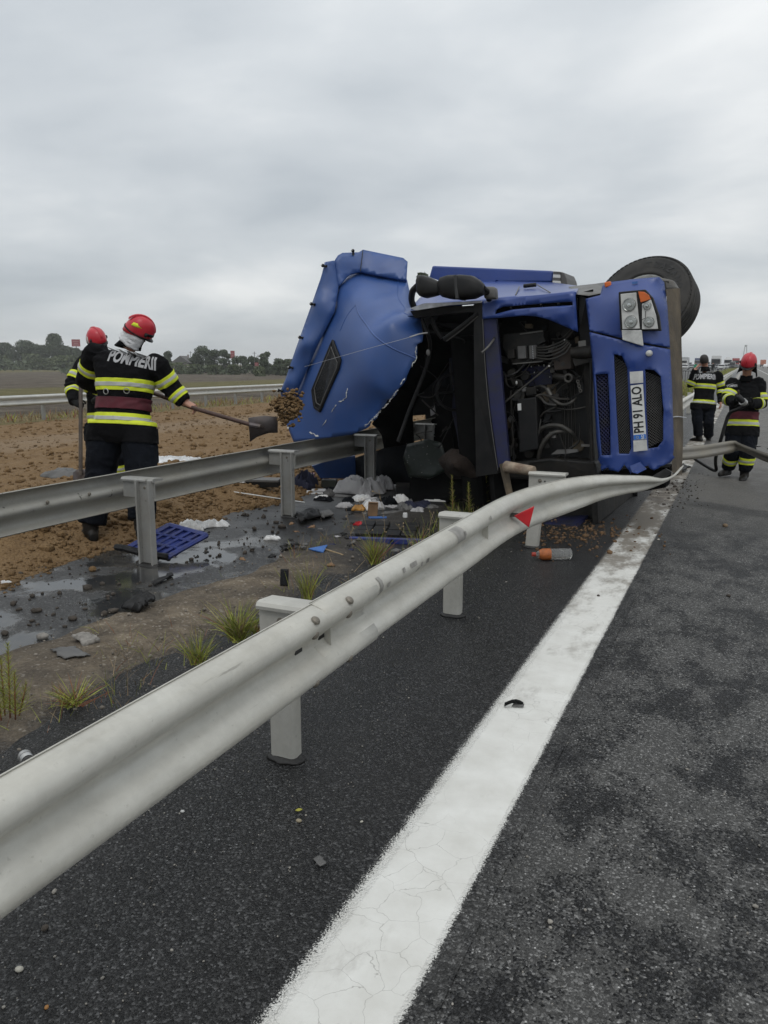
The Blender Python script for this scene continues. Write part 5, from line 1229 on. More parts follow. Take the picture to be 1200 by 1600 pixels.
pr('sticker', [(-0.113,2.409,0.07),(-0.166,2.407,0.07),(-0.165,2.387,0.07),(-0.118,2.388,0.07)], M['cloth_blue'], truck, 0.006)
# muddy underside of the bumper, hub bracket and the front wheel twisted up behind it
pr('underrun_plank', [(-0.404,2.308,0.18),(-0.471,2.345,0.62),(-0.462,1.661,0.62),(-0.444,0.896,0.62),(-0.415,0.492,0.62),(-0.387,0.575,0.16),(-0.416,1.181,0.13),(-0.416,1.783,0.14)], M['mud'], truck, 0.03)
tb('wire_loop', [(-0.417,1.109,0.1),(-0.436,1.096,0.4),(-0.483,1.068,0.6)], 0.006, M['silver'], truck)
pr('hub_bracket', [(0.116,2.478,0.5),(-0.019,2.494,0.55),(-0.287,2.476,0.6),(-0.417,2.425,0.6),(-0.461,2.339,0.6),(-0.332,2.344,0.5),(-0.311,2.42,0.5)], M['grey_metal'], truck, 0.12, bevel=0.015)
pr('hub_arm', [(-0.314,2.423,0.4),(-0.422,2.426,0.75),(-0.44,2.285,0.75),(-0.331,2.275,0.4)], M['dark_metal'], truck, 0.1)
wheel_parts(truck, [(-0.037,2.271,1.25)][0], (0.16, 0.50, -0.85), rad=0.545, text=('TRAZANO', R(64), R(-10)))
tb('axle_stub', [(0.0, 1.9, 1.5), (0.05, 1.5, 1.7), (0.1, 1.1, 1.8)], 0.10, M['dark_metal'], truck)
pr('wing_blade', [(0.441,2.378,0.3),(0.336,2.327,0.14),(0.308,2.001,0.1),(0.301,1.553,0.12),(0.371,1.749,0.2),(0.438,2.008,0.2)], M['black_plastic'], truck, 0.06)
pr('torn_flap', [(-0.03,0.677,-0.04),(-0.129,0.711,-0.05),(-0.186,0.641,-0.06),(-0.108,0.606,-0.1),(-0.056,0.617,-0.07)], M['blue'], truck, 0.012)
pr('splash_rubber', [(-0.192,0.547,-0.05),(-0.355,0.635,-0.02),(-0.409,0.594,-0.0),(-0.303,0.5,-0.1),(-0.232,0.491,-0.1)], M['black_plastic'], truck, 0.03)

# ------------------------------------------------------------------ people
def ring(c, lat, fwd, a, b, n=28, e=0.85):
    return [Vector(c) + lat*(math.copysign(abs(math.cos(t))**e, math.cos(t))*a) + fwd*(math.copysign(abs(math.sin(t))**e, math.sin(t))*b) for t in [2*math.pi*k/n for k in range(n)]]

class Body:
    MATS = ['jacket', 'trousers', 'boot', 'glove', 'skin', 'hair']
    def __init__(s, name, J, fwd, head_dir, label, glove=(True, True), scale=1.0, fine=0.0085, bulk=1.0, lb=None, hk=None):
        s.J = {k: Vector(v) for k, v in J.items()}; J = s.J
        base = (J['anL'] + J['anR'])/2; base.z = min(J['anL'].z, J['anR'].z) - 0.09*scale
        s.root = empty(name, base, label, 'person'); s.k = scale; k = scale
        s.mb = MB(); s.part = []; s.ax = {}; lb = lb or bulk; s.hk = hk or scale
        fwd = Vector(fwd).normalized(); s.fwd = fwd
        latS = (J['shR'] - J['shL']).normalized(); latH = (J['hipR'] - J['hipL']).normalized()
        pel = (J['hipL'] + J['hipR'])/2; nk = J['neck']
        shm = (J['shL'] + J['shR'])/2
        sw = (J['shR'] - J['shL']).length/2
        up = (shm - pel); H = up.length
        def at(t, bow=0.0): return pel + up*t + fwd*bow*k
        F = lambda lat: (fwd - lat*fwd.dot(lat)).normalized()
        st = [(-0.20, 0.145, 0.120, 0), (-0.10, 0.185, 0.150, 0), (0.05, 0.200, 0.158, -0.005), (0.28, 0.192, 0.142, 0.0), (0.42, 0.188, 0.136, 0.0), (0.60, 0.208, 0.148, 0.0), (0.80, 0.222, 0.150, -0.008), (0.95, sw/k*1.02, 0.125, -0.012), (1.04, sw/k*0.80, 0.095, -0.012), (1.10, 0.10, 0.075, -0.005)]
        rings = []
        for t, a, b, bw in st:
            lat = latH.lerp(latS, max(0, min(1, t))).normalized(); rings.append(ring(at(t, bw), lat, F(lat), a*k*(bulk if 0 <= t < 0.9 or t < 0 else 1), b*k*bulk))
        s.add('torso', MB().loft(rings), 0); s.ax['torso'] = (pel, up)
        s.latS, s.upv = latS, up.normalized()
        for sd in 'LR':
            sh, el, wr = J['sh'+sd], J['el'+sd], J['wr'+sd]
            s.limb('arm'+sd, [sh, sh.lerp(el, 0.3), sh.lerp(el, 0.7), el, el.lerp(wr, 0.3), el.lerp(wr, 0.7), wr], [0.098, 0.090, 0.080, 0.072, 0.071, 0.064, 0.057], 0)
            s.add('arm'+sd, MB().ball(sh, 0.092*k, 14, 8), 0)
            s.ax['up'+sd] = (sh, el - sh); s.ax['fo'+sd] = (el, wr - el)
            hp, kn, an = J['hip'+sd], J['kn'+sd], J['an'+sd]
            s.limb('leg'+sd, [hp + Vector((0, 0, 0.04*k)), hp.lerp(kn, 0.35), hp.lerp(kn, 0.75), kn, kn.lerp(an, 0.3), kn.lerp(an, 0.65), an + (kn-an).normalized()*0.06*k], [q_*lb for q_ in (0.122, 0.118, 0.104, 0.096, 0.094, 0.090, 0.088)], 1)
            s.ax['th'+sd] = (hp, kn - hp); s.ax['sn'+sd] = (kn, an - kn)
            td = J['toe'+sd] - an; td.z = 0; td.normalize(); lt = Vector((-td.y, td.x, 0)); z0 = Vector((0, 0, 1)); g = Vector((an.x, an.y, an.z - 0.09*k))
            s.limb('boot'+sd, [an + z0*0.16*k, an + z0*0.06*k, an - z0*0.03*k], [0.066, 0.064, 0.062], 2)
            pts = [(-0.085, 0.030, 0.036), (-0.07, 0.040, 0.048), (0.0, 0.046, 0.058), (0.08, 0.048, 0.050), (0.15, 0.050, 0.040), (0.195, 0.036, 0.030), (0.215, 0.018, 0.02)]
            s.add('boot'+sd, MB().loft([[g + td*x*k + lt*(math.cos(t)*a*k) + z0*(max(0.0, (b + math.copysign(abs(math.sin(t))**0.6, math.sin(t))*b))*k) for t in [2*math.pi*q/16 for q in range(16)]] for x, a, b in pts]), 2)
        for i, sd in enumerate('LR'):
            s.hand(sd, 3 if glove[i] else 4)
        # neck and head; the head is a shaped loft with a face
        hd = J['head']; s.limb('neck', [nk - (hd-nk).normalized()*0.06, nk.lerp(hd, 0.6)], [0.066, 0.058], 4)
        hkk = s.hk; hz = (hd - nk).normalized(); hf = Vector(head_dir); hf = (hf - hz*hf.dot(hz)).normalized(); hl = hf.cross(hz).normalized(); s.hf, s.hz, s.hl, s.hd = hf, hz, hl, hd
        prof = [(-0.125, 0.030, 0.030, 0.060), (-0.105, 0.050, 0.055, 0.035), (-0.07, 0.062, 0.075, 0.015), (-0.03, 0.070, 0.088, 0.004), (0.02, 0.076, 0.096, -0.002), (0.06, 0.077, 0.098, -0.006), (0.095, 0.068, 0.085, -0.008), (0.12, 0.045, 0.055, -0.008), (0.13, 0.015, 0.02, -0.008)]
        s.add('head', MB().loft([ring(hd + hz*z*hkk + hf*o*hkk, hl, hf, a*hkk, b*hkk, 24, 0.95) for z, a, b, o in prof]), 4)
        s.add('head', MB().loft([[hd + hz*z*hkk + hf*(0.086+o)*hkk + hl*x*hkk for x in (-w_, 0, w_)] + [hd + hz*(z)*hkk + hf*0.07*hkk] for z, o, w_ in ((0.025, 0.006, 0.008), (-0.005, 0.016, 0.012), (-0.028, 0.028, 0.017), (-0.040, 0.012, 0.014))]), 4)
        s.add('head', MB().loft([ring(hd + hz*z*hkk + hf*0.088*hkk, hl, hf, 0.024*hkk, 0.010*hkk, 12) for z in (-0.062, -0.072)]), 4)
        for q in (-1, 1): s.add('head', MB().ball(hd + hl*q*0.078*hkk + hf*(-0.005)*hkk - hz*0.005*hkk, 0.03*hkk, 10, 6, (0.35, 0.7, 1.0)), 4)
        s.fine = fine
    def add(s, part, mb, mi):
        s.mb.cm = mi; s.mb.add(mb.v, mb.f); s.part += [part]*len(mb.f)
    def limb(s, part, pts, rs, mi, n=18):
        s.add(part, MB().tube(pts, [r*s.k for r in rs], n), mi)
    def hand(s, sd, mi):
        k = s.k; wr = s.J['wr'+sd]; hd = s.J['hand'+sd]; d = (hd - wr).normalized()
        pn = s.J.get('palm'+sd, Vector((0, 0, -1))); pn = (pn - d*pn.dot(d)).normalized(); l = d.cross(pn).normalized()
        g = 1.12 if mi == 3 else 1.0
        s.limb('hand'+sd, [wr - d*0.03, wr + d*0.02], [0.036, 0.034], mi, 12)
        s.add('hand'+sd, MB().loft([ring(wr + d*x*k, l, pn, a*g*k, b*g*k, 14) for x, a, b in ((0.0, 0.030, 0.022), (0.03, 0.038, 0.021), (0.07, 0.043, 0.018), (0.095, 0.041, 0.015))]), mi)
        curl = s.J.get('curl'+sd, Vector((0.6, 0, 0))).x
        for i, (o, ln) in enumerate(((-0.031, 0.072), (-0.0105, 0.080), (0.0105, 0.076), (0.031, 0.060))):
            p = wr + d*0.085*k + l*o*k*1.05; a = curl*(0.45 + 0.06*i); pts = [p]
            for seg in (0.42, 0.33, 0.25):
                q = d*math.cos(a) + pn*math.sin(a); p = p + q*ln*seg*k; pts.append(p); a += curl*(0.75)
            s.limb('hand'+sd, pts, [0.0105*g, 0.0098*g, 0.009*g, 0.0075*g], mi, 8)
        tq = 1 if sd == 'L' else -1
        tq = s.J.get('thumb'+sd, Vector((tq, 0, 0))).x
        p = wr + d*0.025*k + l*tq*(-0.030)*k; pts = [p, p + (d*0.6 - l*tq*0.75 + pn*0.35)*0.035*k, p + (d*1.25 - l*tq*0.85 + pn*0.75)*0.045*k, p + (d*1.6 - l*tq*0.5 + pn*1.2)*0.05*k]
        s.limb('hand'+sd, pts, [0.015*g, 0.013*g, 0.011*g, 0.009*g], mi, 8)
    def finish(s, wr_amp=0.017):
        me = s.mb.mesh('body'); bm = bmesh.new(); bm.from_mesh(me); bmesh.ops.recalc_face_normals(bm, faces=bm.faces); bm.to_mesh(me); bm.free()
        src = BVHTree.FromPolygons(s.mb.v, s.mb.f)
        o = bpy.data.objects.new('tmp', me); col.objects.link(o)
        q = o.modifiers.new('r', 'REMESH'); q.mode = 'VOXEL'; q.voxel_size = s.fine; q.adaptivity = 0
        q = o.modifiers.new('s', 'SMOOTH'); q.iterations = 3; q.factor = 0.5
        m2 = bpy.data.meshes.new_from_object(o.evaluated_get(bpy.context.evaluated_depsgraph_get()))
        bpy.data.objects.remove(o)
        n = len(m2.vertices); co = np.empty(n*3); m2.vertices.foreach_get('co', co); co = co.reshape(-1, 3)
        no = np.empty(n*3); m2.vertex_normals.foreach_get('vector', no); no = no.reshape(-1, 3)
        lab = []; mi = []
        for p in m2.polygons:
            h = src.find_nearest(p.center); mi.append(s.mb.m[h[2]]); lab.append(s.part[h[2]])
        vm = np.zeros(n, int)
        for p, a in zip(m2.polygons, mi):
            for v in p.vertices: vm[v] = a
        # cloth folds: stretched noise, stronger where the limbs bend
        bends = [s.J[x] for x in ('elL', 'elR', 'knL', 'knR')] + [(s.J['hipL']+s.J['hipR'])/2, s.J['shL'], s.J['shR'], s.J['anL'], s.J['anR']]
        for i in range(n):
            if vm[i] > 1: continue
            c = Vector(co[i]); bd = min((c - b).length for b in bends)
            a = wr_amp*(0.55 + 1.0*math.exp(-(bd/0.16)**2))
            q = Vector((c.x*4.5 + 2*noise.noise(c*3), c.y*4.5, c.z*10 + 3*noise.noise(c*2.2)))
            f = noise.noise(q)*0.7 + noise.noise(c*13)*0.3
            f = (1 - abs(f)*2.2)
            co[i] += no[i]*a*f*0.8
        m2.vertices.foreach_set('co', co.ravel())
        for q in Body.MATS: m2.materials.append(M[q] if q != 'skin' else M['skin'])
        m2.polygons.foreach_set('material_index', mi); m2.polygons.foreach_set('use_smooth', [True]*len(mi))
        m2.update()
        s.body = bpy.data.objects.new('body', m2); col.objects.link(s.body); s.body.parent = s.root; s.body.location = -s.root.location
        s.lab = lab; s.bvh = BVHTree.FromPolygons([v.co for v in m2.vertices], [tuple(p.vertices) for p in m2.polygons])
        return s
    def cut(s, parts, org, ax, t0, t1, off):
        """strip of the body's own surface between two planes square to an axis, lifted off by `off`"""
        bm = bmesh.new(); bm.from_mesh(s.body.data); bm.faces.ensure_lookup_table()
        bmesh.ops.delete(bm, geom=[f for f, l in zip(bm.faces, s.lab) if l not in parts], context='FACES')
        ax = Vector(ax); p0, p1 = org + ax*t0, org + ax*t1; d = ax.normalized()
        if t1 < t0: d = -d
        for p, q in ((p0, -d), (p1, d)):
            g = list(bm.verts) + list(bm.edges) + list(bm.faces)
            bmesh.ops.bisect_plane(bm, geom=g, plane_co=p, plane_no=q, clear_outer=True, dist=1e-6)
        bm.normal_update()
        for v in bm.verts: v.co += v.normal*off
        me = bpy.data.meshes.new('b'); bm.to_mesh(me); bm.free(); return me
    def put(s, name, me, mat, parent=None):
        me.name = name; me.materials.clear(); o = link_mesh(name, me, mat, None, True); o.parent = parent or s.root
        if not parent: o.location = -s.root.location
        q = o.modifiers.new('solid', 'SOLIDIFY'); q.thickness = 0.004; q.offset = 1
        return o
    def band(s, parts, key, t, w=0.075, name='reflective_band'):
        org, ax = s.ax[key]; L = ax.length; h = w/2/L
        b = s.put(name, s.cut(parts, org, ax, t-h, t+h, 0.003), M['hi_yellow'])
        c = s.put('silver_stripe', s.cut(parts, org, ax, t-h*0.34, t+h*0.34, 0.0065), M['hi_silver'], b)
        return b
    def child(s, mb, name, mat, parent=None, smooth=45, **k):
        o = mb.build(name, mat, None, smooth, **k); o.parent = parent or s.root
        if not parent: o.location = -s.root.location
        return o
    def print_text(s, txt, size, c, right, up, bold, xs, mat, name='lettering', arc=0.0):
        vs, fs = text_mesh(txt, size, bold, xs, 0.0, 1.02)
        bm = bmesh.new(); vv = [bm.verts.new(v) for v in vs]
        for f in fs:
            try: bm.faces.new([vv[i] for i in f])
            except ValueError: pass
        bmesh.ops.triangulate(bm, faces=bm.faces[:])
        for _ in range(2):
            bmesh.ops.subdivide_edges(bm, edges=[e for e in bm.edges if e.calc_length() > size*0.12], cuts=1)
            bmesh.ops.triangulate(bm, faces=bm.faces[:])
        nrm = Vector(right).cross(Vector(up)).normalized()
        for v in bm.verts:
            p = Vector(c) + Vector(right)*v.co.x + Vector(up)*(v.co.y + arc*v.co.x**2)
            h = s.bvh.ray_cast(p + nrm*0.4, -nrm)
            v.co = (h[0] if h[0] is not None else p) + nrm*0.009
        me = bpy.data.meshes.new(name); bm.to_mesh(me); bm.free()
        o = link_mesh(name, me, mat, None); o.parent = s.root; o.location = -s.root.location
        return o
    def helmet(s, visor=True, trim='yellow', emblem=False):
        k = s.hk*0.86; c = s.hd + s.hz*(0.035 + s.__dict__.get('lift', 0.0))*k; f, l, z = s.hf, s.hl, s.hz
        def pt(x, y, q): return c + l*x*k + f*y*k + z*q*k
        m = MB(); rings = []
        for i in range(10):
            t = i/9; ph = t*math.pi/2; r = math.cos(ph)**0.75 if t < 1 else 0.02
            rings.append([pt(0.122*r*math.cos(a), (0.145 + (0.02 if math.sin(a) > 0 else 0.0))*r*math.sin(a) - 0.005, -0.03 + 0.165*math.sin(ph) - (0.035 if math.sin(a) < -0.2 else 0)*(1-t)*(-math.sin(a))) for a in [2*math.pi*q/28 for q in range(28)]])
        rings.insert(0, [pt(0.118*math.cos(a), 0.145*math.sin(a) - 0.005, -0.062 - (0.05 if math.sin(a) < 0 else 0.0)*abs(math.sin(a))) for a in [2*math.pi*q/28 for q in range(28)]])
        m.loft(rings, False)
        h = s.child(m, 'helmet', M['helmet'], None, 60, solid=0.006)
        m = MB(); m.loft([[pt(x*math.cos(a)*1.0, y*math.sin(a) - 0.005, q + 0.012*math.cos(a)**2) for a in [math.pi*(0.05 + 0.9*t/16) for t in range(17)]] for x, y, q in ((0.120, 0.158, -0.050), (0.126, 0.195, -0.066), (0.124, 0.196, -0.074), (0.117, 0.155, -0.062))], False, False)
        s.child(m, 'brim', M['black_plastic'], h, 60)
        m = MB(); m.loft([[pt(0.123*math.cos(a), 0.150*math.sin(a) - 0.005, q) for a in [2*math.pi*t/32 for t in range(32)]] for q in (-0.068, -0.052)], False)
        s.child(m, 'rim_trim', M['black_plastic'], h, 60, solid=0.008)
        # raised comb over the crown
        m = MB(); rr = []
        for t in range(13):
            a = math.pi*(0.12 + 0.76*t/12); y, q = 0.168*math.cos(a), -0.03 + 0.170*math.sin(a); w_ = 0.018
            rr.append([pt(-w_, y, q - 0.01), pt(-w_*0.6, y*1.03, q + 0.010), pt(w_*0.6, y*1.03, q + 0.010), pt(w_, y, q - 0.01)])
        m.loft(rr); s.child(m, 'comb', M['helmet'], h, 60)
        def onh(x, y, q, off):  # point on the shell from its direction
            d = Vector((x, y, q)).normalized(); return pt(d.x*(0.124+off), d.y*(0.158+off) - 0.004, d.z*(0.139+off) - 0.028)
        if trim == 'yellow':
            for sg in (-1, 1):
                m = MB(); m.loft([[onh(sg*(0.72 + 0.1*math.sin(3*t)), 0.9 - 1.7*t, 0.58 + 0.12*math.sin(5*t) + e_, 0.005) for t in [q/14 for q in range(15)]] for e_ in (-0.20, 0.16)], False, False)
                s.child(m, 'trim_stripe', M['hi_yellow'], h, 60, solid=0.003)
        if trim == 'white':
            for sg in (-1, 1):
                for o_ in (0.0, 0.42):
                    m = MB(); m.loft([[onh(sg*(0.5 + 0.6*t), -0.75 + o_ + 0.25*t, 0.95 - 1.15*t, 0.004 ) for t in [q/10 for q in range(11)]], [onh(sg*(0.5 + 0.6*t), -0.55 + o_ + 0.25*t, 0.95 - 1.15*t, 0.004) for t in [q/10 for q in range(11)]]], False, False)
                    s.child(m, 'trim_stripe', M['white_plastic'], h, 60, solid=0.003)
        for sg in (-1, 1):
            m = MB(); a = onh(sg*1.0, 0.42, 0.16, 0.004); m.ball(a, 0.026*k, 10, 6, (0.7, 0.7, 1)); s.child(m, 'visor_pivot', M['black_plastic'], h, True)
        if visor:
            m = MB(); m.loft([[onh(math.cos(a)*0.95, math.sin(a)*1.0, q, 0.012) for a in [math.pi*(0.10 + 0.80*t/14) for t in range(15)]] for q in (0.10, 0.30)], False, False); s.child(m, 'visor', M['dark_glass'], h, 60, solid=0.004)
        if emblem:
            m = MB()
            for x0, x1 in ((-0.02, 0.30), (0.02, -0.30)):
                m.loft([[onh(x0 + (x1-x0)*t + o_, 1.0, 1.05 - 0.72*t, 0.008) for t in [q/8 for q in range(9)]] for o_ in (-0.06, 0.06)], False, False)
            s.child(m, 'emblem', M['white_plastic'], h, 60, solid=0.003)
        return h
    def face(s):
        k = s.hk
        for sg in (-1, 1):
            m = MB(); m.ball(s.hd + s.hl*sg*0.032*k + s.hz*0.012*k + s.hf*0.087*k, 0.011*k, 8, 6, (1.1, 1, 0.7)); s.child(m, 'eye', M['eye'], None, True)
            m = MB(); m.tube([s.hd + s.hl*sg*x*k + s.hz*q*k + s.hf*y*k for x, q, y in ((0.016, 0.031, 0.094), (0.034, 0.035, 0.090), (0.052, 0.029, 0.080))], 0.0045, 6); s.child(m, 'eyebrow', M['hair'], None, True)
        m = MB(); m.tube([s.hd + s.hl*x*k + s.hz*-0.067*k + s.hf*y*k for x, y in ((-0.022, 0.092), (-0.008, 0.100), (0.008, 0.100), (0.022, 0.092))], [0.003, 0.0055, 0.0055, 0.003], 6); s.child(m, 'mouth', M['lip'], None, True)
    def belt(s, t, w, mat):
        org, ax = s.ax['torso']; h = w/2/ax.length
        return s.put('belt', s.cut(('torso',), org, ax, t-h, t+h, 0.010), mat)
    def hood(s, mat, big=1.0):
        c = s.J['neck']; k = s.k; m = MB()
        d = (s.hd - c).normalized()
        m.loft([[c + d*z*k + s.hl*(a*big*k*math.cos(t)) + s.hf*(b*big*k*math.sin(t)) for t in [math.pi*(0.80 + 1.40*q/22) for q in range(23)]] for z, a, b in ((-0.012, 0.096, 0.100), (0.0, 0.100, 0.104), (0.012, 0.090, 0.096), (0.03, 0.096, 0.104), (0.045, 0.087, 0.097), (0.06, 0.094, 0.104), (0.08, 0.088, 0.102), (0.11, 0.086, 0.100), (0.14, 0.080, 0.092))], False, False)
        for i_, v in enumerate(m.v):
            q_ = Vector(v); m.v[i_] = tuple(q_ + (q_ - c - d*0.05).normalized()*0.012*noise.noise(Vector((q_.x*22, q_.y*22, q_.z*55))))
        o = s.child(m, 'hood', mat, None, 60, solid=0.008)
        return o
    def collar(s):
        c = s.J['neck']; k = s.k; m = MB(); d = (s.hd - c).normalized()
        m.loft([ring(c + d*z*k, s.latS, s.fwd, a*k, b*k, 22, 1.0) for z, a, b in ((-0.06, 0.105, 0.10), (-0.01, 0.088, 0.088), (0.045, 0.084, 0.086))], False)
        return s.child(m, 'collar', M['jacket'], None, 60, solid=0.010)
    def skirt(s, t0=-0.14, t1=-0.20):
        """hem of the jacket over the trousers"""
        org, ax = s.ax['torso']; return s.put('jacket_hem', s.cut(('torso', 'legL', 'legR'), org, ax, -0.20, 0.02, 0.010), M['jacket'])
TORSO = ('torso',); HEM = ('torso', 'legL', 'legR')

# --- firefighter in front, seen from the back, shovelling
J = dict(hipL=[(-5.333,5.654,1.07)][0], hipR=[(-5.027,5.714,1.052)][0], shL=[(-5.481,5.723,1.731)][0], shR=[(-4.892,5.844,1.627)][0], neck=[(-5.146,5.822,1.84)][0], head=[(-5.059,5.834,1.947)][0],
         elL=[(-5.681,5.779,1.495)][0], wrL=[(-5.617,6.003,1.382)][0], handL=[(-5.518,6.068,1.369)][0], elR=[(-4.822,5.957,1.429)][0], wrR=[(-4.718,6.001,1.301)][0], handR=[(-4.65,6.024,1.266)][0],
         knL=[(-5.366,5.539,0.582)][0], knR=[(-4.916,5.602,0.624)][0], anL=[(-5.402,5.432,0.141)][0], anR=[(-4.847,5.489,0.213)][0], toeL=[(-5.728,5.615,0.09)][0], toeR=[(-5.031,5.821,0.16)][0],
         palmL=(0.2, 0.3, -1), palmR=(-0.3, 0.2, -1), curlL=(1.2, 0, 0), curlR=(1.25, 0, 0))
# swap so that L/R follow the wearer: he faces away, his left hand side is on the left of the picture
ff = Body('firefighter', J, (-0.25, 0.97, -0.15), (0.62, 0.75, -0.28), 'firefighter in red helmet with white hood at the neck, seen from behind, shovelling clay', glove=(False, False), scale=1.12, bulk=1.10, lb=1.16, hk=0.97)
ff.finish()
for key, sds in (('up', 0.62), ):
    ff.band(('armL',), 'upL', 0.52, 0.085); ff.band(('armR',), 'upR', 0.62, 0.085)
ff.band(('armL',), 'foL', 0.62, 0.06); ff.band(('armR',), 'foR', 0.55, 0.07)
ff.band(TORSO, 'torso', 0.62, 0.105); ff.skirt(); ff.band(HEM, 'torso', 0.13, 0.10)
blt = ff.belt(0.355, 0.105, M['belt'])
for a in ("157,612", "193,613"):
    pass
for p in [(-5.199,5.454,1.405),(-4.969,5.496,1.401)]:
    h = ff.bvh.find_nearest(Vector(p)); c = h[0] + h[1]*0.022
    m = MB(); T4 = Matrix.Translation(c) @ h[1].to_track_quat('Z', 'Y').to_matrix().to_4x4(); m.lathe([(0.024+0.004*math.cos(t), 0.004*math.sin(t)) for t in [2*math.pi*q/6 for q in range(7)]], 18, T4); ff.child(m, 'belt_ring', M['tin'], blt)
ff.print_text('POMPIERII', 0.158, Vector([(-5.004,5.601,1.695)][0]), (ff.J['shR']-ff.J['shL']).normalized(), ff.upv, 0.006, 0.62, M['letter'], arc=0.0)
ff.collar(); ff.hood(M['hood'], 0.98); ff.helmet(True, 'yellow'); ff.face()

# --- second firefighter behind him, turned to the right, holding a shovel upright
J = dict(hipL=[(-6.87,7.411,0.893)][0], hipR=[(-7.007,7.24,0.901)][0], shL=[(-6.887,7.562,1.665)][0], shR=[(-7.1,7.24,1.65)][0], neck=[(-7.048,7.406,1.8)][0], head=[(-7.026,7.363,1.925)][0],
         elL=[(-6.661,7.333,1.414)][0], wrL=[(-6.669,7.02,1.263)][0], handL=[(-6.717,6.921,1.266)][0], elR=[(-7.117,7.018,1.417)][0], wrR=[(-6.936,6.858,1.221)][0], handR=[(-6.808,6.842,1.188)][0],
         knL=[(-6.758,7.28,0.549)][0], knR=[(-6.906,7.104,0.56)][0], anL=[(-6.819,7.296,0.219)][0], anR=[(-6.956,7.126,0.234)][0], toeL=[(-6.537,7.031,0.213)][0], toeR=[(-6.694,6.852,0.229)][0],
         palmL=(0.3, 0.4, -0.5), palmR=(0.2, 0.6, -0.6), curlL=(1.2, 0, 0), curlR=(1.2, 0, 0))
f2 = Body('firefighter', {k: v for k, v in J.items()}, (0.42, -0.85, -0.05), (0.85, -0.15, -0.55), 'firefighter half hidden behind the shovelling one, bent over an upright shovel handle', scale=1.0)
f2.finish()
f2.band(('armR',), 'upR', 0.70, 0.085); f2.band(('armR',), 'foR', 0.45, 0.07); f2.band(('armL',), 'upL', 0.6, 0.085)
f2.band(TORSO, 'torso', 0.60, 0.09); f2.skirt(); f2.band(HEM, 'torso', 0.16, 0.09)
f2.band(('legL',), 'snL', 0.35, 0.085); f2.band(('legR',), 'snR', 0.35, 0.085); f2.band(('legL',), 'thL', 0.2, 0.08); f2.band(('legR',), 'thR', 0.2, 0.08)
f2.collar(); f2.hood(M['jacket'], 1.1); f2.helmet(False, 'white'); f2.face()

# --- bareheaded firefighter walking away with a phone at his ear
J = dict(hipL=[(-0.9,18.431,0.785)][0], hipR=[(-0.661,18.538,0.785)][0], shL=[(-0.981,18.463,1.394)][0], shR=[(-0.543,18.66,1.394)][0], neck=[(-0.792,18.578,1.542)][0], head=[(-0.82,18.542,1.697)][0],
         elL=[(-1.056,18.444,1.19)][0], wrL=[(-0.97,18.329,1.53)][0], handL=[(-0.928,18.367,1.623)][0], elR=[(-0.448,18.7,1.109)][0], wrR=[(-0.435,18.482,0.833)][0], handR=[(-0.418,18.409,0.715)][0],
         knL=[(-0.856,18.318,0.41)][0], knR=[(-0.643,18.413,0.41)][0], anL=[(-0.811,18.381,0.078)][0], anR=[(-0.63,18.684,0.073)][0], toeL=[(-0.9,18.44,0.014)][0], toeR=[(-0.625,19.007,0.004)][0],
         palmL=(0.9, 0.2, 0), palmR=(-1, 0, 0), curlL=(0.7, 0, 0), curlR=(0.6, 0, 0))
fb = Body('firefighter', J, (0.05, 1, 0), (-0.15, 1, 0), 'bareheaded dark haired firefighter walking away along the edge line, phone at his ear', glove=(False, False), scale=1.03)
fb.finish()
fb.band(('armR',), 'upR', 0.62, 0.095); fb.band(('armR',), 'foR', 0.30, 0.085); fb.band(('armL',), 'upL', 0.8, 0.085)
fb.band(TORSO, 'torso', 0.62, 0.10); fb.skirt(); fb.band(HEM, 'torso', 0.06, 0.11)
fb.print_text('POMPIERII', 0.155, Vector([(-0.758,18.338,1.384)][0]), (fb.J['shR']-fb.J['shL']).normalized(), fb.upv, 0.006, 0.66, M['letter'], arc=-0.35)
fb.collar()
m = MB(); rings = []
for i in range(9):
    ph = math.pi*(0.0 + 0.62*i/8); r = math.sin(ph) if i else 0.02
    r = r**0.65
    rings.append([fb.hd + fb.hz*(0.125*math.cos(ph) + 0.020) + fb.hl*(0.090*r*math.cos(a)) + fb.hf*((0.110*r*math.sin(a) - 0.008) if math.sin(a) < 0.25 else (0.110*r*math.sin(a) - 0.012 - 0.015*max(0, (i-4)*0.6))) for a in [2*math.pi*q/24 for q in range(24)]])
m.loft(rings, False); fb.child(m, 'hair', M['hair'], None, 60)

# --- helmeted firefighter facing the camera, looking down at the nozzle in his hands
J = dict(hipL=[(0.113,12.742,0.734)][0], hipR=[(-0.075,12.713,0.73)][0], shL=[(0.175,12.898,1.357)][0], shR=[(-0.148,12.753,1.357)][0], neck=[(0.016,12.787,1.44)][0], head=[(0.028,12.695,1.618)][0],
         elL=[(0.246,12.818,1.085)][0], wrL=[(0.101,12.419,1.091)][0], handL=[(0.023,12.303,1.13)][0], elR=[(-0.206,12.573,1.151)][0], wrR=[(-0.105,12.305,1.092)][0], handR=[(-0.034,12.233,1.132)][0],
         knL=[(0.114,12.503,0.385)][0], knR=[(-0.081,12.529,0.392)][0], anL=[(0.096,12.541,0.064)][0], anR=[(-0.141,12.722,0.109)][0], toeL=[(0.041,12.176,0.034)][0], toeR=[(-0.256,12.499,0.087)][0],
         palmL=(0.2, 0.6, 0.7), palmR=(-0.2, 0.6, 0.7), curlL=(1.1, 0, 0), curlR=(1.1, 0, 0))
fr = Body('firefighter', J, (-0.05, -1, 0), (-0.22, -0.95, -0.24), 'firefighter in red helmet facing the camera, looking down at the nozzle in his hands', scale=1.0)
fr.finish()
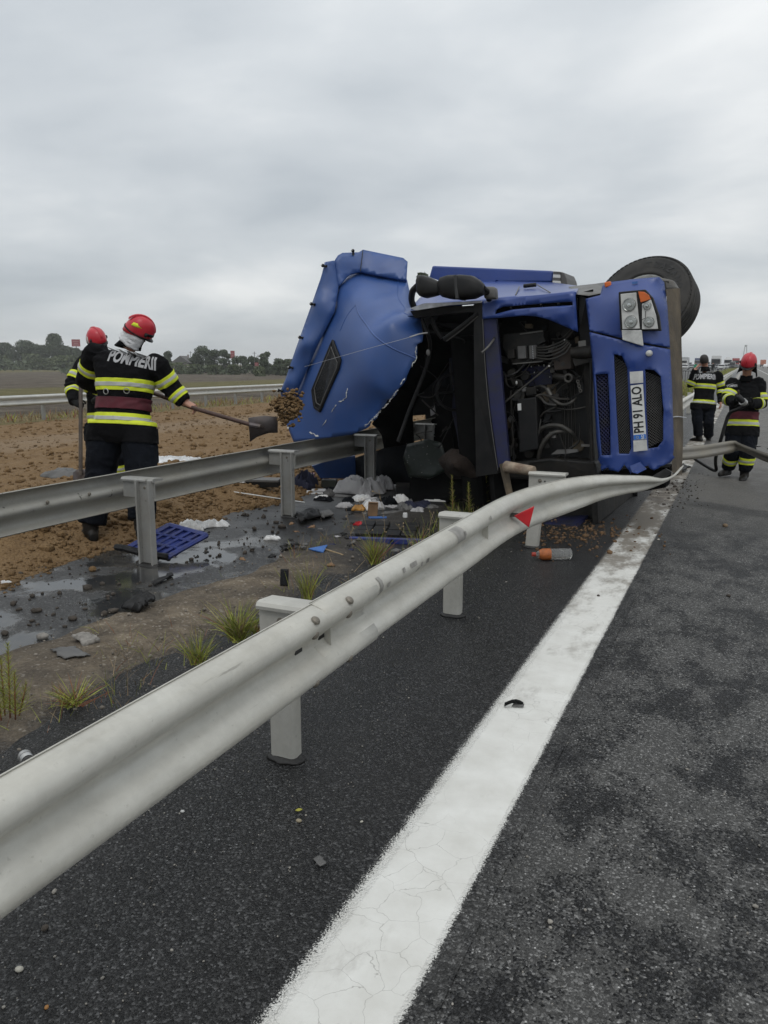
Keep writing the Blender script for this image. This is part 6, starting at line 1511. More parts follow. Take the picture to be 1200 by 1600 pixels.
fr.band(('armL',), 'upL', 0.72, 0.10); fr.band(('armR',), 'upR', 0.72, 0.09); fr.band(('armL',), 'foL', 0.30, 0.075); fr.band(('armR',), 'foR', 0.25, 0.075)
fr.skirt(); fr.band(HEM, 'torso', 0.08, 0.11); fr.belt(0.26, 0.11, M['belt'])
fr.band(('legL',), 'snL', 0.34, 0.095); fr.band(('legR',), 'snR', 0.42, 0.085)
fr.print_text('POMPIERI', 0.050, Vector([(-0.061,12.403,1.366)][0]), (fr.J['shL']-fr.J['shR']).normalized(), fr.upv, 0.0015, 0.6, M['letter'], name='chest_tag')
fr.collar()
m = MB(); m.loft([[fr.hd + fr.hz*z + fr.hl*x_*math.cos(a) + fr.hf*(y_*math.sin(a) - 0.01) for a in [math.pi*(0.93 + 1.14*q/16) for q in range(17)]] for z, x_, y_ in ((0.03, 0.105, 0.115), (-0.06, 0.118, 0.125), (-0.15, 0.135, 0.13))], False, False); fr.child(m, 'neck_flap', M['jacket'], None, 60, solid=0.006)
fr.lift = 0.05; fr.helmet(False, None, True); fr.face()
for sd in 'LR':   # cargo pockets
    a = fr.J['hip'+sd].lerp(fr.J['kn'+sd], 0.45) + (fr.J['shL']-fr.J['shR']).normalized()*(0.10 if sd == 'L' else -0.10)
    m = MB(); m.box(a, (0.06, 0.16, 0.18)); fr.child(m, 'cargo_pocket', M['trousers'], None, 30, bevel=0.02)
a = ff.J['hipR'].lerp(ff.J['knR'], 0.50) + Vector((0.115, 0.05, 0)); m = MB(); m.box(a, (0.05, 0.15, 0.18), Matrix.Rotation(R(20), 3, 'Z')); ff.child(m, 'cargo_pocket', M['trousers'], None, 30, bevel=0.02)

# --- what they hold
noz = empty('nozzle', tuple(fr.J['handL'].lerp(fr.J['handR'], 0.5)), 'dark hose nozzle held at the chest of the firefighter facing the camera', 'nozzle')
a = P3([(-0.089,12.193,1.221),(-0.062,12.165,1.187),(-0.009,12.156,1.136),(0.044,12.224,1.081)])
m = MB(); m.tube(a, [0.03, 0.045, 0.04, 0.035], 12); m.build('barrel', M['black_plastic'], noz, 40)
m = MB(); m.tube([a[2], a[2].lerp(a[3], 0.5)], 0.052, 14); m.build('coupling', M['tin'], noz, 40)
m = MB(); m.tube([a[1], a[1] + Vector((-0.01, -0.03, 0.10))], 0.012, 8); m.build('grip', M['wood_dark'], noz, 40)
for ch in noz.children: ch.location = -noz.location
hs = cr([(0.028,12.182,1.073),(-0.066,12.196,1.018),(-0.161,12.274,0.958),(-0.208,12.276,0.794),(-0.25,12.267,0.575),(-0.296,12.367,0.343),(-0.3,12.506,0.216),(-0.287,12.603,0.12)] + [(-0.312,12.61,0.099),(-0.408,12.773,0.122),(-0.574,13.154,0.168),(-0.711,13.545,0.2),(-0.919,14.01,0.206)], 8)
hs = [(x, y, max(0.025, z)) for x, y, z in hs]
m = MB(); m.tube(hs, 0.024, 10); o = m.build('fire_hose', M['black_plastic'], None, 50)
tag(o, 'black hose running down from the nozzle and across the asphalt towards the wreck', 'hose')

sh = empty('shovel', tuple([(-4.534,5.328,1.413)][0]), 'shovel with dark red handle and broad steel blade held out by the front firefighter', 'shovel')
a = P3([(-5.806,6.043,1.514),(-5.491,6.044,1.431),(-5.159,6.062,1.38),(-4.647,6.0,1.255),(-4.373,6.08,1.175),(-4.126,6.176,1.1),(-4.044,6.209,1.083)])
m = MB(); m.tube(cr(a, 4), 0.019, 10); m.build('handle', M['wood_dark'], sh, 50)
bl = P3([(-4.129,6.162,1.16),(-4.008,6.245,1.178),(-3.918,6.331,1.161),(-3.954,6.382,1.014),(-4.042,6.366,1.012),(-4.126,6.297,0.978),(-4.146,6.207,0.938)])
cb_ = sum(bl, Vector())/len(bl)
m = MB(); cen = cb_ + Vector((0.0, 0.02, -0.03)); m.add(bl + [cen], [(i, (i+1) % 7, 7) for i in range(7)]); m.build('blade', M['shovel'], sh, True, solid=0.006)
m = MB(); m.tube([a[5], a[6], cb_], [0.024, 0.024, 0.010], 8); m.build('socket', M['shovel'], sh, 40)
for ch in sh.children: ch.location = -sh.location
s2 = empty('shovel', tuple([(-6.799,6.732,0.416)][0]), 'shovel with grey wooden handle held upright by the half hidden firefighter', 'shovel')
a = P3([(-6.876,6.921,1.507),(-6.832,6.843,1.137),(-6.8,6.77,0.71),(-6.792,6.734,0.409)])
m = MB(); m.tube(a, 0.022, 10); m.build('handle', M['wood_grey'], s2, 50)
g = a[3]; m = MB(); m.loft([[g + Vector((x, 0.02*math.cos(x*12), z)) for x in (-w_, -w_/2, 0, w_/2, w_)] for w_, z in ((0.05, 0.06), (0.115, 0.02), (0.12, -0.12), (0.07, -0.2))], False, False); m.build('blade', M['shovel'], s2, True, solid=0.006)
for ch in s2.children: ch.location = -s2.location
# clump of clay flying off the shovel
P = []; S_ = []; c = Vector([(-3.836,6.392,1.248)][0])
for _ in range(380):
    d = Vector((rng.gauss(0, 1), rng.gauss(0, 1), rng.gauss(0, 1))).normalized()
    P.append(c + Vector((d.x*0.125, d.y*0.10, d.z*0.125 + 0.02*math.sin(5*d.x)))*(rng.uniform(0.7, 1.04) if rng.random() < 0.9 else rng.uniform(1.05, 1.6))*(1+0.45*noise.noise(d*1.7))); S_.append(rng.uniform(0.012, 0.024))
o = lumps('clay_clump', [tuple(q - c) for q in P], S_, M['clay']); o.location = c; tag(o, 'clump of brown clay flying off the shovel blade in front of the blue roof', 'clay clump')

# ------------------------------------------------------------------ debris
def thing(o, label, cat, group=None): return tag(o, label, cat, group)
def crumple(name, c, sx, sy, h, mat, rz=0, seed=0, n=30, fold=4.2):
    """crumpled sheet lying on the ground"""
    q = Matrix.Rotation(R(rz), 3, 'Z'); V = []
    for j in range(n+1):
        for i in range(n+1):
            u, v = i/n*2-1, j/n*2-1
            r = max(abs(u), abs(v)); e = (1-r**4)
            k = 1 + 0.28*noise.noise(Vector((u*1.5, v*1.5, seed)))
            f = noise.noise(Vector((u*fold*0.5, v*fold*0.3, seed+3))); g = noise.noise(Vector((u*fold, v*fold, seed+8)))
            z = h*max(0.03, e*(0.40 + 0.75*(1-abs(f)*2.2) + 0.25*g))*0.8
            V.append(q @ Vector((u*sx*k, v*sy*k, z)))
    i, j = np.meshgrid(np.arange(n), np.arange(n)); a = (j*(n+1)+i).ravel()
    o = np_mesh(name, np.array(V), np.stack([a, a+1, a+n+2, a+n+1], 1), mat, None, 65); o.location = c
    s = o.modifiers.new('solid', 'SOLIDIFY'); s.thickness = 0.004
    return o
g0 = lambda x, y: max(0.004, clay_h(x, y))
def on_clay(p): return Vector((p[0], p[1], g0(p[0], p[1])))
def boxes(name, c, parts, label, cat, rz=0, tilt=(0, 0), bevel=0.006, group=None):
    """thing made of box parts: (part name, centre, size, material)"""
    root = empty(name, c, label, cat, group, rot=(R(tilt[0]), R(tilt[1]), R(rz)))
    for nm, cc, sz, mt in parts:
        m = MB(); m.box(cc, sz); m.build(nm, mt, root, bevel=min(bevel, min(sz)*0.3))
    return root

c = [(-4.988,6.38,0.1)][0]; thing(crumple('plastic_bag', on_clay(c), 0.15, 0.10, 0.10, M['white_sheet'], 20, 1), 'crumpled white plastic bag on the clay, left half of the white pair beyond the rail', 'plastic bag')
c = [(-4.869,6.582,0.1)][0]; thing(crumple('plastic_sheet', on_clay(c), 0.14, 0.075, 0.085, M['white_sheet'], 40, 4, fold=3), 'smooth folded white plastic sheet on the clay, right half of the white pair', 'plastic sheet')
c = [(-8.219,9.974,0.12)][0]; thing(crumple('foil_blanket', (c[0], c[1], g0(c[0], c[1])), 0.62, 0.32, 0.12, simple('crumpled_foil', (0.60, 0.60, 0.60), 0.35, metal=0.5, bump=0.9, bscale=16, bdist=0.03), 20, 11, 34, 9), 'crumpled silvery white sheet on the clay to the right of the shoveller', 'foil sheet')
c = [(-8.283,9.093,0.12)][0]; thing(crumple('plastic_sheet', (c[0], c[1], g0(c[0], c[1])), 0.16, 0.16, 0.15, M['white_sheet'], 0, 15), 'white plastic scrap showing between the legs of the shoveller', 'plastic sheet')
c = [(-8.755,8.418,0.12)][0]; thing(crumple('grey_rag', (c[0], c[1], g0(c[0], c[1])), 0.34, 0.22, 0.13, M['mid_grey'], 10, 21), 'dark grey rag on the clay left of the upright shovel', 'rag')
c = [(-5.825,8.312,0.05)][0]; thing(crumple('white_cloth', on_clay(c), 0.22, 0.16, 0.09, M['white_sheet'], 10, 31), 'white cloth half under the long dark box near the second rail post', 'cloth')
c = [(-6.087,9.307,0.05)][0]; thing(crumple('white_cloth', on_clay(c), 0.20, 0.12, 0.10, M['white_dim'], 10, 33), 'dirty white cloth behind the long dark box, beneath the rail', 'cloth')
c = [(-4.426,9.098,0.01)][0]; thing(crumple('white_rag', (c[0], c[1], 0.01), 0.30, 0.17, 0.24, M['white_dim'], 0, 41, 34, 5), 'grey white heap of rags at the foot of the third rail post', 'rags')
c = [(-4.286,9.511,0.01)][0]; thing(crumple('white_rag', (c[0], c[1], 0.01), 0.14, 0.14, 0.20, M['white_dim'], 30, 47), 'small grey white rag right of the third rail post', 'rags')
c = [(-5.256,9.126,0.02)][0]; thing(crumple('navy_bag', (c[0], c[1], 0.01), 0.15, 0.16, 0.26, M['navy'], 0, 51), 'dark navy cloth bag slumped behind the second rail post', 'bag')
c = [(-3.991,6.291,0.004)][0]; thing(crumple('white_scrap', (c[0], c[1], 0.004), 0.075, 0.05, 0.05, M['white_sheet'], 15, 55, 14), 'crumpled white scrap lying on the wet shoulder', 'plastic scrap')
c = [(-5.017,4.142,0.004)][0]; thing(crumple('white_scrap', (c[0], c[1], 0.004), 0.05, 0.03, 0.03, M['white_sheet'], 15, 58, 12), 'small white scrap at the clay edge by the left border', 'plastic scrap')
c = [(-4.507,10.179,0.01)][0]; o = thing(crumple('red_bag', (c[0]+0.12, c[1], 0.12), 0.14, 0.09, 0.10, M['red_plastic'], 0, 61), 'bright red plastic bag on the dark box in the wreckage', 'bag')

c = [(-5.43,8.323,0.05)][0]
boxes('long_box', (c[0], c[1]+0.05, g0(c[0], c[1])+0.01), [('lid', (0, 0, 0.085), (0.46, 0.17, 0.03), M['mid_grey']), ('tray', (0, 0, 0.04), (0.44, 0.155, 0.07), M['black_plastic']), ('latch', (0.1, -0.084, 0.06), (0.05, 0.012, 0.03), M['dark_metal'])], 'long dark grey box lying on the white cloth beside the rail', 'box', 16, (4, 0))
c = [(-5.265,8.209,0.03)][0]; m = MB(); a = P3([(-5.562,7.883,0.13),(-4.571,7.93,0.06)]); m.tube(a, 0.007, 8); thing(m.build('white_stick', M['white_plastic'], None, 40), 'thin white rod lying across the clay below the long dark box', 'rod')
c = [(-3.651,9.011,0.01)][0]
boxes('dark_box', (c[0], c[1]+0.15, 0.0), [('box_body', (0, 0, 0.07), (0.52, 0.26, 0.14), M['black_plastic']), ('box_lid', (0, 0, 0.15), (0.54, 0.28, 0.02), M['dark_metal'])], 'large low black box carrying the red bag, inside the wreckage', 'box', 20)
c = [(-3.198,8.528,0.01)][0]
boxes('document_case', (c[0], c[1]+0.04, 0.0), [('base', (0, 0, 0.035), (0.24, 0.20, 0.07), M['black_plastic']), ('white_cover', (0, 0, 0.077), (0.23, 0.18, 0.012), M['white_sheet']), ('clip', (0.03, 0.02, 0.088), (0.07, 0.05, 0.008), M['plate_white'])], 'white topped flat case lying level on debris left of the tall weed', 'case', 28, (-6, 3))
c = [(-3.264,9.081,0.01)][0]; boxes('wood_block', (c[0], c[1], 0.06), [('block', (0, 0, 0.02), (0.14, 0.09, 0.045), simple('raw_wood', (0.32, 0.22, 0.12), 0.8))], 'pale wooden block on debris behind the tall weeds', 'block', 10)
c = [(-4.954,8.862,0.01)][0]; boxes('paper_stack', (c[0], c[1], 0.005), [('sheet', (0, 0, 0.01), (0.21, 0.15, 0.02), M['white_sheet']), ('sheet', (0.05, 0.03, 0.03), (0.18, 0.13, 0.01), M['white_dim'])], 'white papers on the ground right of the second rail post', 'papers', 30, (6, 0))
c = [(-5.006,9.309,0.01)][0]; boxes('green_box', (c[0], c[1]+0.05, 0.0), [('box_body', (0, 0, 0.055), (0.2, 0.14, 0.11), simple('olive_card', (0.045, 0.048, 0.038), 0.8)), ('flap', (0.0, -0.02, 0.115), (0.19, 0.09, 0.008), M['mid_grey'])], 'small olive grey box among papers below the blue roof fragment', 'box', 18)
c = [(-5.356,9.531,0.01)][0]; boxes('pink_packet', (c[0], c[1], 0.05), [('packet', (0, 0, 0.06), (0.07, 0.02, 0.12), simple('pink_paper', (0.40, 0.22, 0.26), 0.8)), ('packet_fold', (0, -0.012, 0.10), (0.06, 0.008, 0.03), M['white_dim'])], 'small pink packet leaning between navy bag and olive box', 'packet', 10, (12, 0))
for k, (sx, sy, mt, lb) in enumerate(((720, 752, M['white_dim'], 'torn white paper scraps deep in the shadow behind the weeds'), (700, 760, M['white_dim'], 'pale torn card in the shadow left of the tall weed'))):
    pass
m = MB()
for k in range(9):
    a = Vector((rng.uniform(-0.12, 0.12), rng.uniform(-0.03, 0.03), 0.05 + rng.uniform(0, 0.12))); m.box(a, (rng.uniform(0.02, 0.05), 0.004, rng.uniform(0.02, 0.06)), Matrix.Rotation(rng.uniform(-0.5, 0.5), 3, 'X') @ Matrix.Rotation(rng.uniform(-0.5, 0.5), 3, 'Y'))
o = m.build('paper_scraps', M['white_dim']); o.location = [(-3.327,9.546,0.0)][0]; o.location.y += 0.35; thing(o, 'cluster of torn white paper scraps in shadow behind the tall weed', 'paper')

# papers and clothes thrown out of the cab
for k in range(46):
    t_ = rng.random(); x = -4.75 + 1.6*t_ + rng.gauss(0, 0.2); y = 8.15 + 0.9*(1-t_) + rng.gauss(0, 0.35)
    mt = rng.choice((M['white_sheet'], M['white_sheet'], M['white_dim'], M['white_dim'], M['navy'], M['mid_grey'], M['seat']))
    lab = {'white_sheet': 'crumpled white paper among the litter under the torn blue roof', 'grey_white_rag': 'dirty pale rag among the litter under the torn blue roof'}.get(mt.name, 'dark crumpled cloth among the litter under the torn blue roof')
    o = thing(crumple('litter', (x, y, 0.006 if x > clay_edge(y) else clay_h(x, y)), rng.uniform(0.05, 0.15), rng.uniform(0.04, 0.10), rng.choice((0.02, 0.03, 0.06, 0.11)), mt, rng.uniform(0, 180), 100+k, 14, rng.uniform(3, 6)), lab, 'litter', 'litter beside the cab')
# cab door panel with a tray of black mats, lying flat with its blue rim towards us
c = Vector([(-2.866,6.606,0.0)][0])
root = empty('door_panel', (c.x, c.y + 0.18, 0.0), 'flat black panel with a blue front rim in the debris below the third rail post', 'panel', rot=(R(3), 0, R(16)))
m = MB(); m.box((0, 0.12, 0.035), (0.92, 0.55, 0.05)); m.build('panel_base', M['black_plastic'], root, bevel=0.012)
m = MB(); m.box((0, -0.165, 0.035), (0.94, 0.03, 0.06)); m.build('blue_rim', M['tray_blue'], root, bevel=0.010)
for i in range(6):
    for j in range(3):
        m = MB(); m.box((-0.36 + 0.145*i + rng.uniform(-0.01, 0.01), -0.03 + 0.165*j, 0.068 + rng.uniform(0, 0.012)), (0.13, 0.145, 0.022), Matrix.Rotation(rng.uniform(-0.07, 0.07), 3, 'X') @ Matrix.Rotation(rng.uniform(-0.05, 0.05), 3, 'Z')); m.build('mat_tile', M['dark_metal'] if (i*j) % 3 else M['black_plastic'], root, bevel=0.006)
c = [(-3.874,7.928,0.0)][0]; o = thing(crumple('snack_packet', (c[0], c[1], 0.02), 0.07, 0.05, 0.08, simple('yellow_packet', (0.42, 0.20, 0.035), 0.5, var=0.5, scale=18), 20, 71, 14), 'yellow orange crumpled packet in front of the third rail post', 'packet')
c = [(-3.632,7.784,0.0)][0]; boxes('carton', (c[0], c[1], 0.0), [('side', (0, 0, 0.075), (0.11, 0.08, 0.15), M['cardboard']), ('flap', (0.0, -0.03, 0.155), (0.10, 0.05, 0.006), M['cardboard'])], 'small brown carton standing beside the yellow packet', 'carton', 24, (0, 4))
c = [(-3.416,6.988,0.0)][0]; thing(crumple('red_wrapper', (c[0], c[1], 0.06), 0.05, 0.035, 0.05, M['red_plastic'], 0, 75, 12), 'red wrapper on the left end of the flat black panel', 'wrapper')
c = [(-3.332,7.233,0.0)][0]; boxes('blue_strap', (c[0], c[1]+0.03, 0.085), [('strap', (0, 0, 0.012), (0.19, 0.035, 0.02), M['cloth_blue']), ('buckle', (0.06, 0, 0.026), (0.03, 0.03, 0.008), M['mid_grey'])], 'light blue plastic strip on the flat black panel', 'strip', 28)
c = [(-3.093,7.376,0.0)][0]; m = MB(); m.lathe([(0.001, 0.05), (0.022, 0.046), (0.026, 0.02), (0.024, 0.0)], 14); o = m.build('round_lid', M['white_plastic'], None, 40); o.location = (c[0], c[1]+0.05, 0.09); thing(o, 'round white lid lying on the flat black panel', 'lid')
c = [(-4.446,8.879,0.0)][0]
# blue ice scraper
c = Vector([(-3.398,5.947,0.03)][0]); d = Vector([(-3.291,6.104,0.03)][0]); e_ = Vector([(-3.211,5.874,0.03)][0]); h_ = Vector([(-3.023,5.882,0.03)][0])
m = MB(); m.prism([(-5.05,8.978,0.341),(-5.1,9.643,0.349),(-5.15,10.443,0.316),(-5.1,10.357,-0.012),(-5.05,9.197,0.152)], (-0.03, 0.03, 0)); o = m.build('roof_fragment', M['blue_roof'], None); thing(o, 'broken blue plastic panel standing behind the middle guardrail, below the blue roof', 'panel')
root = empty('ice_scraper', tuple(c), 'blue triangular ice scraper with pale stick handle on the median earth', 'scraper')
m = MB(); m.prism([c + Vector((0, 0, 0.02)), d + Vector((0, 0, 0.03)), e_ + Vector((0, 0, 0.02))], (0, 0, -0.012)); o = m.build('blade', M['cloth_blue'], root, bevel=0.003); o.location = -c
m = MB(); m.tube([d.lerp(e_, 0.5) + Vector((0, 0, 0.015)), h_ + Vector((0, 0, 0.01))], 0.008, 8); o = m.build('handle', M['straw'], root, 40); o.location = -c
# blue crate lid lying against the rail post
A_, B_, C_, D_ = P3([(-4.631,5.592,0.2),(-4.284,5.677,0.12),(-4.318,5.177,0.03),(-4.777,5.184,0.05)])
root = empty('blue_tray', tuple((A_+C_)/2), 'cracked dark blue ribbed tray with black lip at the foot of the grey rail post', 'tray')
q_ = lambda u, v, z=0: A_.lerp(B_, u).lerp(D_.lerp(C_, u), v) + Vector((0, 0, z))
m = MB(); m.sheet(14, 10, lambda u, v: q_(u, v, 0.02*noise.noise(Vector((u*3, v*3, 1))))); m.build('tray_floor', M['tray_blue'], root, True, solid=0.012)
def rib(name, pts, mt, r0=0.016):
    m = MB(); m.tube(pts, r0, 6); m.build(name, mt, root, 40)
for u in (0.0, 0.2, 0.4, 0.6, 0.8, 1.0): rib('rib', [q_(u, 0, 0.02), q_(u, 0.5, 0.02), q_(u, 1, 0.02)], M['tray_blue'], 0.014 if 0 < u < 1 else 0.024)
for v in (0.0, 0.33, 0.66): rib('rib', [q_(0, v, 0.022), q_(0.5, v, 0.022), q_(1, v, 0.022)], M['tray_blue'], 0.014 if v else 0.024)
rib('black_lip', [q_(-0.02, 1.0, 0.03), q_(0.5, 1.02, 0.02), q_(1.02, 1.0, 0.02)], M['black_plastic'], 0.03)
rib('black_lip', [q_(-0.25, 0.98, 0.02), q_(-0.02, 1.0, 0.03)], M['black_plastic'], 0.03)
for ch in root.children: ch.location = -root.location
# black pieces
def shard(name, quad, mat, label, cat, thick=0.02, n=8, bulge=0.03, seed=0):
    A, B_, C_, D_ = P3(quad); cen = (A+B_+C_+D_)/4
    def f(u, v):
        p = A.lerp(B_, u).lerp(D_.lerp(C_, u), v) - cen; e = 4*u*(1-u)*4*v*(1-v)
        j = Vector((noise.noise(Vector((u*4, v*4, seed))), noise.noise(Vector((u*4, v*4, seed+5))), 0))*0.10*(A-C_).length*(1 if u in (0, 1) or v in (0, 1) else 0.4)
        return p + j + Vector((0, 0, bulge*(0.3*e + 0.9*abs(noise.noise(Vector((u*3.5, v*3.5, seed+2))))) + 0.01))
    m = MB(); m.sheet(n, n, f); o = m.build(name, mat, None, 35, solid=thick); o.location = cen; return thing(o, label, cat)
shard('black_cowl', [(-3.721,3.967,0.02),(-3.75,4.207,0.05),(-3.585,4.15,0.04),(-3.534,3.929,0.02)], M['black_plastic'], 'broken black plastic cowl on the edge of the wet shoulder', 'plastic piece', bulge=0.07, seed=3)
shard('black_splinter', [(-3.985,4.582,0.01),(-4.029,4.868,0.01),(-3.966,4.812,0.01),(-3.916,4.536,0.01)], M['black_plastic'], 'long thin black splinter on the wet shoulder right of the rail post', 'plastic piece', 0.01, bulge=0.01, seed=6)
shard('black_fragment', [(-4.351,7.348,0.02),(-4.308,7.745,0.02),(-4.061,7.397,0.02),(-4.087,7.003,0.02)], M['black_plastic'], 'wet black rubber fragments at the foot of the second rail post', 'rubber piece', bulge=0.06, seed=9)
shard('black_fragment', [(-4.182,7.546,0.02),(-4.139,7.735,0.02),(-3.969,7.519,0.02),(-3.997,7.308,0.02)], M['mid_grey'], 'small grey plastic fragment right of the second rail post', 'plastic piece', bulge=0.04, seed=12)
shard('black_fragment', [(-3.737,6.016,0.006),(-3.724,6.164,0.006),(-3.602,6.049,0.006),(-3.622,5.904,0.006)], M['black_plastic'], 'black crumb of plastic right of the white scrap on the wet shoulder', 'plastic piece', 0.008, bulge=0.03, seed=15)
shard('flat_shard', [(-3.501,3.147,0.035),(-3.419,3.229,0.035),(-3.221,3.173,0.035),(-3.32,3.075,0.035)], M['mid_grey'], 'thin dark flat shard on the median above the spreading grass tuft', 'plastic piece', 0.006, bulge=0.02, seed=18)
shard('stone_slab', [(-3.533,3.352,0.04),(-3.468,3.399,0.05),(-3.327,3.359,0.04),(-3.377,3.274,0.03)], M['concrete_stone'], 'broken pale concrete slab at the inner edge of the median earth', 'slab', 0.03, bulge=0.03, seed=21)
shard('rubber_strip', [(-0.908,12.744,0.03),(-0.793,13.471,0.05),(-0.688,13.171,0.05),(-0.82,12.552,0.02)], M['black_plastic'], 'square black rubber piece on the white line beside the wreck', 'rubber piece', 0.02, bulge=0.03, seed=24)
shard('crushed_panel', [(-2.832,10.633,0.05),(-2.407,10.715,0.1),(-2.047,10.239,0.1),(-2.489,9.832,0.03)], M['dark_metal'], 'crumpled dark sheet metal under the wreck behind the bent rail', 'sheet metal', 0.01, bulge=0.1, seed=27)
c = [(-3.005,4.887,0.03)][0]; boxes('phone_holder', (c[0], c[1], 0.03), [('case', (0, 0, 0.062), (0.062, 0.022, 0.124), M['black_plastic']), ('screen', (0, -0.0125, 0.062), (0.052, 0.004, 0.108), M['dark_glass'])], 'small black oblong device standing on edge on the median earth', 'device', 30, (-12, 3), 0.004)
# tin can
root = empty('tin_can', tuple(Vector([(-2.61,2.18,0.035)][0])), 'small silvery tin lying on its side beside the near rail', 'tin', rot=(R(90), 0, R(62)))
m = MB(); m.lathe([(0.0005, -0.028), (0.026, -0.028), (0.028, -0.026), (0.028, 0.026), (0.0265, 0.028), (0.024, 0.024), (0.0005, 0.022)], 24); m.build('can', M['tin'], root, 40)
m = MB(); m.lathe([(0.010, 0.0225), (0.014, 0.026), (0.017, 0.0235)], 18); m.lathe([(0.0285, -0.004), (0.0292, -0.002), (0.0285, 0.0)], 24); m.build('can_rings', M['mid_grey'], root, 40)
# orange drink bottle lying on the asphalt
p0, p1 = Vector([(-1.545,6.526,0.04)][0]), Vector([(-1.241,6.687,0.04)][0]); ax_ = (p1-p0).normalized(); LB = (p1-p0).length
root = empty('drink_bottle', tuple(p0), 'clear plastic bottle with orange label lying on the asphalt under the bent rail', 'bottle')
T4 = Matrix.Translation(Vector((0, 0, 0.01))) @ ax_.to_track_quat('Z', 'Y').to_matrix().to_4x4(); rb = 0.048
m = MB(); m.lathe([(0.016, 0.04*LB), (0.017, 0.10*LB), (0.03, 0.16*LB), (rb, 0.26*LB), (rb, 0.44*LB)] + [(rb*(1 - 0.06*(k % 2)), (0.46 + 0.06*k)*LB) for k in range(8)] + [(rb*0.95, 0.97*LB), (rb*0.6, LB), (0.001, 0.985*LB)], 24, T4); m.build('bottle_body', M['bottle'], root, 50)
m = MB(); m.lathe([(0.035, 0.17*LB), (rb*1.03, 0.26*LB), (rb*1.03, 0.46*LB)], 24, T4); m.build('bottle_label', M['orange_label'], root, 50)
m = MB(); m.lathe([(0.0005, -0.01*LB), (0.018, 0.0), (0.019, 0.09*LB), (0.016, 0.10*LB)], 16, T4); m.build('bottle_cap', M['cap_red'], root, 50)
# mirror shard on the white line
root = empty('mirror_fragment', tuple(Vector([(-0.908,3.57,0.006)][0])), 'curved black plastic fragment lying on the left edge of the white line', 'plastic piece', rot=(0, 0, R(12)))
m = MB()
for k in range(2): m.loft([[Vector((x, 0.012*math.sin(5*x*8) + y*0.5, max(0.002, 0.022*math.cos(x*30) + z))) for y, z in ((-0.018, 0.0), (-0.012, 0.012), (0.012, 0.014), (0.018, 0.0))] for x in (-0.045, -0.03, -0.01, 0.01, 0.028, 0.045)][:])
m.build('shell', M['black_plastic'], root, 40)
m = MB(); m.prism([(-0.01, -0.012, 0.004), (0.046, -0.008, 0.004), (0.05, 0.010, 0.012), (0.0, 0.012, 0.012)], (0, 0, 0.004)); m.build('sliver', M['mid_grey'], root)
# shards of trim strewn over the wet ground
for k in range(46):
    x = rng.gauss(-3.55, 0.45); y = rng.gauss(6.6, 0.75)
    if y < 5.2 or x > -2.3: continue
    r = rng.uniform(0.018, 0.055); a = rng.uniform(0, 6.28); q = [(x + r*rng.uniform(0.6, 1.3)*math.cos(a+t), y + r*rng.uniform(0.6, 1.3)*math.sin(a+t), 0.02) for t in (0, 1.6, 3.1, 4.7)]
    dark = rng.random() < 0.72
    shard('trim_shard', q, rng.choice((M['black_plastic'], M['dark_metal'], M['mid_grey'])) if dark else rng.choice((M['white_dim'], M['blue_dark'], M['cardboard'])), 'small dark plastic shard in the wet debris between the two rails' if dark else 'small coloured scrap in the wet debris between the two rails', 'shard', 0.006, 4, rng.uniform(0.015, 0.05), k + 50)['group'] = 'dark shards between the rails' if dark else 'coloured scraps between the rails'
# single stones and leaves that stand out
def stone(pxy, r, mat, label, z=0.0, sq=(1.2, 0.9, 0.7), grp=None):
    c = pxy; m = MB(); m.ball((0, 0, 0), r, 12, 8, sq, 0.05); o = m.build('stone', mat, None, 60); o.location = (c[0], c[1], z + r*sq[2]*0.7); o.rotation_euler = (0, 0, rng.uniform(0, 3)); return thing(o, label, 'stone', grp)
pale = simple('pale_pebble', (0.42, 0.40, 0.34), 0.6, var=0.2, scale=40)
stone([(-1.707,1.342,0.0)][0], 0.0105, pale, 'smooth cream pebble on the asphalt at the lower left, below the rail')
stone([(-1.369,2.289,0.0)][0], 0.0095, simple('tan_pebble', (0.26, 0.22, 0.15), 0.7), 'tan pebble just below the yellow leaf on the asphalt')
stone([(-1.798,2.166,0.0)][0], 0.007, simple('white_pebble', (0.5, 0.5, 0.48), 0.7), 'small white pebble under the rail left of the yellow leaf')
stone([(-1.157,2.379,0.0)][0], 0.006, pale, 'small white pebble between the yellow leaf and the white line')
stone([(-1.772,1.492,0.0)][0], 0.011, M['dark_stone'], 'black stone on the asphalt below the left end of the rail')
stone([(-1.226,1.629,0.0)][0] if False else [(-1.536,1.277,0.0)][0], 0.006, simple('amber_pebble', (0.32, 0.15, 0.04), 0.6), 'small amber pebble at the bottom left corner')
stone([(-3.779,3.351,0.0)][0], 0.032, M['concrete_stone'], 'grey rounded stone at the water edge left of the concrete slab', 0.004)
stone([(-3.882,3.694,0.0)][0], 0.026, M['dark_stone'], 'brown stone on the wet shoulder above the concrete slab', 0.004)
stone([(-4.047,3.307,0.0)][0], 0.024, M['dark_stone'], 'dark clod on the wet shoulder by the left border', 0.004)
stone([(-4.228,3.731,0.0)][0], 0.024, M['dark_stone'], 'dark clod in the puddle below the clay edge', 0.004)
stone([(-4.685,4.701,0.0)][0], 0.034, M['clay'], 'large clay clod at the edge of the wet shoulder left of the blue tray', 0.004)
stone([(-0.072,8.731,0.0)][0], 0.028, simple('tan_stone', (0.20, 0.14, 0.085), 0.8), 'tan stone alone on the lane right of the white line')
stone([(0.009,6.042,0.0)][0], 0.014, M['dark_stone'], 'black crumb on the lane near the right border')
stone([(-0.846,5.659,0.0)][0], 0.012, M['dark_stone'], 'black crumb on the white line near the wreck')
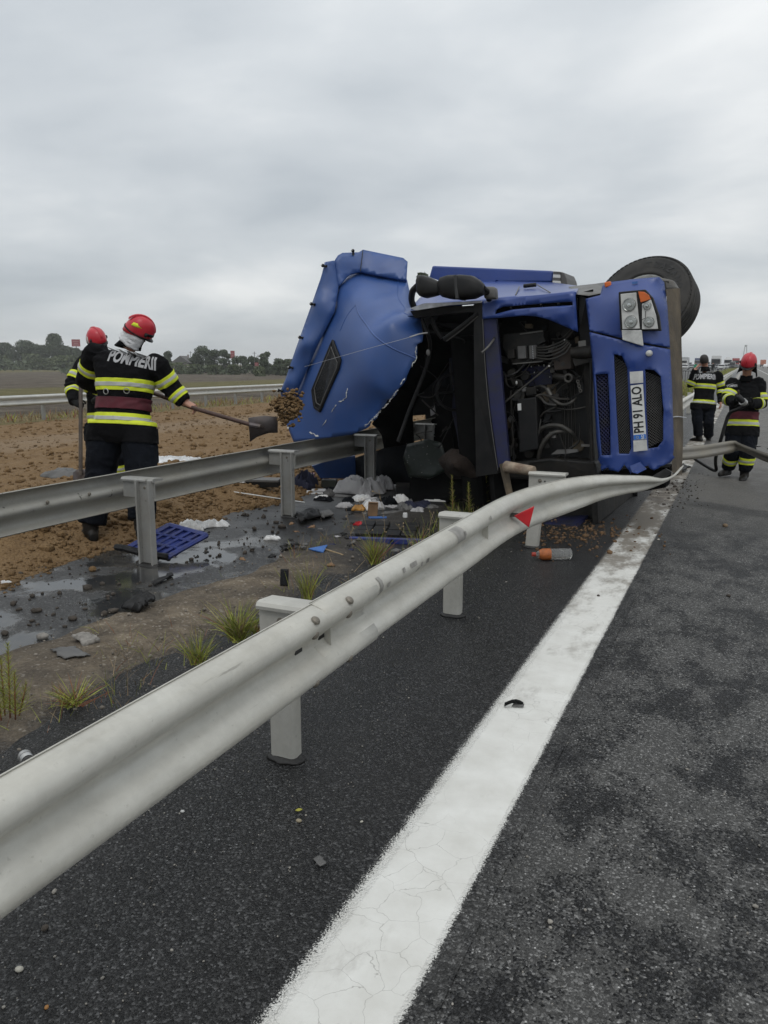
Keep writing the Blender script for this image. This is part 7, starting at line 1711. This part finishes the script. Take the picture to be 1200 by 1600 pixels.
stone([(-0.634,7.787,0.0)][0], 0.012, pale, 'pale crumb just right of the white line near the wreck')
stone([(-5.33,5.803,0.0)][0], 0.035, simple('ochre_stone', (0.24, 0.17, 0.085), 0.9), 'ochre stone by the left corner of the blue tray', 0.03)
c = [(-1.401,2.344,0.0)][0]; m = MB(); m.sheet(6, 4, lambda u, v: Vector(((u-0.5)*0.026, (v-0.5)*0.020*math.sin(math.pi*min(0.96, max(0.04, u))), 0.004 + 0.005*abs(v-0.5)*2 + 0.003*u))); o = m.build('leaf', simple('yellow_leaf', (0.36, 0.34, 0.045), 0.6), None, True, solid=0.0008); o.location = c; o.rotation_euler = (0, 0, 0.5); thing(o, 'single yellow leaf on the dark asphalt left of the white line', 'leaf')
shard('dark_flake', [(-1.205,2.101,0.002),(-1.193,2.129,0.002),(-1.152,2.098,0.002),(-1.162,2.072,0.002)], M['mid_grey'], 'thin dark grey flake on the asphalt below the yellow leaf', 'plastic piece', 0.003, 5, 0.004, 31)

# ------------------------------------------------------------------ plants
def blades(name, specs, mats, parent=None, seg=4):
    """specs: (base, direction, length, width, droop, material index)"""
    V = []; F = []; Mi = []
    for b, d, L, w_, dr, mi in specs:
        b = Vector(b); d = Vector(d).normalized(); s = d.cross(Vector((0, 0, 1)))
        if s.length < 1e-3: s = Vector((1, 0, 0))
        s.normalize(); a = rng.uniform(0, 3.14); s = (s*math.cos(a) + d.cross(s)*math.sin(a)).normalized()
        p = b.copy(); n0 = len(V); dd = d.copy()
        for k in range(seg+1):
            t = k/seg; ww = w_*(1-t)**0.7*0.5 + w_*0.04
            V += [p - s*ww, p + s*ww]
            p = p + dd*L/seg; dd = (dd + Vector((0, 0, -dr/seg))).normalized()
        for k in range(seg): F.append((n0+2*k, n0+2*k+1, n0+2*k+3, n0+2*k+2)); Mi.append(mi)
    return np_mesh(name, np.array(V), np.array(F), mats, parent, True, Mi)
def tuft(c, n, L, spread, label, w_=0.006, droop=0.9, rust=0.2, grp=None, dead=0.15):
    sp = []
    for _ in range(n):
        a = rng.uniform(0, 6.283); el = rng.uniform(0.25, 1.2)*spread
        r = rng.random()
        sp.append(((rng.gauss(0, 0.02), rng.gauss(0, 0.02), -0.005), (math.cos(a)*el, math.sin(a)*el, 1.0), L*rng.uniform(0.4, 1.1), w_*rng.uniform(0.6, 1.2), droop*rng.uniform(0.3, 1.3), 2 if r < rust else (3 if r < rust+dead else (1 if r < 0.6 else 0))))
    o = blades('grass_tuft', sp, [M['weed'], M['weed_dark'], M['rust_leaf'], M['straw']]); o.location = c
    return thing(o, label, 'grass tuft', grp)
def stalk_weed(c, H, label, n=150, wid=0.05, lean=(0, 0), grp=None, mats=None):
    """upright weed: a stem with many short narrow leaves, tapering to a seed spike"""
    root = empty('weed', c, label, 'weed', grp); mats = mats or [M['weed'], M['weed_dark'], M['straw']]
    L = Vector((lean[0], lean[1], 1)); m = MB(); m.tube([L*(H*t) for t in (0, 0.3, 0.6, 1.0)], [0.004, 0.0035, 0.0025, 0.001], 6); m.build('stem', M['rust_leaf'], root, True)
    sp = []
    for k in range(n):
        t = 0.08 + 0.92*(k/n); a = k*2.4 + rng.uniform(-0.4, 0.4); w2 = wid*(1.25 - t)*rng.uniform(0.6, 1.3) + 0.008
        up_ = 0.9 + 1.6*t
        sp.append((L*(H*t), (math.cos(a)+rng.gauss(0, 0.3), math.sin(a)+rng.gauss(0, 0.3), up_*rng.uniform(0.4, 1.2)), w2*1.4*rng.uniform(0.5, 1.2), 0.0028, 0.5, 0 if rng.random() < 0.6 else (1 if rng.random() < 0.7 else 2)))
    blades('leaves', sp, mats, root, 2)
    return root
def at(s, z=0.03): return (s[0], s[1], z)
for k_, (px_, H_, lx, ly) in enumerate(zip([(-2.997,2.436,0.03),(-3.042,2.446,0.03),(-2.964,2.436,0.03),(-3.013,2.4,0.03),(-2.982,2.473,0.03)], (0.36, 0.27, 0.24, 0.20, 0.16), (0.04, -0.10, 0.16, -0.2, 0.3), (0.03, 0.1, -0.06, 0.12, 0.1))):
    stalk_weed(at(px_), H_, ('tallest wispy green weed at the left border', 'weed stem leaning left of the tallest weed at the left border', 'weed stem leaning right of the tallest weed at the left border', 'short weed stem at the very edge of the left border', 'shortest weed stem right of the tall border weed')[k_], int(600*H_), 0.045, (lx, ly), 'weed stems at the left border')
tuft(at([(-2.881,2.699,0.02)][0], 0.015), 130, 0.17, 1.7, 'low spreading grass tuft with reddish base, nearest the camera on the median', 0.006, 0.5, 0.28)
tuft(at([(-2.648,3.387,0.02)][0], 0.02), 130, 0.21, 0.8, 'yellow green grass tuft left of the nearest rail post', 0.005, 0.8, 0.12)
tuft(at([(-2.656,3.782,0.02)][0], 0.02), 260, 0.30, 0.8, 'largest leafy grass tuft just behind the nearest rail post', 0.006, 0.9, 0.08)
tuft(at([(-2.591,3.911,0.02)][0], 0.02), 80, 0.17, 0.9, 'grass tuft pressed against the nearest rail post', 0.006, 0.9, 0.1)
tuft(at([(-2.695,4.704,0.02)][0], 0.02), 110, 0.27, 0.5, 'thin upright grass tuft between the device and the ice scraper', 0.005, 0.6, 0.1)
tuft(at([(-2.693,5.807,0.02)][0], 0.02), 170, 0.30, 0.6, 'green grass tuft in front of the flat black panel', 0.006, 0.8, 0.08)
tuft(at([(-2.523,6.386,0.02)][0], 0.02), 60, 0.24, 0.7, 'sparse grass tuft at the right end of the flat black panel', 0.006, 0.8, 0.15)
tuft(at([(-2.506,7.097,0.02)][0], 0.02), 50, 0.18, 0.7, 'short grass tuft at the base of the second rail post', 0.006, 0.8, 0.1)
for (sx, sy, H, lb) in ((706, 812, 0.47, 'tallest yellow green weed spike before the wreck, leftmost of the row'), (733, 806, 0.36, 'middle yellow green weed spike before the wreck, second of the row'), (757, 800, 0.40, 'weed spike with pale tip before the wreck, third of the row'), (775, 796, 0.27, 'short dark weed spike before the wreck, fourth of the row'), (800, 790, 0.34, 'rightmost weed spike beside the rusty bracket stub')):
    pass
for c_, H, lb in zip([(-2.748,7.941,0.0),(-2.66,8.22,0.0),(-2.574,8.511,0.0),(-2.48,8.729,0.0),(-2.399,9.04,0.0)], (0.47, 0.36, 0.42, 0.27, 0.34), ('tallest yellow green weed spike before the wreck, leftmost of the row', 'middle yellow green weed spike before the wreck, second of the row', 'weed spike with pale tip before the wreck, third of the row', 'short dark weed spike before the wreck, fourth of the row', 'rightmost weed spike beside the rusty bracket stub')):
    stalk_weed(at(c_, 0.01), H, lb, 170, 0.045, (rng.uniform(-0.06, 0.06), rng.uniform(-0.05, 0.05)), 'weed spikes in front of the wreck')
sp = []
for _ in range(420):
    x = rng.uniform(-2.75, -1.95); y = rng.uniform(6.6, 8.0)
    sp.append(((x, y, 0), (rng.gauss(0, 0.3), rng.gauss(0, 0.3), 1), rng.uniform(0.08, 0.28), 0.005, rng.uniform(0.2, 1), rng.choice((0, 1, 1, 3))))
tag(blades('rank_grass', sp, [M['weed'], M['weed_dark'], M['rust_leaf'], M['straw']]), kind='stuff')
sp = []
for _ in range(2600):
    x = rng.uniform(-3.6, -2.4); y = rng.uniform(2.2, 7.2)
    if nz(x, y, 1.9, 31) + 0.5*nz(x, y, 6, 8) < 0.12 + 0.25*rng.random(): continue
    sp.append(((x, y, 0.02), (rng.gauss(0, 0.5), rng.gauss(0, 0.5), 1), rng.uniform(0.03, 0.17), 0.0032, rng.uniform(0.2, 1), rng.choice((0, 1, 2, 3, 3))))
tag(blades('sparse_grass', sp, [M['weed'], M['weed_dark'], M['rust_leaf'], M['straw']]), kind='stuff')
def dry(pts, label, r0=0.0028, tw=6):
    root = empty('dry_stalk', pts[0], label, 'dry weed', 'dry stalks in front of the flat panel'); b = Vector(pts[0])
    P_ = [Vector(q) - b for q in cr(pts, 5)]; m = MB(); m.tube(P_, [r0*(1-0.6*i/len(P_)) for i in range(len(P_))], 5); m.build('stem', M['straw'], root, True)
    m = MB()
    for k in range(tw):
        t = rng.uniform(0.35, 0.98); q = P_[int(t*(len(P_)-1))]; d = Vector((rng.gauss(0, 1), rng.gauss(0, 1), rng.uniform(0.4, 1.4))).normalized()*rng.uniform(0.03, 0.08); m.tube([q, q+d], [0.0014, 0.0008], 4); m.ball(q+d, rng.uniform(0.004, 0.008), 6, 4)
    m.build('twigs', M['straw'], root)
    return root
for k, (a, lb) in enumerate((([(-3.05,6.17,-0.102),(-3.05,6.085,0.178),(-3.05,5.992,0.45)], 'leftmost bare dry stalk before the flat black panel'), ([(-2.9,6.322,-0.151),(-2.95,6.189,0.253),(-3.0,6.141,0.486)], 'dry stalk leaning left over the yellow packet'), ([(-2.85,6.352,-0.123),(-2.85,6.366,0.228),(-2.85,6.243,0.565)], 'upright tall dry stalk before the third rail post'), ([(-2.45,6.403,-0.023),(-2.45,6.459,0.244),(-2.45,6.552,0.344)], 'pale dry stalk with seed head near the second rail post'), ([(-2.4,6.152,-0.03),(-2.45,5.982,0.197),(-2.5,5.801,0.373)], 'dry stalk leaning left across the flat black panel'), ([(-2.75,5.17,-0.217),(-2.75,5.447,-0.033),(-2.75,5.804,0.069)], 'long dry straw leaning right by the grass at the rail splice'))):
    dry(a, lb)

# ------------------------------------------------------------------ background: trees, houses, signs, traffic
def tree(c, H, W, label, mat, trunk=0.22, n=1500, leaf=0.45, base=0.12, grp=None, shape=0.5, cat='tree', name='broadleaf_tree'):
    """tapered trunk with limbs and a crown of many small leaf clumps gathered in lobes"""
    root = empty(name, c, label, cat, grp); r_ = random.Random(int(abs(c[0])*7 + H*13))
    m = MB(); th = H*trunk
    m.tube([(0, 0, -0.3), (0.02*H, 0, th*0.6), (0.0, 0.01*H, H*0.62)], [0.035*H*0.7, 0.026*H*0.7, 0.010*H*0.7], 8)
    lobes = []
    for k in range(int(9 + 5*W/H)):
        a = r_.uniform(0, 6.283); t = r_.uniform(base, 0.98); rr = W*(math.sin(math.pi*min(1, (t-base)/(1-base)*0.86 + 0.16))**shape)
        rad = r_.uniform(0.2, 0.62)*rr; lc = Vector((math.cos(a)*rad, math.sin(a)*rad, H*t*0.92)); lr = W*r_.uniform(0.26, 0.46)
        lobes.append((lc, lr)); m.tube([(0, 0, max(th*0.5, lc.z*0.5)), tuple(lc*0.75 + Vector((0, 0, 0.1)))], [0.009*H, 0.003*H], 5)
    m.build('trunk', M['bark'], root, True)
    C = np.array([l[0][:] for l in lobes]); L = np.array([l[1] for l in lobes]); g = np.random.default_rng(int(abs(c[1])*3 + H*11))
    ix = g.integers(0, len(L), n); d = g.normal(size=(n, 3)); d /= np.linalg.norm(d, axis=1)[:, None]
    P = C[ix] + d*(L[ix]*g.uniform(0.35, 1.08, n)**0.6)[:, None]*np.array([1, 1, 0.85])
    P[:, 2] = np.clip(P[:, 2], H*base*0.5, H*1.02)
    u = g.normal(size=(n, 3)); u /= np.linalg.norm(u, axis=1)[:, None]; v = np.cross(u, d + 0.7*g.normal(size=(n, 3))); v /= np.linalg.norm(v, axis=1)[:, None]
    s = leaf*g.uniform(0.5, 1.2, n)[:, None]*0.5
    V = np.stack([P - u*s - v*s*0.6, P + u*s*0.3 - v*s, P + u*s + v*s*0.5, P - u*s*0.4 + v*s], 1).reshape(-1, 3)
    np_mesh('crown', V, np.arange(4*n).reshape(-1, 4), mat, root, False)
    return root
def bush(c, H, W, label, mat, n=700, leaf=0.4, grp=None): return tree(c, H, W, label, mat, 0.1, n, leaf, 0.05, grp, 0.3, 'bush', 'bush')
GT = 'trees along the far edge of the field'
far_l = [(-350.874,303.043,-1.3),(-327.777,293.785,-1.3),(-327.764,303.388,-1.3),(-311.066,296.636,-1.3),(-305.877,298.964,-1.3),(-301.266,301.033,-1.3),(-342.195,282.67,-1.3),(-346.407,315.526,-1.3)]
hts = (13.2, 14.2, 12.8, 17.0, 11.0, 10.0, 12.8, 14.0); wds = (9.5, 10.0, 9.0, 9.0, 7, 7, 10, 8)
lbl = ('dark tree at the left border beyond the field', 'broad round tree above the white car beyond the field', 'tree with flat top right of the broad one above the white car', 'tallest tree on the left, with a domed crown', 'low dark tree between the tallest tree and the billboard', 'low dark tree behind the red billboard', 'tree cut by the left border beyond the field', 'tree set back behind the white car')
for c, H, W, l in zip(far_l, hts, wds, lbl): tree(c, H, W, l, M['leaf_a'], n=5200, leaf=0.85, grp=GT)
for c, H, W, l in zip([(-303.168,278.339,-1.3),(-278.289,269.741,-1.3),(-273.335,271.964,-1.3),(-317.954,271.705,-1.3),(-291.313,275.522,-1.3)], (7.0, 6.0, 5.5, 6.5, 5.0), (7.5, 7, 5, 6, 5), ('pale green wide bush right of the white car', 'green bush below the tallest tree', 'green bush below the red billboard', 'bush at the left border before the trees', 'small bush between the pale bush and the tallest tree')): bush(c, H, W*1.2, l, M['leaf_b'], 1500, 1.0, 'bushes at the far field edge')
mid_l = [(-166.257,201.445,-1.3),(-152.538,203.96,-1.3),(-147.353,202.741,-1.3),(-142.653,201.395,-1.3),(-130.087,191.009,-1.3),(-120.099,182.634,-1.3),(-110.339,174.196,-1.3),(-104.691,170.827,-1.3),(-100.035,167.316,-1.3),(-156.948,205.622,-1.3),(-168.943,207.819,-1.3)]
for c, H, W, l in zip(mid_l, (5.8, 7.6, 7.0, 6.6, 4.6, 5.3, 5.6, 3.8, 3.6, 4.5, 6.8), (2.6, 3.6, 3.1, 2.6, 2.8, 2.2, 2.3, 2.2, 2.0, 2.5, 2.2), ('tree left of the grey roofed house, behind the shoveller', 'largest round tree right of the grey roofed house', 'tree joined to the right side of the largest round tree', 'tree left of the narrow red billboard', 'spreading tree right of the narrow red billboard', 'tree with the utility pole in front of it', 'rounded dark tree third from the blue roof', 'low dark tree second from the blue roof', 'low tree touching the edge of the blue roof', 'small tree on the right of the grey roofed house', 'tree behind the grey roofed house')):
    tree(c, H*1.06, W*1.22, l, M['leaf_a'], n=4000, leaf=0.38, grp=GT)
for c, H, W, l in zip([(-146.144,185.32,-1.3),(-140.922,183.171,-1.3),(-131.909,181.471,-1.3),(-124.394,179.36,-1.3),(-149.463,183.83,-1.3),(-103.689,160.356,-1.3)], (3.2, 2.6, 2.4, 2.6, 3.0, 2.2), (3.0, 2.6, 2.6, 2.0, 2.4, 1.8), ('bush before the grey roofed house', 'light bush right of the grey roofed house', 'pale bush under the largest round tree', 'dark bush under the narrow red billboard', 'bush by the right arm of the shoveller', 'bush under the small red sign')): bush(c, H, W*1.3, l, M['leaf_b'], 1100, 0.42, 'bushes at the far field edge')
tree((-24.6, 62.0, -1.3), 11.2, 0.95, 'slender tall tree showing in the gap between blue roof and mirror', M['leaf_a'], n=1500, leaf=0.34, base=0.1, shape=0.4, name='poplar_tree')
# scrub closing the gaps at the far edge of the field
P = []
for _ in range(5200):
    a = rng.uniform(20, 75); d = 330*(1 + 0.5*rng.random()) if a > 46 else 215*(1 + 0.35*rng.random()); hh = (5.5 if a > 46 else 2.8)*(0.7 + 0.5*noise.noise(Vector((a*0.5, 0, 3))))
    P.append((-math.sin(R(a))*d, math.cos(R(a))*d, -1.3 + hh*rng.random()))
P = np.array(P); n_ = len(P); u_ = nrg.normal(size=(n_, 3)); v_ = nrg.normal(size=(n_, 3)); s_ = (np.linalg.norm(P[:, :2], axis=1)/330)[:, None]*0.75
tag(np_mesh('far_scrub', np.stack([P-u_*s_*0.5, P+v_*s_*0.5, P+u_*s_*0.5, P-v_*s_*0.5], 1).reshape(-1, 3), np.arange(4*n_).reshape(-1, 4), M['leaf_a']), kind='stuff')
wallm = simple('house_wall', (0.30, 0.28, 0.26), 0.9); roofm = simple('grey_roof', (0.12, 0.115, 0.11), 0.9)
c = Vector([(-160.051,204.229,-1.3)][0])
h = empty('house', tuple(c), 'small house with grey pitched roof among the trees beyond the field', 'house', rot=(0, 0, R(20)))
m = MB(); m.box((0, 0, 1.6), (5.2, 6.5, 3.2)); m.build('wall', wallm, h)
m = MB(); m.prism([(-3.1, -3.6, 3.1), (3.1, -3.6, 3.1), (0.0, -3.6, 5.3)], (0, 7.2, 0)); m.build('roof', roofm, h)
m = MB(); m.box((1.0, 1.5, 5.0), (0.5, 0.5, 1.4)); m.build('chimney', wallm, h)
for x in (-1.3, 1.3):
    m = MB(); m.box((x, -3.27, 1.7), (0.9, 0.06, 1.1)); wq = m.build('window', M['dark_glass'], h); m = MB(); m.box((x, -3.31, 1.7), (0.06, 0.05, 1.1)); m.build('window_frame', M['white_plastic'], wq)
redm = simple('red_board', (0.27, 0.055, 0.06), 0.7)
def billboard(c, z0, z1, w_, label, rz):
    b = empty('billboard', c, label, 'billboard', rot=(0, 0, R(rz))); zz = z1 - z0
    m = MB(); m.box((0, 0, (z0+z1)/2), (w_, 0.35, zz)); m.build('board', redm, b)
    m = MB(); m.tube([(0, 0.1, -0.2), (0, 0.1, z0)], 0.25, 8); m.build('pole', M['grey_metal'], b)
    m = MB()
    for k, y in enumerate((0.68, 0.42, 0.2)): m.box((0, -0.20, z0 + zz*y), (w_*(0.7 if k != 1 else 0.5), 0.06, zz*0.10))
    m.build('pale_bars', simple('faded_pink', (0.40, 0.22, 0.22), 0.8), b)
billboard([(-300.833,301.227,-1.3)][0], 11.2, 14.6, 4.0, 'wide red billboard on a pole above the trees at the left', 30)
billboard([(-136.941,197.308,-1.3)][0], 4.4, 6.6, 1.15, 'narrow red upright billboard on a pole above the trees', 24)
billboard([(-112.929,173.033,-1.3)][0], 2.3, 3.2, 0.9, 'small red sign low among the trees near the utility pole', 24)
for c, H, l in zip([(-158.043,205.13,-1.3),(-116.528,177.649,-1.3),(-116.994,180.031,-1.3)], (6.7, 6.0, 5.2), ('utility pole beside the grey roofed house', 'taller utility pole above the small red sign', 'shorter utility pole above the small red sign')):
    p = empty('utility_pole', c, l, 'utility pole'); m = MB(); m.tube([(0, 0, -0.2), (0, 0, H)], [0.10, 0.07], 6); m.build('pole', M['grey_metal'], p); m = MB(); m.box((0, 0, H-0.4), (1.2, 0.08, 0.08)); m.build('crossarm', M['grey_metal'], p)

paints = {k: simple('car_paint_'+k, v, 0.3, var=0.06, coat=0.5) for k, v in dict(white=(0.62, 0.62, 0.61), silver=(0.32, 0.33, 0.34), dark=(0.025, 0.026, 0.03), red=(0.30, 0.03, 0.03), blue=(0.05, 0.07, 0.14), grey=(0.13, 0.135, 0.145), orange=(0.42, 0.13, 0.06)).items()}
def lathe_wheel(m, c, r, w_):
    m.lathe([(0.001, -w_/2), (r*0.6, -w_/2), (r, -w_/2), (r, w_/2), (r*0.6, w_/2), (0.001, w_/2)], 14, Matrix.Translation(c) @ Matrix.Rotation(R(90), 4, 'Y'))
def car(c, col_, label, rz=0, van=False, grp='vehicles queueing beyond the wreck'):
    t = empty('van' if van else 'car', c, label, 'van' if van else 'car', grp, rot=(0, 0, R(rz)))
    pts = [(-2.1, 0.35), (-2.15, 0.75), (-1.2, 0.92), (-0.55, 1.42), (0.95, 1.46), (1.75, 1.0), (2.1, 0.92), (2.12, 0.35)] if not van else [(-2.5, 0.35), (-2.55, 0.95), (-1.95, 1.15), (-1.35, 2.1), (2.4, 2.2), (2.5, 0.35)]
    m = MB(); n = len(pts)
    prof = lambda x: [Vector((x*(1 if z < 1.0 else 0.82 if not van else 0.93), y, z)) for y, z in pts]
    m.loft([prof(-0.85), prof(0.85)]); m.build('body', paints[col_], t, bevel=0.05)
    m = MB()
    if not van: m.prism([(-0.66, -0.62, 1.36), (0.66, -0.62, 1.36), (0.75, -1.15, 0.97), (-0.75, -1.15, 0.97)], (0, -0.03, 0.02)); m.box((0, 0.25, 1.2), (1.56, 1.7, 0.32), None, 0.93)
    else: m.prism([(-0.72, -1.42, 2.0), (0.72, -1.42, 2.0), (0.78, -1.9, 1.2), (-0.78, -1.9, 1.2)], (0, -0.03, 0.02))
    m.build('windows', M['dark_glass'], t)
    y0 = -2.17 if not van else -2.57
    for x in (-0.6, 0.6):
        m = MB(); m.box((x, y0, 0.72), (0.32, 0.06, 0.16)); m.build('headlight', M['chrome'], t)
    m = MB(); m.box((0, y0, 0.52), (0.9, 0.05, 0.16)); m.build('grille', M['black_plastic'], t)
    for x in (-0.8, 0.8):
        for y in (-1.35, 1.35): m = MB(); lathe_wheel(m, (x, y, 0.32), 0.32, 0.2); m.build('wheel', M['tyre'], t)
    return t
def lorry(c, cab, box, label, rz=0, H=3.9, grp='vehicles queueing beyond the wreck', tank=False):
    t = empty('lorry', c, label, 'lorry', grp, rot=(0, 0, R(rz)))
    m = MB(); m.box((0, -3.0, 1.75), (2.4, 2.0, 2.5)); m.build('cab', paints[cab], t, bevel=0.12)
    m = MB(); m.box((0, -4.01, 2.3), (2.1, 0.06, 0.9)); m.build('windscreen', M['dark_glass'], t)
    m = MB(); m.box((0, -4.01, 1.2), (1.7, 0.06, 0.6)); m.build('grille', M['black_plastic'], t)
    for x in (-0.9, 0.9): m = MB(); m.box((x, -4.02, 0.8), (0.35, 0.06, 0.2)); m.build('headlight', M['chrome'], t)
    m = MB()
    if tank: m.lathe([(0.3, -4.2), (1.2, -4.0), (1.2, 4.0), (0.3, 4.2)], 20, Matrix.Translation((0, 2.6, 2.5)) @ Matrix.Rotation(R(90), 4, 'X'))
    else: m.box((0, 3.0, (1.1+H)/2), (2.5, 8.6, H-1.1))
    m.build('load_box', paints[box], t, bevel=0.05)
    for x in (-1.0, 1.0):
        for y in (-2.9, 4.5, 5.8): m = MB(); lathe_wheel(m, (x, y, 0.5), 0.5, 0.3); m.build('wheel', M['tyre'], t)
    return t
Q = lambda s: s[0]
car(Q([(-14.876,229.823,0.0)]), 'white', 'white car nearest in the queue, just right of the wreck bumper')
lorry(Q([(-21.096,321.767,0.0)]), 'white', 'silver', 'white lorry behind the nearest white car in the queue', H=4.0)
lorry(Q([(-18.647,365.649,0.0)]), 'grey', 'blue', 'lorry with blue grey box above the person in green')
car(Q([(-11.615,252.338,0.0)]), 'dark', 'dark car to the right of the person in green', 0)
car(Q([(-15.189,265.905,0.0)]), 'silver', 'silver car between the white car and the person in green', 0)
car(Q([(-9.869,239.549,0.0)]), 'white', 'white van left of the head of the firefighter on the phone', 0, True)
lorry(Q([(-8.042,253.942,0.0)]), 'dark', 'white', 'lorry with dark cab and white box right of the bareheaded firefighter')
car(Q([(-5.617,220.314,0.0)]), 'white', 'white car right of the lorry with the dark cab', 0)
lorry(Q([(-5.29,280.336,0.0)]), 'white', 'white', 'white tanker lorry in the middle of the queue', H=3.6, tank=True)
car(Q([(-5.187,234.171,0.0)]), 'silver', 'silver car in front of the white tanker lorry', 0)
car(Q([(-3.792,267.844,0.0)]), 'dark', 'dark car beside the white tanker lorry', 0, True)
lorry(Q([(-3.593,329.62,0.0)]), 'red', 'red', 'red lorry at the far end of the queue', H=3.6)
car(Q([(-2.937,288.468,0.0)]), 'grey', 'grey car before the red lorry', 0)
lorry(Q([(7.637,449.433,0.0)]), 'dark', 'orange', 'lorry with dark and orange rear driving away at the right border', 180, H=3.5, grp='vehicles on the near carriageway')
car(Q([(6.508,324.942,0.0)]), 'white', 'white car behind the orange lorry at the right border', 180, grp='vehicles on the near carriageway')
c = [(-367.661,322.633,-1.3)][0]; car((c[0]*0.93, c[1]*0.93, -1.3), 'white', 'white vehicle parked before the trees at the far left', 60, True, 'vehicle beyond the field')
for c_, kind, cc, lb in zip([(-8.782,232.558,0.0),(-7.043,243.416,0.0),(-5.048,311.045,0.0),(-2.937,385.177,0.0),(-21.172,352.818,0.0),(-14.585,298.512,0.0)], 'ccvcvc', ('silver', 'grey', 'white', 'dark', 'silver', 'white'), ('silver car partly hidden by the lorry with the dark cab', 'grey car to the right of the white boxed lorry', 'white van behind the white tanker lorry', 'dark car at the very end of the queue', 'silver van behind the nearest white car', 'white car below the blue grey lorry box')):
    car(c_, cc, lb, 0, kind == 'v')
# bystanders by the queue
def bystander(c, top, trou, label, H=1.74):
    t = empty('person', c, label, 'person'); k = H/1.75
    m = MB()
    m.loft([ring((0, 0, z*k), Vector((1, 0, 0)), Vector((0, 1, 0)), a*k, b*k, 12) for z, a, b in ((0.84, 0.16, 0.11), (1.0, 0.16, 0.11), (1.25, 0.19, 0.12), (1.42, 0.20, 0.11), (1.48, 0.09, 0.07), (1.52, 0.055, 0.06), (1.58, 0.07, 0.08), (1.68, 0.075, 0.09), (1.75, 0.03, 0.04))])
    for s in (-1, 1):
        m.tube([(s*0.20*k, 0, 1.40*k), (s*0.25*k, 0.0, 1.12*k), (s*0.24*k, -0.08*k, 0.86*k)], [0.055*k, 0.045*k, 0.035*k], 8)
    b = m.build('body', top, t, 60); m = MB()
    for s in (-1, 1): m.tube([(s*0.09*k, 0, 0.9*k), (s*0.10*k, -0.02*k, 0.5*k), (s*0.11*k, 0.02*k, 0.06*k), (s*0.11*k, -0.12*k, 0.03*k)], [0.09*k, 0.065*k, 0.05*k, 0.04*k], 8)
    m.build('trousers', trou, t, 60)
    m = MB(); m.ball((0, -0.01, 1.66*k), 0.098*k, 10, 8); m.build('head', M['skin'], t, True); m = MB(); m.ball((0, 0.015, 1.70*k), 0.10*k, 10, 8, (1, 1, 0.8)); m.build('hair', M['hair'], t, True)
    return t
bystander(Q([(-7.255,136.226,0.0)]), simple('green_vest', (0.0, 0.22, 0.11), 0.8), M['trousers'], 'person in a bright green top standing by the queue')
bystander(Q([(-5.214,150.019,0.0)]), M['jacket'], M['trousers'], 'person in dark clothes standing right of the bareheaded firefighter')
# steel crowd barrier at the roadside
c = Vector([(-4.373,70.231,0.0)][0]); b = empty('crowd_barrier', tuple(c), 'dark steel crowd barrier standing right of the wreck bumper', 'barrier')
for z in (0.15, 1.05): m = MB(); m.tube([(-0.9, 0, z), (0.9, 0, z)], 0.025, 8); m.build('rail', M['dark_metal'], b)
for k in range(10): m = MB(); m.tube([(-0.9+0.2*k, 0, 0.15 if 0 < k < 9 else 0.0), (-0.9+0.2*k, 0, 1.05)], 0.022, 6); m.build('bar', M['dark_metal'], b)
# pylon of a cable stayed bridge far down the road
c = [(-2.937,1545.674,0.0)][0]; p = empty('bridge_pylon', (c[0], c[1], 0), 'pale slender bridge pylon above the helmet of the firefighter with the nozzle', 'pylon')
k = c[1]/1240*1.0
for s in (-1, 1):
    m = MB(); m.loft([[Vector((s*(x + a), bb, z)) for a, bb in ((-0.55*k, -0.5*k), (0.55*k, -0.5*k), (0.55*k, 0.5*k), (-0.55*k, 0.5*k))] for x, z in ((3.0*k, -1), (2.0*k, 14*k), (1.2*k, 24*k), (1.2*k, 27*k))]); m.build('leg', simple('pylon_concrete', (0.30, 0.30, 0.29), 0.9), p)
m = MB(); m.box((0, 0, 25.5*k), (1.6*k, 0.8*k, 2*k)); m.build('crossbeam', M['mid_grey'], p)
# grass on the median far ahead
sp = []
for _ in range(2600):
    y = 34 + 200*rng.random()**1.6; x = rng.uniform(-3.9, -2.2)
    sp.append(((x, y, 0.05), (rng.gauss(0, 0.3), rng.gauss(0, 0.3), 1), rng.uniform(0.25, 0.75), 0.05, rng.uniform(0.2, 0.8), rng.choice((0, 1, 1, 3))))
tag(blades('median_grass', sp, [M['weed'], M['weed_dark'], M['rust_leaf'], M['straw']], seg=2), kind='stuff')
# dry grass along the far barrier
sp = []
for _ in range(5200):
    y = 4 + 50*rng.random(); x = rng.uniform(-22.5, -18.6)
    sp.append(((x, y, -0.02 if x > -21 else -0.35), (rng.gauss(0, 0.35), rng.gauss(0, 0.35), 1), rng.uniform(0.08, 0.32), 0.03, rng.uniform(0.2, 0.8), rng.choice((0, 3, 3, 3, 3, 2))))
tag(blades('verge_grass', sp, [M['weed'], M['weed_dark'], M['rust_leaf'], M['straw']], seg=2), kind='stuff')

# thin moist air: far things fade a little
m = MB(); m.box((0, 1300, 15.3), (5600, 4600, 36.0)); hz = m.build('haze', None); hz['kind'] = 'stuff'
hm = bpy.data.materials.new('haze_air'); hm.use_nodes = True; hn = hm.node_tree; hn.nodes.clear()
ho = hn.nodes.new('ShaderNodeOutputMaterial'); hv = hn.nodes.new('ShaderNodeVolumePrincipled'); hv.inputs['Density'].default_value = 0.00032; hv.inputs['Color'].default_value = (0.97, 0.98, 0.99, 1); hv.inputs['Anisotropy'].default_value = 0.0
hn.links.new(hv.outputs[0], ho.inputs['Volume']); hz.data.materials.append(hm)
